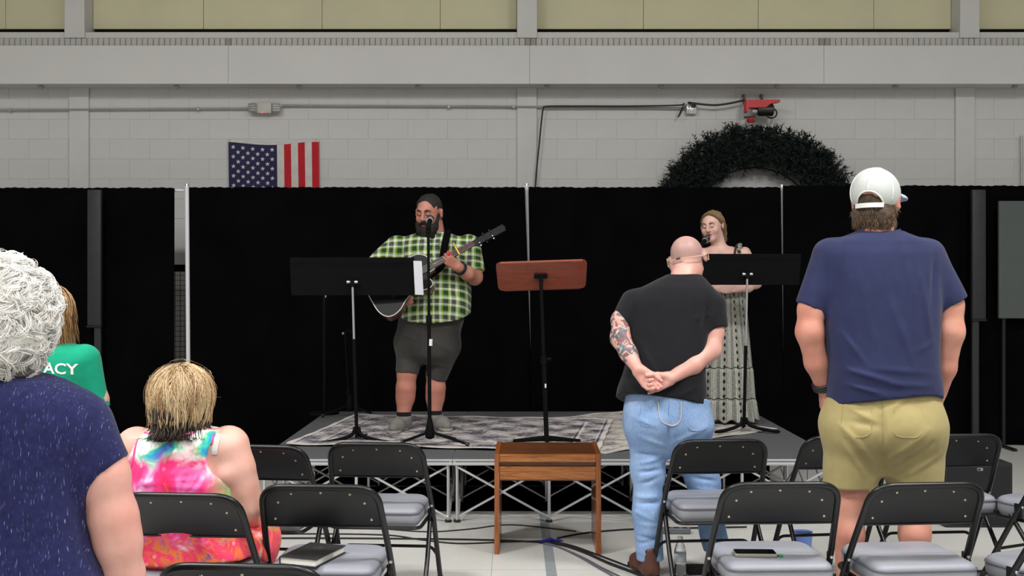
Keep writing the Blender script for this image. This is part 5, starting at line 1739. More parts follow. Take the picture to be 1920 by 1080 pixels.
T.disp(creases([(q(1325, 565, -0.1), q(1318, 620, -0.13), 0.014, -0.012), (q(1192, 570, -0.1), q(1186, 610, -0.12), 0.014, -0.010),
                (q(1330, 588, -0.1), q(1300, 600, -0.14), 0.010, 0.006), (q(1200, 640, -0.14), q(1240, 720, -0.15), 0.014, 0.006),
                (q(1310, 690, -0.13), q(1250, 735, -0.15), 0.012, 0.006), (q(1316, 720, -0.13), q(1270, 745, -0.15), 0.010, 0.006), (q(1165, 700, -0.1), q(1195, 735, -0.14), 0.012, 0.007)]))
w4 = Waves(5, 24, 8, (1.2, 1, 0.6)); T.disp(lambda P: 0.003 * w4(P))
shirt = put(T, 'tshirt', BLACKT, F.t, 0.007)
DEN = NT('light_denim'); v = DEN.coord()
n1 = DEN.noise(v, 7, 4, 0.6); n2 = DEN.noise(DEN.coord((260, 260, 60)), 1, 2)
c = DEN.ramp(n1, [(0.25, lin(104, 136, 182)), (0.5, lin(128, 160, 204)), (0.75, lin(158, 186, 222))])
DEN.col(DEN.mix(0.22, c, DEN.ramp(n2, [(0.3, lin(90, 118, 160)), (0.7, lin(190, 206, 230))]))); DEN.bump(n2, 0.3, 0.002)
DENIM = DEN.done(0.85, spec=0.2)
J = Shape()
J.loft(F.secs([(728, 1172, 1329, 0.132), (750, 1171, 1330, 0.138), (780, 1172, 1332, 0.146, -0.012), (805, 1175, 1332, 0.140, -0.012), (825, 1186, 1322, 0.118, -0.005), (845, 1212, 1300, 0.08), (858, 1235, 1280, 0.04)]), 2.5, 0.05)
J.chain([q(1211, 800), q(1215, 885, 0.01), q(1215, 960, -0.02)], [r(40), r(29.5), r(27.5)], 0.045)
J.rc(q(1215, 960, -0.02), q(1219, 1049, -0.03), r(27.5), r(24.5), 0.02, flat=True)
J.chain([q(1292, 805), q(1318, 900, 0.06), q(1330, 960, 0.06)], [r(41), r(29.5), r(27)], 0.045)
J.rc(q(1330, 960, 0.06), q(1344, 1030, 0.05), r(27), r(25), 0.02, flat=True)
cr = []
rr_ = random.Random(3)
for i in range(11):
    y = 850 + i * 19
    x0, x1 = 1190, 1240
    cr.append((q(x0 + rr_.uniform(-3, 8), y + rr_.uniform(-8, 8), -0.07), q(x1 + rr_.uniform(-12, 3), y + rr_.uniform(-14, 14), -0.08), 0.010, rr_.choice([-1, 1]) * rr_.uniform(0.007, 0.014)))
for i in range(7):
    y = 850 + i * 22
    cr.append((q(1290 + i * 5, y, -0.02), q(1338 + i * 4, y + rr_.uniform(-12, 12), -0.02), 0.010, rr_.choice([-1, 1]) * rr_.uniform(0.007, 0.013)))
cr += [(q(1182, 780, -0.13), q(1230, 800, -0.15), 0.012, 0.008), (q(1200, 820, -0.13), q(1250, 838, -0.1), 0.012, 0.008), (q(1262, 830, -0.12), q(1325, 800, -0.12), 0.012, 0.008), (q(1255, 780, -0.14), q(1253, 840, -0.12), 0.012, -0.012)]
J.cut(q(1240, 734, -0.14), (0.11, 0.3, 1), q(1100, 800) - 0.5 * np.array([0, 1, 0]), q(1400, 690) + 0.5 * np.array([0, 1, 0]))
J.disp(creases(cr))
w5 = Waves(15, 30, 8, (0.7, 0.7, 1.3)); J.disp(lambda P: 0.003 * w5(P))
jeans = put(J, 'jeans', DENIM, F.t, 0.007)
hit = surf_hit([jeans])
STI = mat('pale_stitching', lin(176, 176, 172), 0.8)
for pts in ([(1234, 752), (1236, 775), (1241, 790), (1252, 796), (1262, 798), (1271, 794), (1276, 784), (1277, 754)], ):
    MB().tube(smooth_path(front_pts(F, hit, pts, 0.0012), 4), 0.0042, 5).build('pocket_seam', STI, jeans)
for pts in ([(1202, 760), (1199, 790), (1212, 800), (1228, 796)], [(1288, 762), (1290, 800), (1308, 808), (1326, 800), (1327, 770)], [(1255, 757), (1254, 780), (1252, 815)]):
    MB().tube(smooth_path(front_pts(F, hit, pts, 0.0005), 4), 0.002, 5).build('seam', DENIM, jeans)
BOOT = mat('brown_leather', lin(84, 50, 38), 0.42, vary=0.2, nscale=14)
for (px, dy, a) in ((1218, -0.03, -0.05), (1345, 0.05, 0.06)):
    sh = Shape(); p = q(px, 1075, dy)
    shoe(sh, (p[0], dy - 0.03, 0), (p[0] + a, dy + 0.19, 0), 0.054, 0.09); sh.cut((0, 0, 0.004), (0, 0, -1))
    b = put(sh, 'boot', BOOT, F.t, 0.007)
    sl = Shape(); sl.rc((p[0], dy - 0.03, 0.01), (p[0] + a, dy + 0.19, 0.01), 0.047, 0.044, 0.01); sl.cut((0, 0, 0.024), (0, 0, 1)); sl.cut((0, 0, 0.0), (0, 0, -1))
    put(sl, 'sole', RUBBER, b, 0.007)
HS = mat('headset_beige', lin(214, 178, 150), 0.4)
def hw(p): return Vector(hc + R @ (np.array(p) * 0.99))
pts = [hw((-0.108, -0.010, -0.012)), hw((-0.109, 0.008, 0.030)), hw((-0.101, 0.034, -0.004)), hw((-0.080, 0.072, -0.030)), hw((-0.045, 0.092, -0.040)), hw((0.0, 0.102, -0.044)), hw((0.045, 0.092, -0.038)), hw((0.080, 0.072, -0.024)), hw((0.101, 0.034, 0.0)), hw((0.109, 0.008, 0.030)), hw((0.108, -0.010, -0.012))]
hs = MB().tube(smooth_path(pts, 5), 0.0026, 6).build('headset', HS, F.t)
MB().tube([hw((0.050, 0.092, -0.034)), hw((0.030, 0.100, -0.038))], [0.0065, 0.0065], 8).build('headset_clip', mat('clip_dark', lin(90, 70, 64), 0.4), hs)
Bd = Shape(); Bd.setframe(hc, R, 0.99)
Bd.ell((0, -0.062, -0.088), (0.056, 0.050, 0.05), 0.02); Bd.cut((0, -0.03, -0.04), (0, 0.4, 1)); Bd.setframe(); Bd.disp(lambda P: 0.003 * w3(P))
put(Bd, 'beard', mat('beard_ginger', lin(120, 78, 58), 0.85, vary=0.4, nscale=120), F.t, 0.006)
# ================================================================ guitarist
PLAID = NT('green_plaid'); v = PLAID.coord(); xx = PLAID.xyz(v)
def bands(co, per):
    f = PLAID.math('FRACT', PLAID.math('DIVIDE', co, per))
    return PLAID.ramp(f, [(0.0, lin(214, 220, 206)), (0.14, lin(140, 170, 44)), (0.24, lin(26, 66, 40)), (0.44, lin(18, 46, 36)), (0.52, lin(150, 176, 60)), (0.60, lin(206, 212, 198)), (0.70, lin(74, 78, 76)), (0.86, lin(50, 54, 56)), (0.95, lin(140, 170, 50))], 'CONSTANT')
wob = PLAID.math('MULTIPLY', PLAID.math('SUBTRACT', PLAID.noise(v, 5, 2), 0.5), 0.03)
ca = bands(PLAID.math('ADD', PLAID.math('ADD', xx[0], wob), 10.0), 0.116)
cb = bands(PLAID.math('ADD', PLAID.math('ADD', xx[2], PLAID.math('MULTIPLY', xx[1], 0.3)), 10.0), 0.116)
PLAID.col(PLAID.mix(0.5, ca, cb)); PLAID.bump(PLAID.noise(v, 500, 2), 0.15, 0.002)
PLAIDM = PLAID.done(0.85, sheen=0.1, spec=0.2)

F = Fig('person', 'bearded guitarist in green plaid shirt and grey shorts playing on the stage', 805, 7.95, STAGE_Z + 0.018)
G = F
q, r = F.q, F.r
hc = q(804, 401, -0.03)
S = Shape()
R = head(S, hc, -20, 14, 2, 1.08, fat=1.06, mouth=0.5)
S.chain([q(812, 418, 0.02), q(815, 452, 0.02)], [0.072, 0.085], 0.04)
S.loft(F.secs([(445, 785, 845, 0.08), (460, 755, 872, 0.12), (520, 762, 866, 0.15), (600, 768, 856, 0.15), (650, 768, 838, 0.13)]), k=0.03)
hl = q(858, 500, -0.30); hr = q(748, 540, -0.36)
S.chain([q(880, 466), q(888, 512, -0.07), q(890, 520, -0.09), q(876, 512, -0.22), hl], [0.065, 0.058, 0.056, 0.050, 0.036], 0.025)
S.chain([q(744, 468), q(706, 500, -0.05), q(700, 506, -0.06), q(722, 524, -0.22), hr], [0.065, 0.058, 0.056, 0.048, 0.034], 0.025)
hand(S, hl, (-0.66, -0.40, 0.50), (-0.20, 0.85, 0.35), (0.55, 0.0, 0.75), 1.04, ((38, 66, 55), (42, 66, 55), (46, 66, 55), (50, 66, 55)), (0.5, 0.3, 0.8), 0.03, 0.002)
hand(S, hr, (0.55, -0.1, -0.7), (0.1, 1, 0), (-0.8, 0, 0.6), 1.02, (25, 35, 25), (0.8, 0.4, 0.4))
for (x0, x1, x2, x3, dy) in ((772, 763, 761, 756, -0.03), (835, 817, 817, 815, 0.05)):
    S.chain([q(x0, 650), q(x1, 700, dy), q(x2, 728, dy), q(x2 - 1, 745, dy + 0.012), q(x3, 783, dy), q(x3, 803, dy)], [0.095, 0.070, 0.069, 0.066, 0.046, 0.048], 0.03)
put(S, 'body', skin_mat('skin_dim_stage', lin(188, 130, 112), lin(174, 112, 96)), F.t, 0.0095, [(2, hc[2] - 0.15, hc[2] + 0.16, 0.0048), (2, hl[2] - 0.05, hl[2] + 0.12, 0.0045), (1, -0.45, -0.20, 0.005), (0, hl[0] - 0.12, hl[0] + 0.06, 0.005), (0, hc[0] - 0.1, hc[0] + 0.1, 0.0055)])  # skin colour darkened in place of the dimmer stage light
face_bits(F.t, S, hc, R, 1.08, mouth=0.5)
T = Shape()
T.loft(F.secs([(434, 796, 834, 0.078, 0.02), (442, 768, 858, 0.108, 0.01), (453, 747, 880, 0.140), (480, 744, 887, 0.172), (520, 749, 884, 0.198, -0.01), (560, 749, 883, 0.218, -0.02), (590, 750, 881, 0.222, -0.02), (625, 752, 878, 0.215, -0.02)]), 2.4)
T.rc(q(878, 462), q(889, 511, -0.07), 0.092, 0.082, 0.04, flat=True)
T.rc(q(744, 464), q(705, 499, -0.05), 0.090, 0.076, 0.04, flat=True)
T.cut(q(815, 605, -0.22), (0.03, 0.28, -1), q(730, 650) - 0.5 * np.array([0, 1, 0]), q(900, 570) + 0.5 * np.array([0, 1, 0]))
w6 = Waves(31, 24, 8, (1.2, 1, 0.6)); T.disp(lambda P: 0.005 * w6(P))
T.disp(creases([(q(872, 450, -0.1), q(870, 500, -0.15), 0.014, -0.010), (q(752, 455, -0.1), q(756, 500, -0.14), 0.014, -0.010), (q(812, 470, -0.19), q(812, 600, -0.24), 0.008, 0.006), (q(780, 455, -0.12), q(800, 480, -0.16), 0.010, 0.006)]))
shirt = put(T, 'shirt', PLAIDM, F.t, 0.0085)
BLK = cloth('black_undershirt', lin(16, 16, 18))
hit = surf_hit([shirt])
for pts in ([(795, 436), (789, 444), (794, 452), (806, 460), (800, 448)], [(830, 437), (836, 446), (826, 455), (815, 463), (820, 450)]):
    P = front_pts(F, hit, pts, 0.004)
    if len(P) == 5:
        n_ = Vector((0, -1, 0))
        MB().add([p + n_ * 0.003 for p in P] + [p - n_ * 0.003 for p in P], [[0, 1, 2, 3, 4], [9, 8, 7, 6, 5]] + [[i, (i + 1) % 5, (i + 1) % 5 + 5, i + 5] for i in range(5)]).build('collar_flap', PLAIDM, shirt, smooth=False)
U = Shape(); U.ell(q(811, 452, -0.075), (0.045, 0.055, 0.05), 0.01); put(U, 'undershirt', BLK, F.t, 0.006)
for y in (478, 498, 555, 580):
    P = front_pts(F, hit, [(813, y)], 0.002)
    if P: MB().lathe([(0.0, -0.002), (0.006, -0.002), (0.006, 0.002), (0, 0.003)], P[0], 10, Matrix.Rotation(PI / 2, 3, 'X')).build('button', WHT, shirt)
SHORT = cloth('grey_shorts', lin(64, 62, 60), vary=0.08)
K = Shape()
K.loft(F.secs([(596, 748, 872, 0.190, -0.01), (620, 744, 866, 0.190), (645, 742, 862, 0.180), (665, 750, 855, 0.150), (682, 775, 835, 0.09)]), 2.4, 0.05)
K.rc(q(773, 645), q(763, 700, -0.03), r(30), r(21), 0.04, flat=True)
K.rc(q(834, 648), q(817, 708, 0.05), r(29), r(20.5), 0.04, flat=True)
w7 = Waves(37, 22, 8); K.disp(lambda P: 0.004 * w7(P)); K.disp(creases([(q(800, 610, -0.19), q(799, 665, -0.16), 0.014, -0.015), (q(750, 625, -0.16), q(790, 640, -0.17), 0.012, 0.007), (q(810, 640, -0.16), q(850, 660, -0.12), 0.012, 0.006)]))
put(K, 'shorts', SHORT, F.t, 0.009)
SUEDE = mat('grey_suede', lin(112, 110, 106), 0.9, vary=0.08)
SOCK = cloth('black_sock', lin(20, 20, 22))
for (px, py, dy, tx, ty) in ((757, 783, -0.03, -0.055, -0.20), (815, 783, 0.05, 0.10, -0.15)):
    a = q(px, py, dy); sh = Shape()
    shoe(sh, (a[0], dy + 0.03, 0), (a[0] + tx, dy + ty, 0), 0.054, 0.05, 0.035); sh.rc((a[0], a[1] + 0.005, 0.04), (a[0], a[1], 0.085), 0.056, 0.063, 0.03); sh.cut((0, 0, 0.102), (0, 0, 1)); sh.cut((0, 0, 0.003), (0, 0, -1))
    o = put(sh, 'shoe', SUEDE, F.t, 0.007)
    MB().tube(smooth_path([Vector((a[0] + tx * 0.42 + 0.045 * math.cos(t_), dy + 0.03 + (ty - 0.03) * 0.42 - 0.008, 0.055 + 0.036 * math.sin(t_))) for t_ in np.linspace(0.1, PI - 0.1, 7)], 3), 0.005, 6).build('lace', mat('lace_grey', lin(70, 68, 66), 0.8), o)
    sl = Shape(); sl.rc((a[0], dy + 0.03, 0.01), (a[0] + tx, dy + ty, 0.01), 0.050, 0.046, 0.01); sl.cut((0, 0, 0.02), (0, 0, 1)); sl.cut((0, 0, 0.0), (0, 0, -1))
    put(sl, 'sole', mat('sole_pale', lin(140, 138, 130), 0.8), o, 0.008)
    sk_ = Shape(); sk_.rc((a[0], a[1], 0.07), (a[0], a[1], 0.130), 0.055, 0.0555, 0.01); sk_.cut((0, 0, 0.135), (0, 0, 1)); sk_.cut((0, 0, 0.01), (0, 0, -1)); put(sk_, 'sock', SOCK, F.t, 0.008)
# hair and beard
H = Shape(); H.setframe(hc, R, 1.08)
H.ell((0, 0.020, 0.046), (0.085, 0.100, 0.089), 0.01); H.ell((0, 0.045, -0.02), (0.084, 0.075, 0.06), 0.03)
H.cut((0, -0.062, 0.092), (0, -1, -0.28)); H.ell((0, -0.10, 0.02), (0.072, 0.085, 0.088), 0.01, op='s'); H.cut((0, 0, -0.06), (0, 0, -1))
for qq in (-1, 1): H.ell((qq * 0.09, 0.006, 0.0), (0.03, 0.03, 0.040), 0.006, op='s')
H.setframe(); H.disp(lambda P: 0.0015 * w3(P))
put(H, 'hair', mat('hair_near_black', lin(26, 21, 19), 0.75, vary=0.35, nscale=140, bump=0.6, bscale=300), F.t, 0.005)
BEARDM = mat('beard_dark', lin(22, 16, 14), 0.8, vary=0.4, nscale=90, bump=0.8, bscale=260)
Bd = Shape(); Bd.setframe(hc, R, 1.08)
Bd.ell((0, -0.056, -0.088), (0.072, 0.060, 0.052), 0.02); Bd.ell((0, -0.070, -0.128), (0.058, 0.052, 0.050), 0.03)
for qq in (-1, 1): Bd.rc((qq * 0.072, -0.008, -0.005), (qq * 0.062, -0.045, -0.080), 0.013, 0.022, 0.02)
for qq in (-1, 1): Bd.rc((qq * 0.004, -0.110, -0.034), (qq * 0.032, -0.092, -0.058), 0.0085, 0.010, 0.01)
Bd.ell((0, -0.100, -0.060), (0.021, 0.030, 0.014), 0.006, op='s')
Bd.cut((0, 0.012, 0), (0, 1, 0)); Bd.setframe(); Bd.disp(lambda P: 0.003 * w3(P))
bo = put(Bd, 'beard', BEARDM, F.t, 0.005)
tuft('locks', bo, R, hc, 1.08, (0, -0.062, -0.112), (0.066, 0.056, 0.066), 900, 0.035, lambda d: d[1] < 0.4 and d[2] < 0.2, hair_mat('beard_locks', [lin(16, 11, 9), lin(34, 24, 20)], 0.7), rr=0.0012, curl=0.5)
wp = q(864, 503, -0.285) ; wd = unit(hl - q(876, 512, -0.22)); wp = hl - wd * 0.035
u1 = unit(np.cross(wd, [0, 1, 0])); u2 = np.cross(wd, u1)
wt_ = MB()
for o_ in (-0.009, 0.0, 0.009):
    wt_.tube([Vector(wp + wd * o_ + (u1 * math.cos(a) + u2 * math.sin(a)) * 0.0445) for a in np.linspace(0, 2 * PI, 24, endpoint=False)], 0.006, 6, closed=True)
wo = wt_.build('watch', WATCH, F.t)
MB().box(Vector(wp - u2 * 0.047 - u1 * 0.01), (0.034, 0.014, 0.034), 0.005).build('watch_case', WATCH, wo)

# guitar: plane facing the seats, neck rising to the right
def W3(px, py, d): return at(px, py, d)
dg = 7.62
Pj = at(812, 497, dg)                      # neck meets body
Pn = at(887, 457, dg + 0.03)               # nut
Ph = at(944, 436, dg + 0.04)               # head end
gx = (Pn - Pj).normalized()
gz = Vector((-0.22, -1, 0.34)); gz = (gz - gx * gz.dot(gx)).normalized()      # front of the guitar
gy = gz.cross(gx).normalized()             # towards the treble side (down)
if gy.z > 0: gy = -gy
M_ = Matrix((gx, gy, gz)).transposed()
t = thing('acoustic_guitar', 'black acoustic guitar with white binding and brown neck held by the guitarist', 'guitar', Pj)
def gp(x, y, z=0.0): return gx * x + gy * y + gz * z
half = [(0.0, 0.0), (0.012, 0.085), (0.06, 0.132), (0.12, 0.140), (0.185, 0.122), (0.23, 0.118), (0.29, 0.142), (0.35, 0.182), (0.41, 0.197), (0.46, 0.180), (0.495, 0.115), (0.503, 0.0)]
up = [(p.x, p.y) for p in smooth_path([(-x, y, 0) for x, y in half], 5)]
treb = [(0.0, 0.0), (-0.004, 0.028), (-0.045, 0.036), (-0.072, 0.062), (-0.062, 0.104), (-0.072, 0.134), (-0.115, 0.143), (-0.185, 0.122)] + [(-x, y) for x, y in half[5:]]
lo_ = [(x, -y) for x, y in up[::-1]][1:-1]
up = [(p.x, p.y) for p in smooth_path([(x, y, 0) for x, y in treb], 5)]
ol = up + lo_
GB_ = mat('guitar_black_gloss', lin(9, 9, 10), 0.5, spec=0.25, coat=0.0)
GS = wood('guitar_side', lin(54, 22, 16), lin(96, 42, 30), (10, 40, 40), 0.25, 0.5)
MB().prism(ol, 0.096, gp(0, 0, -0.052), gx, gy, 0.006).build('body', GS, t)
MB().prism([(x * 0.992 - 0.002, y * 0.985) for x, y in ol], 0.004, gp(0, 0, -0.002), gx, gy).build('top', GB_, t)
MB().tube([gp(x, y, -0.001) for x, y in ol], 0.0036, 6, closed=True).build('binding', mat('binding_white', lin(206, 204, 196), 0.4), t)
MB().lathe([(0.0, 0), (0.050, 0.0), (0.050, 0.0015), (0, 0.0015)], gp(-0.165, 0, 0.001), 24, M_).build('sound_hole', BLACKP, t)
MB().tube([gp(-0.165 + 0.056 * math.cos(a), 0.056 * math.sin(a), 0.001) for a in np.linspace(0, 2 * PI, 28, endpoint=False)], 0.0025, 6, closed=True).build('rosette', mat('rosette', lin(170, 160, 140), 0.4), t)
MB().box(gp(-0.345, 0, 0.006), (0.03, 0.16, 0.010), 0.003, M_).build('bridge', BLACKM, t)
NL = (Pn - Pj).length
fb = MB().prism([(-0.115, -0.028), (NL, -0.0215), (NL, 0.0215), (-0.115, 0.028)], 0.007, gp(0, 0, 0.005), gx, gy, 0.001)
fo = fb.build('fretboard', mat('rosewood', lin(58, 50, 46), 0.5, vary=0.2), t, smooth=False)
NKM = wood('neck_mahogany', lin(52, 22, 16), lin(92, 42, 30), (10, 40, 40), 0.3, 0.4)
NKS = Shape()
MB().tube([gp(-0.01, 0, -0.022), gp(0.03, 0, -0.012), gp(NL * 0.6, 0, -0.007), gp(NL, 0, -0.005)], [0.030, 0.0225, 0.0205, 0.019], 10).build('neck', NKM, t)
full = 0.645
fm_ = MB().box((0, 0, 0), (0.0024, 0.048, 0.002)).mesh('fret', False); fm_.materials.append(STEEL)
for k in range(1, 20):
    x = NL - full * (1 - 2 ** (-k / 12))
    if x < -0.11: break
    o = link('fret', fm_, None, fo); o.location = gp(x, 0, 0.0095); o.rotation_euler = M_.to_euler()
dm_ = MB().lathe([(0, 0), (0.004, 0), (0.004, 0.001), (0, 0.001)], (0, 0, 0), 10).mesh('inlay'); dm_.materials.append(WHT)
for k in (3, 5, 7, 9, 12):
    x = NL - full * (1 - 2 ** (-(k - 0.5) / 12))
    o = link('inlay', dm_, None, fo); o.location = gp(x, 0, 0.0088); o.rotation_euler = M_.to_euler()
HL = (Ph - Pn).length + 0.02
MB().prism([(NL, -0.022), (NL + 0.03, -0.025), (NL + HL, -0.028), (NL + HL + 0.01, 0), (NL + HL, 0.028), (NL + 0.03, 0.025), (NL, 0.022)], 0.014, gp(0, 0, -0.006), gx, gy, 0.002).build('headstock', GB_, t, smooth=False)
for sgn in (-1, 1):
    for k in range(3):
        x = NL + 0.045 + k * 0.052
        pg = MB().lathe([(0.0, 0), (0.0045, 0), (0.004, 0.010), (0, 0.011)], gp(x, sgn * 0.02, 0.001), 10, M_)
        pg.box(gp(x, sgn * 0.037, -0.006), (0.013, 0.012, 0.009), 0.003, M_)
        pg.build('tuning_peg', STEEL if sgn * gy.z < 0 and k != 1 else BLACKM, t)  # chrome pegs: black metal paints the dim ones, steel the two catching light
sm_ = MB()
for k in range(6):
    y = -0.0175 + k * 0.007
    sm_.cyl(gp(-0.345, y * 1.3, 0.013), gp(NL + 0.01, y, 0.0105), 0.0008, 4)
sm_.build('strings', STEEL, t)
MB().tube([gp(-0.45, -0.17, -0.03), gp(-0.485, -0.178, -0.045), gp(-0.53, -0.165, -0.06)], 0.004, 5).build('strap_pin_cord', RUBBER, t)
# strap over his left shoulder
sp = [at(a, b, c) for a, b, c in [(800, 520, dg + 0.07), (818, 508, dg + 0.06), (829, 495, 7.735), (832, 470, 7.75), (836, 450, 7.80), (839, 436, 7.88), (838, 432, 7.96)]]
sp = smooth_path(sp, 5)
vs = []; fs = []
for i, p in enumerate(sp):
    tg = (sp[min(i + 1, len(sp) - 1)] - sp[max(i - 1, 0)]).normalized()
    sd = tg.cross(Vector((0, -1, 0.25))).normalized() * 0.026
    nn_ = tg.cross(sd).normalized() * 0.002
    for e in (-1, 1):
        for f_ in (-1, 1): vs.append(p + sd * e + nn_ * f_ - Pj)
for i in range(len(sp) - 1):
    a, b = i * 4, i * 4 + 4
    fs += [[a, a + 2, b + 2, b], [a + 1, b + 1, b + 3, a + 3], [a, b, b + 1, a + 1], [a + 2, a + 3, b + 3, b + 2]]
fs += [[0, 1, 3, 2], [len(vs) - 4, len(vs) - 2, len(vs) - 1, len(vs) - 3]]
MB().add(vs, fs).build('strap', mat('strap_black', lin(7, 7, 8), 0.9, spec=0.05), t)
cp = Pj + gp(NL * 0.62, 0, 0.0)
t = thing('capo', 'yellow capo clamped across the guitar neck', 'capo', cp)
MB().box(gp(0, 0, 0.016), (0.012, 0.075, 0.012), 0.003, M_).box(gp(0, -0.034, 0.0), (0.012, 0.010, 0.045), 0.003, M_).box(gp(0.004, -0.060, -0.004), (0.010, 0.045, 0.010), 0.003, M_).build('clamp_bar', mat('capo_yellow', lin(196, 176, 60), 0.4, 0.3), t)
t = thing('guitar_pick', 'small red object wedged by the fretting hand', 'pick', at(842, 475, dg - 0.03))
MB().prism(rrect(0.036, 0.016, 0.007), 0.006, (0, 0, 0), (1, 0, 0), (0, 0, 1), 0.001).build('pick_body', mat('pick_red', lin(196, 52, 62), 0.4), t)

# ================================================================ singing woman
F = Fig('person', 'woman in grey patterned maxi dress singing behind a music stand on stage', 1362, 8.45, STAGE_Z + 0.009)
q, r = F.q, F.r
hc = q(1335, 426, -0.03)
S = Shape()
R = head(S, hc, -30, 8, -4, 0.97, mouth=0.8, fat=1.05, es=0.8)
S.chain([q(1343, 440, 0.0), q(1350, 468, 0.01)], [0.052, 0.058], 0.04)
S.loft(F.secs([(462, 1330, 1372, 0.05, 0.01), (468, 1314, 1390, 0.075, 0.01), (480, 1310, 1398, 0.092), (520, 1322, 1392, 0.10), (560, 1320, 1396, 0.10), (640, 1322, 1396, 0.10)]), k=0.03)
ha = q(1386, 541, -0.17); hb = q(1344, 541, -0.17)
S.chain([q(1396, 474), q(1410, 505, -0.01), q(1417, 530, -0.02), q(1402, 538, -0.11), ha], [0.048, 0.050, 0.044, 0.038, 0.026], 0.03)
S.chain([q(1310, 474), q(1302, 505, -0.01), q(1298, 530, -0.02), q(1318, 538, -0.11), hb], [0.048, 0.050, 0.044, 0.038, 0.026], 0.03)
hand(S, ha, (-1, -0.15, 0.05), (0, 1, 0.1), (0, -0.1, 1), 0.88, (25, 40, 25), (0.8, 0.5, 0.2))
hand(S, hb, (1, -0.28, -0.05), (0, 1, 0.1), (0, -0.1, 1), 0.88, (20, 30, 25), (0.8, 0.5, 0.2))
for x in (1350, 1378):
    S.chain([q(x, 640), q(x, 720), q(x, 786)], [0.07, 0.06, 0.045], 0.03)
put(S, 'body', SKIN3, F.t, 0.009, [(2, hc[2] - 0.13, hc[2] + 0.15, 0.0045), (0, hc[0] - 0.09, hc[0] + 0.09, 0.005), (2, ha[2] - 0.05, ha[2] + 0.06, 0.0055), (1, -0.24, -0.1, 0.006)])
LIP = mat('lips_pale', lin(176, 108, 104), 0.5)
face_bits(F.t, S, hc, R, 0.97, mat('eyebrow_brown', lin(140, 104, 84), 0.8), mouth=0.8)
DR = NT('striped_dress'); v = DR.coord(); xx = DR.xyz(v)
ang = DR.math('ARCTAN2', xx[1], xx[0])
uu = DR.math('MULTIPLY', ang, 0.19)
f1 = DR.math('FRACT', DR.math('DIVIDE', DR.math('ADD', uu, 10.0), 0.105))
base = DR.ramp(f1, [(0.0, lin(120, 120, 112)), (0.10, lin(196, 196, 186)), (0.13, lin(70, 70, 66)), (0.16, lin(160, 160, 150)), (0.30, lin(134, 134, 126)), (0.34, lin(205, 204, 194)), (0.37, lin(110, 110, 104)), (0.62, lin(150, 150, 142)), (0.66, lin(206, 205, 195)), (0.69, lin(90, 90, 86)), (0.72, lin(170, 170, 160)), (0.78, lin(150, 150, 140))], 'CONSTANT')
f2 = DR.math('ABSOLUTE', DR.math('SUBTRACT', f1, 0.89))
fz = DR.math('ABSOLUTE', DR.math('SUBTRACT', DR.math('FRACT', DR.math('DIVIDE', DR.math('ADD', xx[2], 10.0), 0.056)), 0.5))
dia = DR.math('LESS_THAN', DR.math('ADD', DR.math('MULTIPLY', f2, 3.8), fz), 0.37)
fine = DR.noise(DR.coord((160, 160, 60)), 1, 2)
c = DR.mix(0.25, base, DR.ramp(fine, [(0.35, lin(70, 70, 66)), (0.65, lin(190, 190, 180))]))
DR.col(DR.mix(dia, c, lin(24, 24, 24)))
DRM = DR.done(0.85, sheen=0.1, spec=0.2)
T = Shape()
T.loft(F.secs([(477, 1322, 1394, 0.098), (500, 1321, 1397, 0.112), (530, 1323, 1397, 0.116), (560, 1318, 1399, 0.125), (620, 1312, 1403, 0.160), (688, 1310, 1408, 0.190), (692, 1306, 1410, 0.205), (746, 1308, 1413, 0.215), (750, 1305, 1415, 0.228), (786, 1309, 1420, 0.240)]), 2.2)
w8 = Waves(41, 20, 8, (1.3, 1.3, 0.25))
T.disp(lambda P: 0.012 * np.sin(np.arctan2(P[:, 1], P[:, 0]) * 13 + 0.8 * np.sin(P[:, 2] * 6)) * np.clip((0.75 - P[:, 2]) / 0.6, 0.1, 1))
T.disp(creases([(q(1358, 560, -0.12), q(1362, 786, -0.23), 0.02, -0.03)]))
T.cut(q(1362, 784), (0.0, 0, -1))
dress = put(T, 'dress', DRM, F.t, 0.008)
DSH = mat('dress_trim_black', lin(30, 30, 30), 0.8)
hit = surf_hit([dress])
for yy in (690, 748):
    P = front_pts(F, hit, [(x, yy + 1.5 * math.sin(x * 0.4)) for x in range(1307, 1416, 3)], 0.001)
    if len(P) > 3: MB().tube(P, 0.0035, 5).build('tier_seam', DSH, dress)
P = [Vector(q(1377, 484, -0.085)), Vector(q(1378, 472, -0.085)), Vector(q(1380, 463, -0.06)), Vector(q(1382, 459, -0.01)), Vector(q(1382, 464, 0.06))]
MB().tube(smooth_path(P, 4), 0.008, 6).build('strap', DSH, dress)
RF = Shape()
for k in range(9):
    u = k / 8; p = Vector(P[0]).lerp(Vector(P[3]), u) + Vector((0.022, -0.012, 0.006))
    RF.ell(np.array(p) + np.array([0.006 * math.sin(k * 2.4), 0.0, 0.008 * math.cos(k * 1.9)]), (0.016, 0.012, 0.013), 0.008)
RF.disp(lambda P_: 0.002 * w3(P_)); put(RF, 'ruffle', DRM, dress, 0.005)
for k, x in enumerate((1372, 1388)):
    sh = Shape(); p = q(x, 790, 0.0); shoe(sh, (p[0], 0.0, 0), (p[0] + 0.01, -0.20 + 0.04 * k, 0), 0.04, 0.02); sh.cut((0, 0, 0.003), (0, 0, -1)); put(sh, 'shoe', mat('black_shoe', lin(18, 18, 20), 0.5), F.t, 0.008)
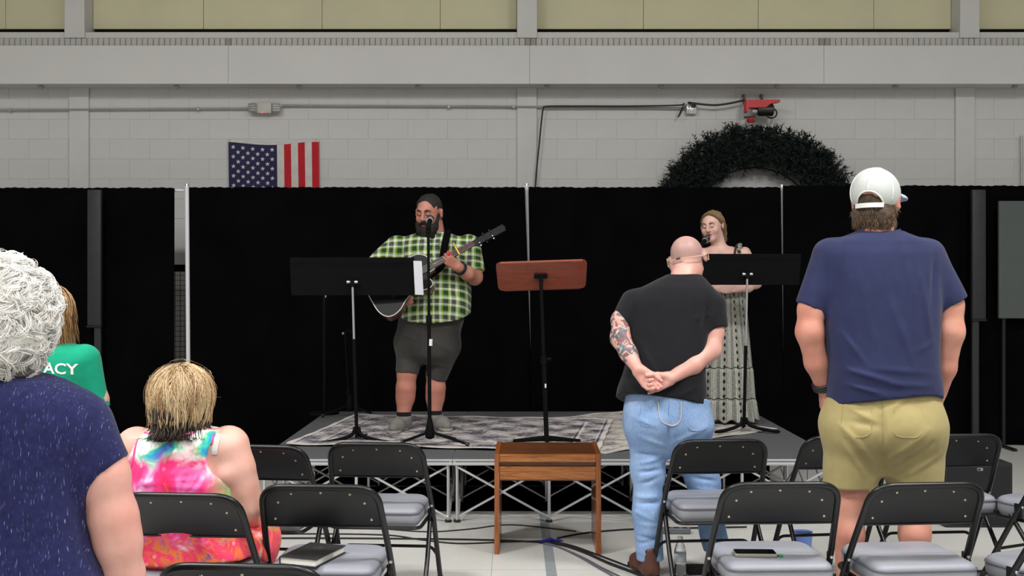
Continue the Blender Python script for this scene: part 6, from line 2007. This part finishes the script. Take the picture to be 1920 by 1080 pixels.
# hair parted, gathered at the nape
H = Shape(); H.setframe(hc, R, 0.97)
H.ell((0, 0.026, 0.046), (0.086, 0.100, 0.089), 0.01); H.ell((0, 0.05, -0.02), (0.080, 0.070, 0.06), 0.03)
H.cut((0, -0.066, 0.088), (0, -1, -0.30)); H.ell((0, -0.108, 0.0), (0.074, 0.092, 0.092), 0.01, op='s')
H.ell((0.095, 0.004, -0.006), (0.034, 0.026, 0.030), 0.006, op='s')
H.setframe(); H.disp(lambda P: 0.001 * w3(P))
FAIR = mat('hair_fair', lin(140, 112, 78), 0.55, vary=0.3, nscale=40, bump=0.4, bscale=260)
hair = put(H, 'hair', FAIR, F.t, 0.005)
FAIRL = hair_mat('hair_fair_locks', [lin(112, 88, 62), lin(148, 120, 88), lin(168, 140, 106)], 0.6)
rs = np.random.RandomState(9)
def blend_strands(name, parent, c, Rm, s, n, roots, ends, mids, rad, seed, m_, jit=0.006):
    r_ = np.random.RandomState(seed); paths = []
    for i in range(n):
        u = r_.uniform(); ctrl = []
        for A, B in zip(roots[0], roots[1]): ctrl.append(np.array(A) * (1 - u) + np.array(B) * u + r_.normal(size=3) * jit)
        P = np.array([list(x) for x in smooth_path(ctrl, 4)])
        paths.append(np.array(c) + (P * s) @ np.array(Rm).T)
    return link(name, strand_mesh(name, np.array(paths), np.full(n, rad)), m_, parent)
def clump(P, per, amt=0.8, start=1):
    n, m, _ = P.shape
    key = np.round(P[:, m // 2] / 0.02).astype(int)
    order = np.lexsort((key[:, 1], key[:, 2], key[:, 0]))
    P = P[order]
    w = np.clip((np.arange(m) - start) / max(1, m - 1 - start), 0, 1) * amt
    for i in range(0, n, per):
        g = P[i:i + per]; c_ = g[:1]
        P[i:i + per] = g + (c_ - g) * w[None, :, None] * (np.linalg.norm(g[:, -1] - c_[:, -1], axis=1) < 0.05)[:, None, None]
    return P
# ponytail over the shoulder side and loose side hair
A = [(0.070, 0.010, 0.060), (0.084, 0.040, 0.0), (0.080, 0.060, -0.060), (0.088, 0.045, -0.115)]
B = [(0.075, 0.060, 0.050), (0.082, 0.075, -0.01), (0.070, 0.085, -0.060), (0.070, 0.070, -0.130)]
blend_strands('locks', hair, hc, R, 0.97, 500, (A, B), None, None, 0.0013, 5, FAIRL)
A = [(-0.070, 0.000, 0.070), (-0.088, 0.01, 0.0), (-0.085, 0.03, -0.06), (-0.075, 0.03, -0.12)]
B = [(-0.070, 0.060, 0.060), (-0.086, 0.06, 0.0), (-0.080, 0.075, -0.060), (-0.06, 0.07, -0.13)]
blend_strands('locks', hair, hc, R, 0.97, 460, (A, B), None, None, 0.0013, 6, FAIRL)
A = [(0.0, -0.060, 0.118), (0.042, -0.060, 0.098), (0.079, -0.022, 0.052), (0.086, 0.03, 0.0)]
B = [(0.0, 0.060, 0.127), (0.055, 0.060, 0.105), (0.083, 0.065, 0.05), (0.078, 0.085, -0.02)]
blend_strands('locks', hair, hc, R, 0.97, 800, (A, B), None, None, 0.0012, 7, FAIRL, 0.004)
A2 = [tuple(np.array(p) * np.array([-1, 1, 1])) for p in A]; B2 = [tuple(np.array(p) * np.array([-1, 1, 1])) for p in B]
blend_strands('locks', hair, hc, R, 0.97, 800, (A2, B2), None, None, 0.0012, 8, FAIRL, 0.004)
# ================================================================ seated woman, tie-dye dress
F = Fig('person', 'seated woman seen from behind in bright tie-dye sundress, blonde over dark hair', 345, 4.09)
q, r = F.q, F.r
hc = q(340, 750, 0.0)
S = Shape()
R = head(S, hc, 180 - 24, 16, 4, 0.98)
S.chain([q(340, 770, 0.01), q(340, 815, 0.0)], [0.058, 0.075], 0.04)
S.loft(F.secs([(800, 300, 385, 0.070), (814, 264, 422, 0.090), (832, 246, 440, 0.098), (870, 244, 444, 0.102), (900, 250, 436, 0.105), (960, 250, 440, 0.12), (1030, 250, 450, 0.13)]), k=0.04)
re = q(464, 945, 0.03)
S.chain([q(428, 838, 0.0), q(444, 880, 0.0), q(454, 915, 0.01), re, q(466, 990, 0.22), q(440, 1015, 0.36)], [0.082, 0.064, 0.058, 0.054, 0.045, 0.032], 0.035)
S.ell(q(424, 890, -0.03), (0.045, 0.06, 0.045), 0.03)
S.chain([q(256, 838, 0.0), q(240, 885, 0.0), q(228, 945, 0.03), q(232, 990, 0.22), q(260, 1015, 0.36)], [0.078, 0.064, 0.055, 0.045, 0.032], 0.035)
hand(S, q(440, 1015, 0.36), (-0.7, 0.6, -0.1), (0, 0, -1), (-0.6, -0.7, 0), 0.9, (15, 20, 15))
hand(S, q(260, 1015, 0.36), (0.7, 0.6, -0.1), (0, 0, -1), (0.6, -0.7, 0), 0.9, (15, 20, 15))
for x in (300, 395):
    k0 = q(x, 1005, 0.08); k1 = np.array([k0[0], 0.48, 0.50]); k2 = np.array([k0[0], 0.46, 0.09])
    S.chain([k0, k1, k2], [0.10, 0.075, 0.048], 0.03)
put(S, 'body', skin_mat('skin_rosy', lin(232, 182, 166), lin(220, 160, 144)), F.t, 0.009, [(2, hc[2] - 0.1, hc[2] + 0.15, 0.007)])
TD = NT('tie_dye'); v = TD.coord(); xx = TD.xyz(v)
n1 = TD.noise(v, 6.5, 3, 0.6, 0.7); n2 = TD.noise(TD.coord(loc=(4, 2, 7)), 9, 3, 0.6, 0.8)
pink = TD.ramp(n1, [(0.28, lin(250, 140, 60)), (0.36, lin(240, 44, 100)), (0.52, lin(244, 62, 136)), (0.60, lin(250, 130, 200)), (0.68, lin(250, 226, 236)), (0.77, lin(140, 220, 120))])
cool = TD.ramp(n2, [(0.28, lin(110, 90, 190)), (0.38, lin(40, 176, 220)), (0.46, lin(90, 210, 150)), (0.53, lin(240, 250, 240)), (0.62, lin(250, 242, 240)), (0.70, lin(240, 130, 200))])
low = TD.ramp(n2, [(0.30, lin(96, 70, 180)), (0.40, lin(244, 130, 60)), (0.50, lin(246, 60, 110)), (0.60, lin(250, 110, 70)), (0.68, lin(250, 190, 200))])
edge_ = TD.math('MULTIPLY', TD.math('SUBTRACT', xx[0], 0.11), 9.0)
zz = TD.math('ADD', xx[2], TD.math('MULTIPLY', TD.math('SUBTRACT', n1, 0.5), 0.25))
mx = TD.n('ShaderNodeMapRange'); TD.l(zz, mx.inputs[0]); mx.inputs[1].default_value = 0.84; mx.inputs[2].default_value = 0.90
ml = TD.n('ShaderNodeMapRange'); TD.l(zz, ml.inputs[0]); ml.inputs[1].default_value = 0.60; ml.inputs[2].default_value = 0.56
c = TD.mix(mx.outputs[0], pink, cool)
grn = TD.ramp(n2, [(0.35, lin(30, 150, 90)), (0.5, lin(70, 200, 120)), (0.62, lin(170, 230, 120)), (0.7, lin(40, 170, 190))])
eg = TD.n('ShaderNodeClamp'); TD.l(edge_, eg.inputs[0])
c = TD.mix(eg.outputs[0], c, grn)
c = TD.mix(ml.outputs[0], c, low)
spots = TD.n('ShaderNodeTexVoronoi'); TD.l(v, spots.inputs['Vector']); spots.inputs['Scale'].default_value = 26
c = TD.mix(TD.math('MULTIPLY', TD.math('LESS_THAN', spots.outputs['Distance'], 0.20), 0.3), c, spots.outputs['Color'], 'SCREEN')
TD.col(c); TIED = TD.done(0.8, sheen=0.1, spec=0.2)
T = Shape()
T.loft(F.secs([(803, 290, 412, 0.090), (812, 268, 424, 0.112), (830, 250, 434, 0.128), (855, 242, 440, 0.136), (880, 236, 442, 0.142), (900, 234, 446, 0.146), (925, 234, 449, 0.148), (950, 238, 449, 0.146), (985, 240, 458, 0.155), (1040, 235, 470, 0.17)]), 2.4)
T.ell(q(446, 846, 0.0), (0.094, 0.4, 0.098), 0.006, op='s'); T.ell(q(226, 850, 0.0), (0.050, 0.4, 0.085), 0.006, op='s')
T.ell(q(352, 1022, 0.05), (0.245, 0.20, 0.125), 0.04)
T.ell(q(500, 1020, 0.18), (0.05, 0.14, 0.10), 0.06)
for x in (300, 402):
    k0 = q(x, 1012, 0.10); T.rc(k0, (k0[0], 0.46, 0.53), 0.125, 0.105, 0.04)
T.rc((-0.09, 0.50, 0.50), (-0.09, 0.50, 0.22), 0.10, 0.14, 0.05, flat=True); T.rc((0.10, 0.50, 0.50), (0.10, 0.50, 0.22), 0.10, 0.14, 0.05, flat=True)
T.disp(creases([(q(300, 905, -0.16), q(236, 912, -0.14), 0.010, 0.006), (q(297, 862, -0.15), q(298, 925, -0.16), 0.006, -0.010),
                (q(298, 895, -0.16), q(390, 880, -0.15), 0.008, 0.006), (q(298, 903, -0.16), q(400, 900, -0.15), 0.008, 0.006), (q(298, 911, -0.16), q(400, 918, -0.15), 0.008, 0.006),
                (q(300, 864, -0.14), q(350, 832, -0.13), 0.008, 0.006), (q(395, 825, -0.12), q(385, 860, -0.14), 0.010, 0.007), (q(240, 960, -0.15), q(450, 960, -0.15), 0.012, -0.012)]))
w9 = Waves(51, 30, 8, (0.7, 1, 1.4)); T.disp(lambda P: 0.003 * w9(P))
T.cut((0, 0, 0.15), (0, 0, -1))
T.disp(lambda P: -0.0 * P[:, 0])
dress = put(T, 'sundress', TIED, F.t, 0.008)
hit = surf_hit([dress])
PIPE = mat('pink_piping', lin(232, 90, 150), 0.8)
P = front_pts(F, hit, [(401, 814), (396, 830), (394, 850), (397, 868), (405, 884), (419, 896), (436, 903)], 0.001)
MB().tube(smooth_path(P, 4), 0.0045, 6).build('armhole_piping', PIPE, dress)
P = front_pts(F, hit, [(262, 818), (254, 840), (250, 862), (244, 880)], 0.001)
if len(P) > 2: MB().tube(smooth_path(P, 4), 0.0045, 6).build('armhole_piping', PIPE, dress)
P = front_pts(F, hit, [(272, 812), (290, 816), (310, 818), (335, 818), (360, 812), (385, 803), (398, 805)], 0.002)
if len(P) > 2: MB().tube(smooth_path(P, 4), 0.004, 6).build('neckline_piping', PIPE, dress)
bodyo = [c_ for c_ in F.t.children if c_.name.startswith('body')][0]
hit2 = surf_hit([bodyo, dress])
P = front_pts(F, hit2, [(409, 806), (407, 822), (403, 842), (402, 852)], 0.002)
if len(P) > 2:
    P = smooth_path(P, 4); vs = []; fs = []
    for p in P:
        for e in (-0.011, 0.011):
            for dd in (-0.0015, 0.0015): vs.append(p + Vector((e, dd, 0)))
    for i in range(len(P) - 1):
        a, b = i * 4, i * 4 + 4
        fs += [[a, a + 2, b + 2, b], [a + 1, b + 1, b + 3, a + 3], [a, b, b + 1, a + 1], [a + 2, a + 3, b + 3, b + 2]]
    MB().add(vs, fs).build('white_strap', WHT, F.t)
for x in (300, 395):
    k0 = q(x, 1005, 0.08); sh = Shape(); shoe(sh, (k0[0], 0.45, 0), (k0[0], 0.64, 0), 0.045, 0.03); sh.cut((0, 0, 0.003), (0, 0, -1)); put(sh, 'shoe', mat('tan_sandal', lin(150, 110, 80), 0.7), F.t, 0.009)
# layered hair: dark underneath, blonde on top
HD = Shape(); HD.setframe(hc, R, 0.98)
HD.ell((0, 0.020, 0.035), (0.092, 0.108, 0.098), 0.01); HD.ell((0, 0.045, -0.05), (0.090, 0.078, 0.075), 0.03); HD.cut((0, -0.06, 0), (0, -1, 0)); HD.setframe(); HD.disp(lambda P: 0.002 * w3(P))
DKB = mat('hair_dark_base', lin(42, 30, 26), 0.6, vary=0.3, nscale=60)
hair = put(HD, 'hair', DKB, F.t, 0.006)
UNDER = hair_mat('hair_under_locks', [lin(26, 18, 16), lin(48, 34, 28), lin(66, 48, 38)])
BLOND = hair_mat('hair_blonde_locks', [lin(124, 92, 64), lin(178, 144, 104), lin(206, 178, 134), lin(226, 204, 164), lin(150, 108, 80)])
rs = np.random.RandomState(33)
hcv = np.array(hc)
rad = np.array([0.094, 0.104, 0.094])
P = flow_hair(rs, hcv + [0, -0.004, 0.004], rad * 0.97, 2200, 9, 0.150, lambda d: -0.9 < d[2] < 0.0 and d[1] < 0.75, 0.97, 0.20, (0.0, 0.014), fall=0.7)
fl = np.clip((np.arange(9) - 3) / 5.0, 0, 1) ** 1.5
o_ = P[:, 4:5, :2] - hcv[None, None, :2]; o_ = o_ / (np.linalg.norm(o_, axis=2, keepdims=True) + 1e-6)
P[:, :, :2] += o_ * fl[None, :, None] * rs.uniform(0.01, 0.05, (2200, 1, 1))
P[:, :, 1] -= fl[None, :] * 0.035
zmin = hcv[2] - 0.128
P[:, :, 2] = np.where(P[:, :, 2] < zmin, zmin + (P[:, :, 2] - zmin) * 0.15, P[:, :, 2])
P = clump(P, 9, 0.7, 2)
tag(link('under_locks', strand_mesh('under_locks', P, rs.uniform(0.0015, 0.0028, 2200)), UNDER, hair), kind='stuff')
P = flow_hair(rs, hcv + [0, -0.004, 0.025], rad * 1.02, 3600, 9, 0.135, lambda d: d[2] > 0.12, 0.55, 0.20, (0.004, 0.024), fall=0.6)
P = clump(P, 12, 0.85, 1)
sh = np.clip(np.repeat(rs.uniform(0, 1, 300), 12) * 0.75 + rs.uniform(0, 0.25, 3600), 0, 1)
tag(link('blonde_locks', strand_mesh('blonde_locks', P, rs.uniform(0.0012, 0.0024, 3600), sh), BLOND, hair), kind='stuff')
P = flow_hair(rs, hcv + [0, -0.004, 0.030], rad * 1.04, 60, 7, 0.09, lambda d: d[2] > 0.3, 0.2, 0.5, (0.02, 0.035), fall=0.3)
tag(link('flyaway_hairs', strand_mesh('flyaway_hairs', P, np.full(60, 0.0007)), BLOND, hair), kind='stuff')

# ================================================================ woman with white curly hair, navy flecked top
F = Fig('person', 'woman with white curly hair in flecked navy top at the left edge', 12, 2.5)
q, r = F.q, F.r
hc = q(6, 600, 0.0)
S = Shape()
R = head(S, hc, 180, 4, 0, 0.98)
S.chain([q(8, 650, 0.01), q(10, 740, 0.0)], [0.058, 0.075], 0.04)
S.loft(F.secs([(715, -60, 80, 0.075), (760, -130, 150, 0.11), (860, -140, 160, 0.13), (1000, -130, 155, 0.13), (1200, -140, 165, 0.14)]), k=0.04)
el = q(222, 1015, 0.02)
S.chain([q(150, 800), q(196, 890), q(214, 970, 0.01), el, q(230, 1080, 0.05), q(236, 1240, 0.10)], [0.072, 0.052, 0.050, 0.049, 0.046, 0.030], 0.03)
S.chain([q(-130, 800), q(-176, 890), q(-198, 1015, 0.02), q(-206, 1080, 0.05), q(-215, 1240, 0.10)], [0.072, 0.052, 0.049, 0.046, 0.030], 0.03)
hand(S, q(236, 1240, 0.10), (0, 0.2, -1), (-1, 0, 0), (0, 1, 0.2), 0.95, (15, 20, 15))
hand(S, q(-215, 1240, 0.10), (0, 0.2, -1), (1, 0, 0), (0, 1, 0.2), 0.95, (15, 20, 15))
S.disp(creases([(q(205, 1026, -0.04), q(248, 1022, -0.03), 0.004, -0.004), (q(205, 1032, -0.04), q(240, 1034, -0.03), 0.004, -0.003)]))
for x in (-60, 80):
    p = q(x, 1200); S.chain([(p[0], 0, 0.78), (p[0], 0.01, 0.45), (p[0], 0, 0.08)], [0.09, 0.065, 0.045], 0.03)
put(S, 'body', SKIN, F.t, 0.008)
NV = NT('navy_flecked_jersey'); v = NV.coord()
f1 = NV.noise(NV.coord((560, 70, 52), (0, math.radians(-28), 0)), 1.0, 1, 0.5)
f2 = NV.noise(NV.coord((60, 60, 60)), 1, 3)
c = NV.ramp(f2, [(0.3, lin(24, 26, 66)), (0.7, lin(34, 37, 84))])
NV.col(NV.mix(NV.ramp(f1, [(0.66, (0, 0, 0, 1)), (0.80, (1, 1, 1, 1))]), c, lin(128, 136, 186)))
NV.bump(f1, 0.1, 0.002); NAVYF = NV.done(0.85, sheen=0.1, spec=0.2)
T = Shape()
T.loft(F.secs([(702, -58, 78, 0.088, 0.005), (714, -98, 114, 0.105), (730, -125, 143, 0.120), (752, -148, 168, 0.132), (790, -160, 182, 0.142), (850, -150, 172, 0.148), (920, -144, 168, 0.150), (1000, -146, 170, 0.152), (1080, -172, 196, 0.165), (1180, -190, 212, 0.175), (1280, -192, 214, 0.178)]), 2.4)
T.rc(q(142, 812), q(199, 884, 0.0), 0.086, 0.063, 0.05, flat=True)
T.rc(q(-118, 812), q(-175, 884, 0.0), 0.086, 0.063, 0.05, flat=True)
T.disp(creases([(q(168, 850, -0.1), q(164, 925, -0.12), 0.014, -0.010), (q(150, 960, -0.13), q(60, 1010, -0.15), 0.02, 0.005), (q(165, 1010, -0.13), q(70, 1060, -0.16), 0.02, 0.006)]))
w10 = Waves(61, 14, 8); T.disp(lambda P: 0.004 * w10(P))
top_ = put(T, 'top', NAVYF, F.t, 0.008)
PANT = cloth('dark_trousers', lin(30, 30, 38))
K = Shape(); zz = F.z(1240)
K.loft([(zz + 0.02, 0, 0, 0.19, 0.15), (zz - 0.12, 0, 0, 0.20, 0.16), (zz - 0.28, 0, 0, 0.13, 0.10)], 2.4, 0.05)
for x in (-0.09, 0.09): K.rc((x, 0, zz - 0.1), (x, 0, 0.07), 0.115, 0.075, 0.05, flat=True)
put(K, 'trousers', PANT, F.t, 0.012)
for x in (-0.09, 0.09):
    sh = Shape(); shoe(sh, (x, -0.03, 0), (x, 0.16, 0), 0.045, 0.03); sh.cut((0, 0, 0.003), (0, 0, -1)); put(sh, 'shoe', mat('dark_shoe', lin(30, 28, 28), 0.6), F.t, 0.01)
WH = mat('hair_white_base', lin(226, 223, 216), 0.9, vary=0.06, nscale=30)
H = Shape(); ce = q(2, 588, -0.005)
H.ell(ce, (0.118, 0.130, 0.130), 0.02); H.ell(ce + np.array([0, -0.02, -0.055]), (0.108, 0.10, 0.085), 0.03)
w11 = Waves(71, 75, 10); H.disp(lambda P: 0.006 * w11(P)); H.cut(ce + np.array([0, 0.085, 0]), (0, 1, 0.3))
hair = put(H, 'hair', WH, F.t, 0.006)
WHL = hair_mat('hair_white_locks', [lin(214, 208, 196), lin(236, 234, 228), lin(248, 247, 244), lin(240, 238, 232)], 0.8)
rs = np.random.RandomState(77)
# curls: each lock is a small C or S arc lying on the mass, grouped in clumps
nc, per = 560, 26
paths = []; shd = []
m = 9
for i in range(nc):
    u = rs.normal(size=3); u /= np.linalg.norm(u)
    if u[1] > 0.6: u[1] *= -1
    lowv = max(0.0, -u[2])
    b = ce + u * np.array([0.119, 0.131, 0.131 + 0.01 * lowv]) + np.array([0, -0.015, -0.035]) * lowv
    e1 = np.cross(u, rs.normal(size=3)); e1 /= np.linalg.norm(e1); e2 = np.cross(u, e1)
    if rs.uniform() < 0.6:
        dn = np.array([0, 0, -1.0]); dn = dn - u * (dn @ u)
        if np.linalg.norm(dn) > 0.2: e1 = dn / np.linalg.norm(dn) + rs.normal(size=3) * 0.3; e1 -= u * (e1 @ u); e1 /= np.linalg.norm(e1); e2 = np.cross(u, e1)
    R0 = rs.uniform(0.018, 0.042); tot = rs.uniform(1.1, 2.5) * rs.choice([-1, 1]); base_s = rs.uniform(0, 1)
    for j in range(per):
        of = rs.normal() * 0.007; lf = abs(rs.normal()) * 0.004; Rr = R0 * rs.uniform(0.8, 1.15)
        a = np.linspace(0, tot, m)
        x = np.sin(np.abs(a)) * Rr; y = (1 - np.cos(a)) * Rr * np.sign(tot) + of
        h = lf + 0.010 * np.sin(np.linspace(0.0, PI, m)) * rs.uniform(0.4, 1.6) - 0.004
        p = b + np.outer(x, e1) + np.outer(y, e2) + np.outer(h, u)
        w = p - ce; p = p - u[None, :] * ((x ** 2 + y ** 2) / (2 * 0.13))[:, None]
        paths.append(p); shd.append(np.clip(base_s * 0.6 + rs.uniform(0, 0.4), 0, 1))
paths = np.array(paths)
tag(link('curls', strand_mesh('curls', paths, rs.uniform(0.0006, 0.0013, len(paths)), np.array(shd)), WHL, hair), kind='stuff')
fl_ = []
for i in range(70):
    u = rs.normal(size=3); u[1] = -abs(u[1]) * 0.6; u[2] = abs(u[2]); u /= np.linalg.norm(u)
    e1 = np.cross(u, rs.normal(size=3)); e1 /= np.linalg.norm(e1)
    a = np.linspace(0, 2.2, 7); b = ce + u * 0.134
    fl_.append(b + np.outer(np.sin(a) * 0.018, u) + np.outer((1 - np.cos(a)) * 0.015, e1))
tag(link('flyaway_hairs', strand_mesh('flyaway_hairs', np.array(fl_), np.full(70, 0.0006)), WHL, hair), kind='stuff')
NK = Shape(); NK.ell(q(20, 700, -0.035), (0.055, 0.045, 0.016), 0.02); NK.disp(lambda P: 0.002 * w3(P)); put(NK, 'nape_hair', mat('hair_grey_dark', lin(70, 64, 62), 0.8, vary=0.4, nscale=80), hair, 0.006)

# ================================================================ person in green T-shirt
F = Fig('person', 'person in green T-shirt with white letters, half hidden by the white curly hair', 92, 4.3)
q, r = F.q, F.r
hc = q(84, 583, 0.02)
S = Shape()
R = head(S, hc, 180 + 8, 8, 0, 0.95)
S.chain([q(88, 605, 0.02), q(92, 655, 0.0)], [0.052, 0.065], 0.04)
S.loft(F.secs([(652, 60, 122, 0.06), (675, 35, 152, 0.08), (720, 35, 152, 0.10), (830, 35, 152, 0.10), (900, 38, 150, 0.10)]), k=0.03)
S.chain([q(160, 678), q(182, 750, 0.02), q(186, 790, 0.06), q(165, 800, 0.25), q(140, 790, 0.32)], [0.055, 0.042, 0.040, 0.034, 0.026], 0.025)
S.chain([q(26, 678), q(4, 750, 0.02), q(0, 790, 0.06), q(20, 800, 0.25), q(45, 790, 0.32)], [0.055, 0.042, 0.040, 0.034, 0.026], 0.025)
hand(S, q(140, 790, 0.32), (-0.8, 0.4, 0.1), (0, 1, 0), (0, 0, 1), 0.85, (25, 35, 25)); hand(S, q(45, 790, 0.32), (0.8, 0.4, 0.1), (0, 1, 0), (0, 0, 1), 0.85, (25, 35, 25))
for x in (-0.075, 0.075): S.chain([(x, 0, 0.74), (x, 0.01, 0.42), (x, 0, 0.08)], [0.08, 0.06, 0.045], 0.03)
put(S, 'body', SKIN, F.t, 0.010)
GRN = cloth('green_jersey', lin(16, 150, 116), vary=0.06)
T = Shape()
T.loft(F.secs([(641, 66, 126, 0.072, 0.01), (648, 50, 142, 0.085), (660, 28, 158, 0.102), (680, 16, 170, 0.115), (720, 22, 162, 0.122), (780, 26, 158, 0.125), (850, 26, 158, 0.13), (900, 24, 160, 0.13)]), 2.4)
T.rc(q(158, 676), q(185, 766, 0.02), 0.062, 0.047, 0.03, flat=True); T.rc(q(26, 676), q(2, 752, 0.02), 0.062, 0.046, 0.03, flat=True)
T.disp(creases([(q(160, 672, -0.08), q(159, 735, -0.10), 0.012, -0.008), (q(122, 700, -0.12), q(150, 722, -0.11), 0.010, 0.006), (q(170, 690, -0.05), q(160, 730, -0.08), 0.008, 0.005)]))
w12 = Waves(81, 22, 8); T.disp(lambda P: 0.003 * w12(P))
shirt = put(T, 'tshirt', GRN, F.t, 0.008)
hit = surf_hit([shirt])
def letter_mesh(txt, size):
    cu = bpy.data.curves.new('txt', 'FONT'); cu.body = txt; cu.size = size; cu.offset = size * 0.02; cu.resolution_u = 3; cu.align_x = 'LEFT'
    o = bpy.data.objects.new('txt', cu); COL.objects.link(o)
    dg_ = bpy.context.evaluated_depsgraph_get(); me = bpy.data.meshes.new_from_object(o.evaluated_get(dg_))
    bpy.data.objects.remove(o); bpy.data.curves.remove(cu)
    bm = bmesh.new(); bm.from_mesh(me)
    bmesh.ops.triangulate(bm, faces=bm.faces)
    for _ in range(2): bmesh.ops.subdivide_edges(bm, edges=[e for e in bm.edges if e.calc_length() > size * 0.12], cuts=1)
    bm.to_mesh(me); bm.free()
    return me
me = letter_mesh('ACY', 0.0585)
x0, z0 = q(82, 699, -0.12)[0], q(82, 699, -0.12)[2]
for vtx in me.vertices:
    X = x0 + vtx.co.x * 1.0; Z = z0 + vtx.co.y - 0.08 * vtx.co.x
    h_ = hit((X, -0.6, Z), (0, 1, 0))
    vtx.co = (X, (h_[0].y if h_[0] is not None else -0.12) - 0.0025, Z)
link('lettering', me, mat('print_white', lin(226, 232, 228), 0.7), shirt)
PANT2 = cloth('blue_trousers', lin(40, 46, 66))
K = Shape(); zz = F.z(880)
K.loft([(zz + 0.02, 0, 0, 0.15, 0.125), (zz - 0.10, 0, 0, 0.165, 0.135), (zz - 0.24, 0, 0, 0.10, 0.08)], 2.4, 0.05)
for x in (-0.075, 0.075): K.rc((x, 0, zz - 0.08), (x, 0, 0.07), 0.095, 0.062, 0.05, flat=True)
put(K, 'trousers', PANT2, F.t, 0.012)
for x in (-0.075, 0.075):
    sh = Shape(); shoe(sh, (x, -0.03, 0), (x, 0.14, 0), 0.04, 0.03); sh.cut((0, 0, 0.003), (0, 0, -1)); put(sh, 'shoe', mat('white_trainer', lin(190, 190, 188), 0.6), F.t, 0.01)
HD = Shape(); HD.setframe(hc, R, 0.95); HD.ell((0, 0.022, 0.036), (0.088, 0.104, 0.092), 0.01); HD.ell((0, 0.05, -0.05), (0.082, 0.068, 0.075), 0.03); HD.cut((0, -0.06, 0), (0, -1, 0)); HD.setframe()
hair = put(HD, 'hair', mat('hair_honey_base', lin(112, 80, 52), 0.6, vary=0.3, nscale=60), F.t, 0.007)
HON = hair_mat('hair_honey_locks', [lin(92, 62, 40), lin(150, 112, 72), lin(184, 150, 104), lin(120, 84, 56)])
hcv = np.array(hc)
P = flow_hair(rs, hcv + [0.004, -0.012, 0.016], (0.088, 0.10, 0.092), 1300, 9, 0.24, lambda d: d[2] > -0.1 and d[1] < 0.8, 0.75, 0.12, (0.0, 0.012), fall=0.9)
P[:, 6:, 0] += np.sign(P[:, 6:, 0] - hcv[0]) * np.linspace(0.004, 0.016, 3)[None, :]
tag(link('locks', strand_mesh('locks', P, rs.uniform(0.0016, 0.003, 1300)), HON, hair), kind='stuff')
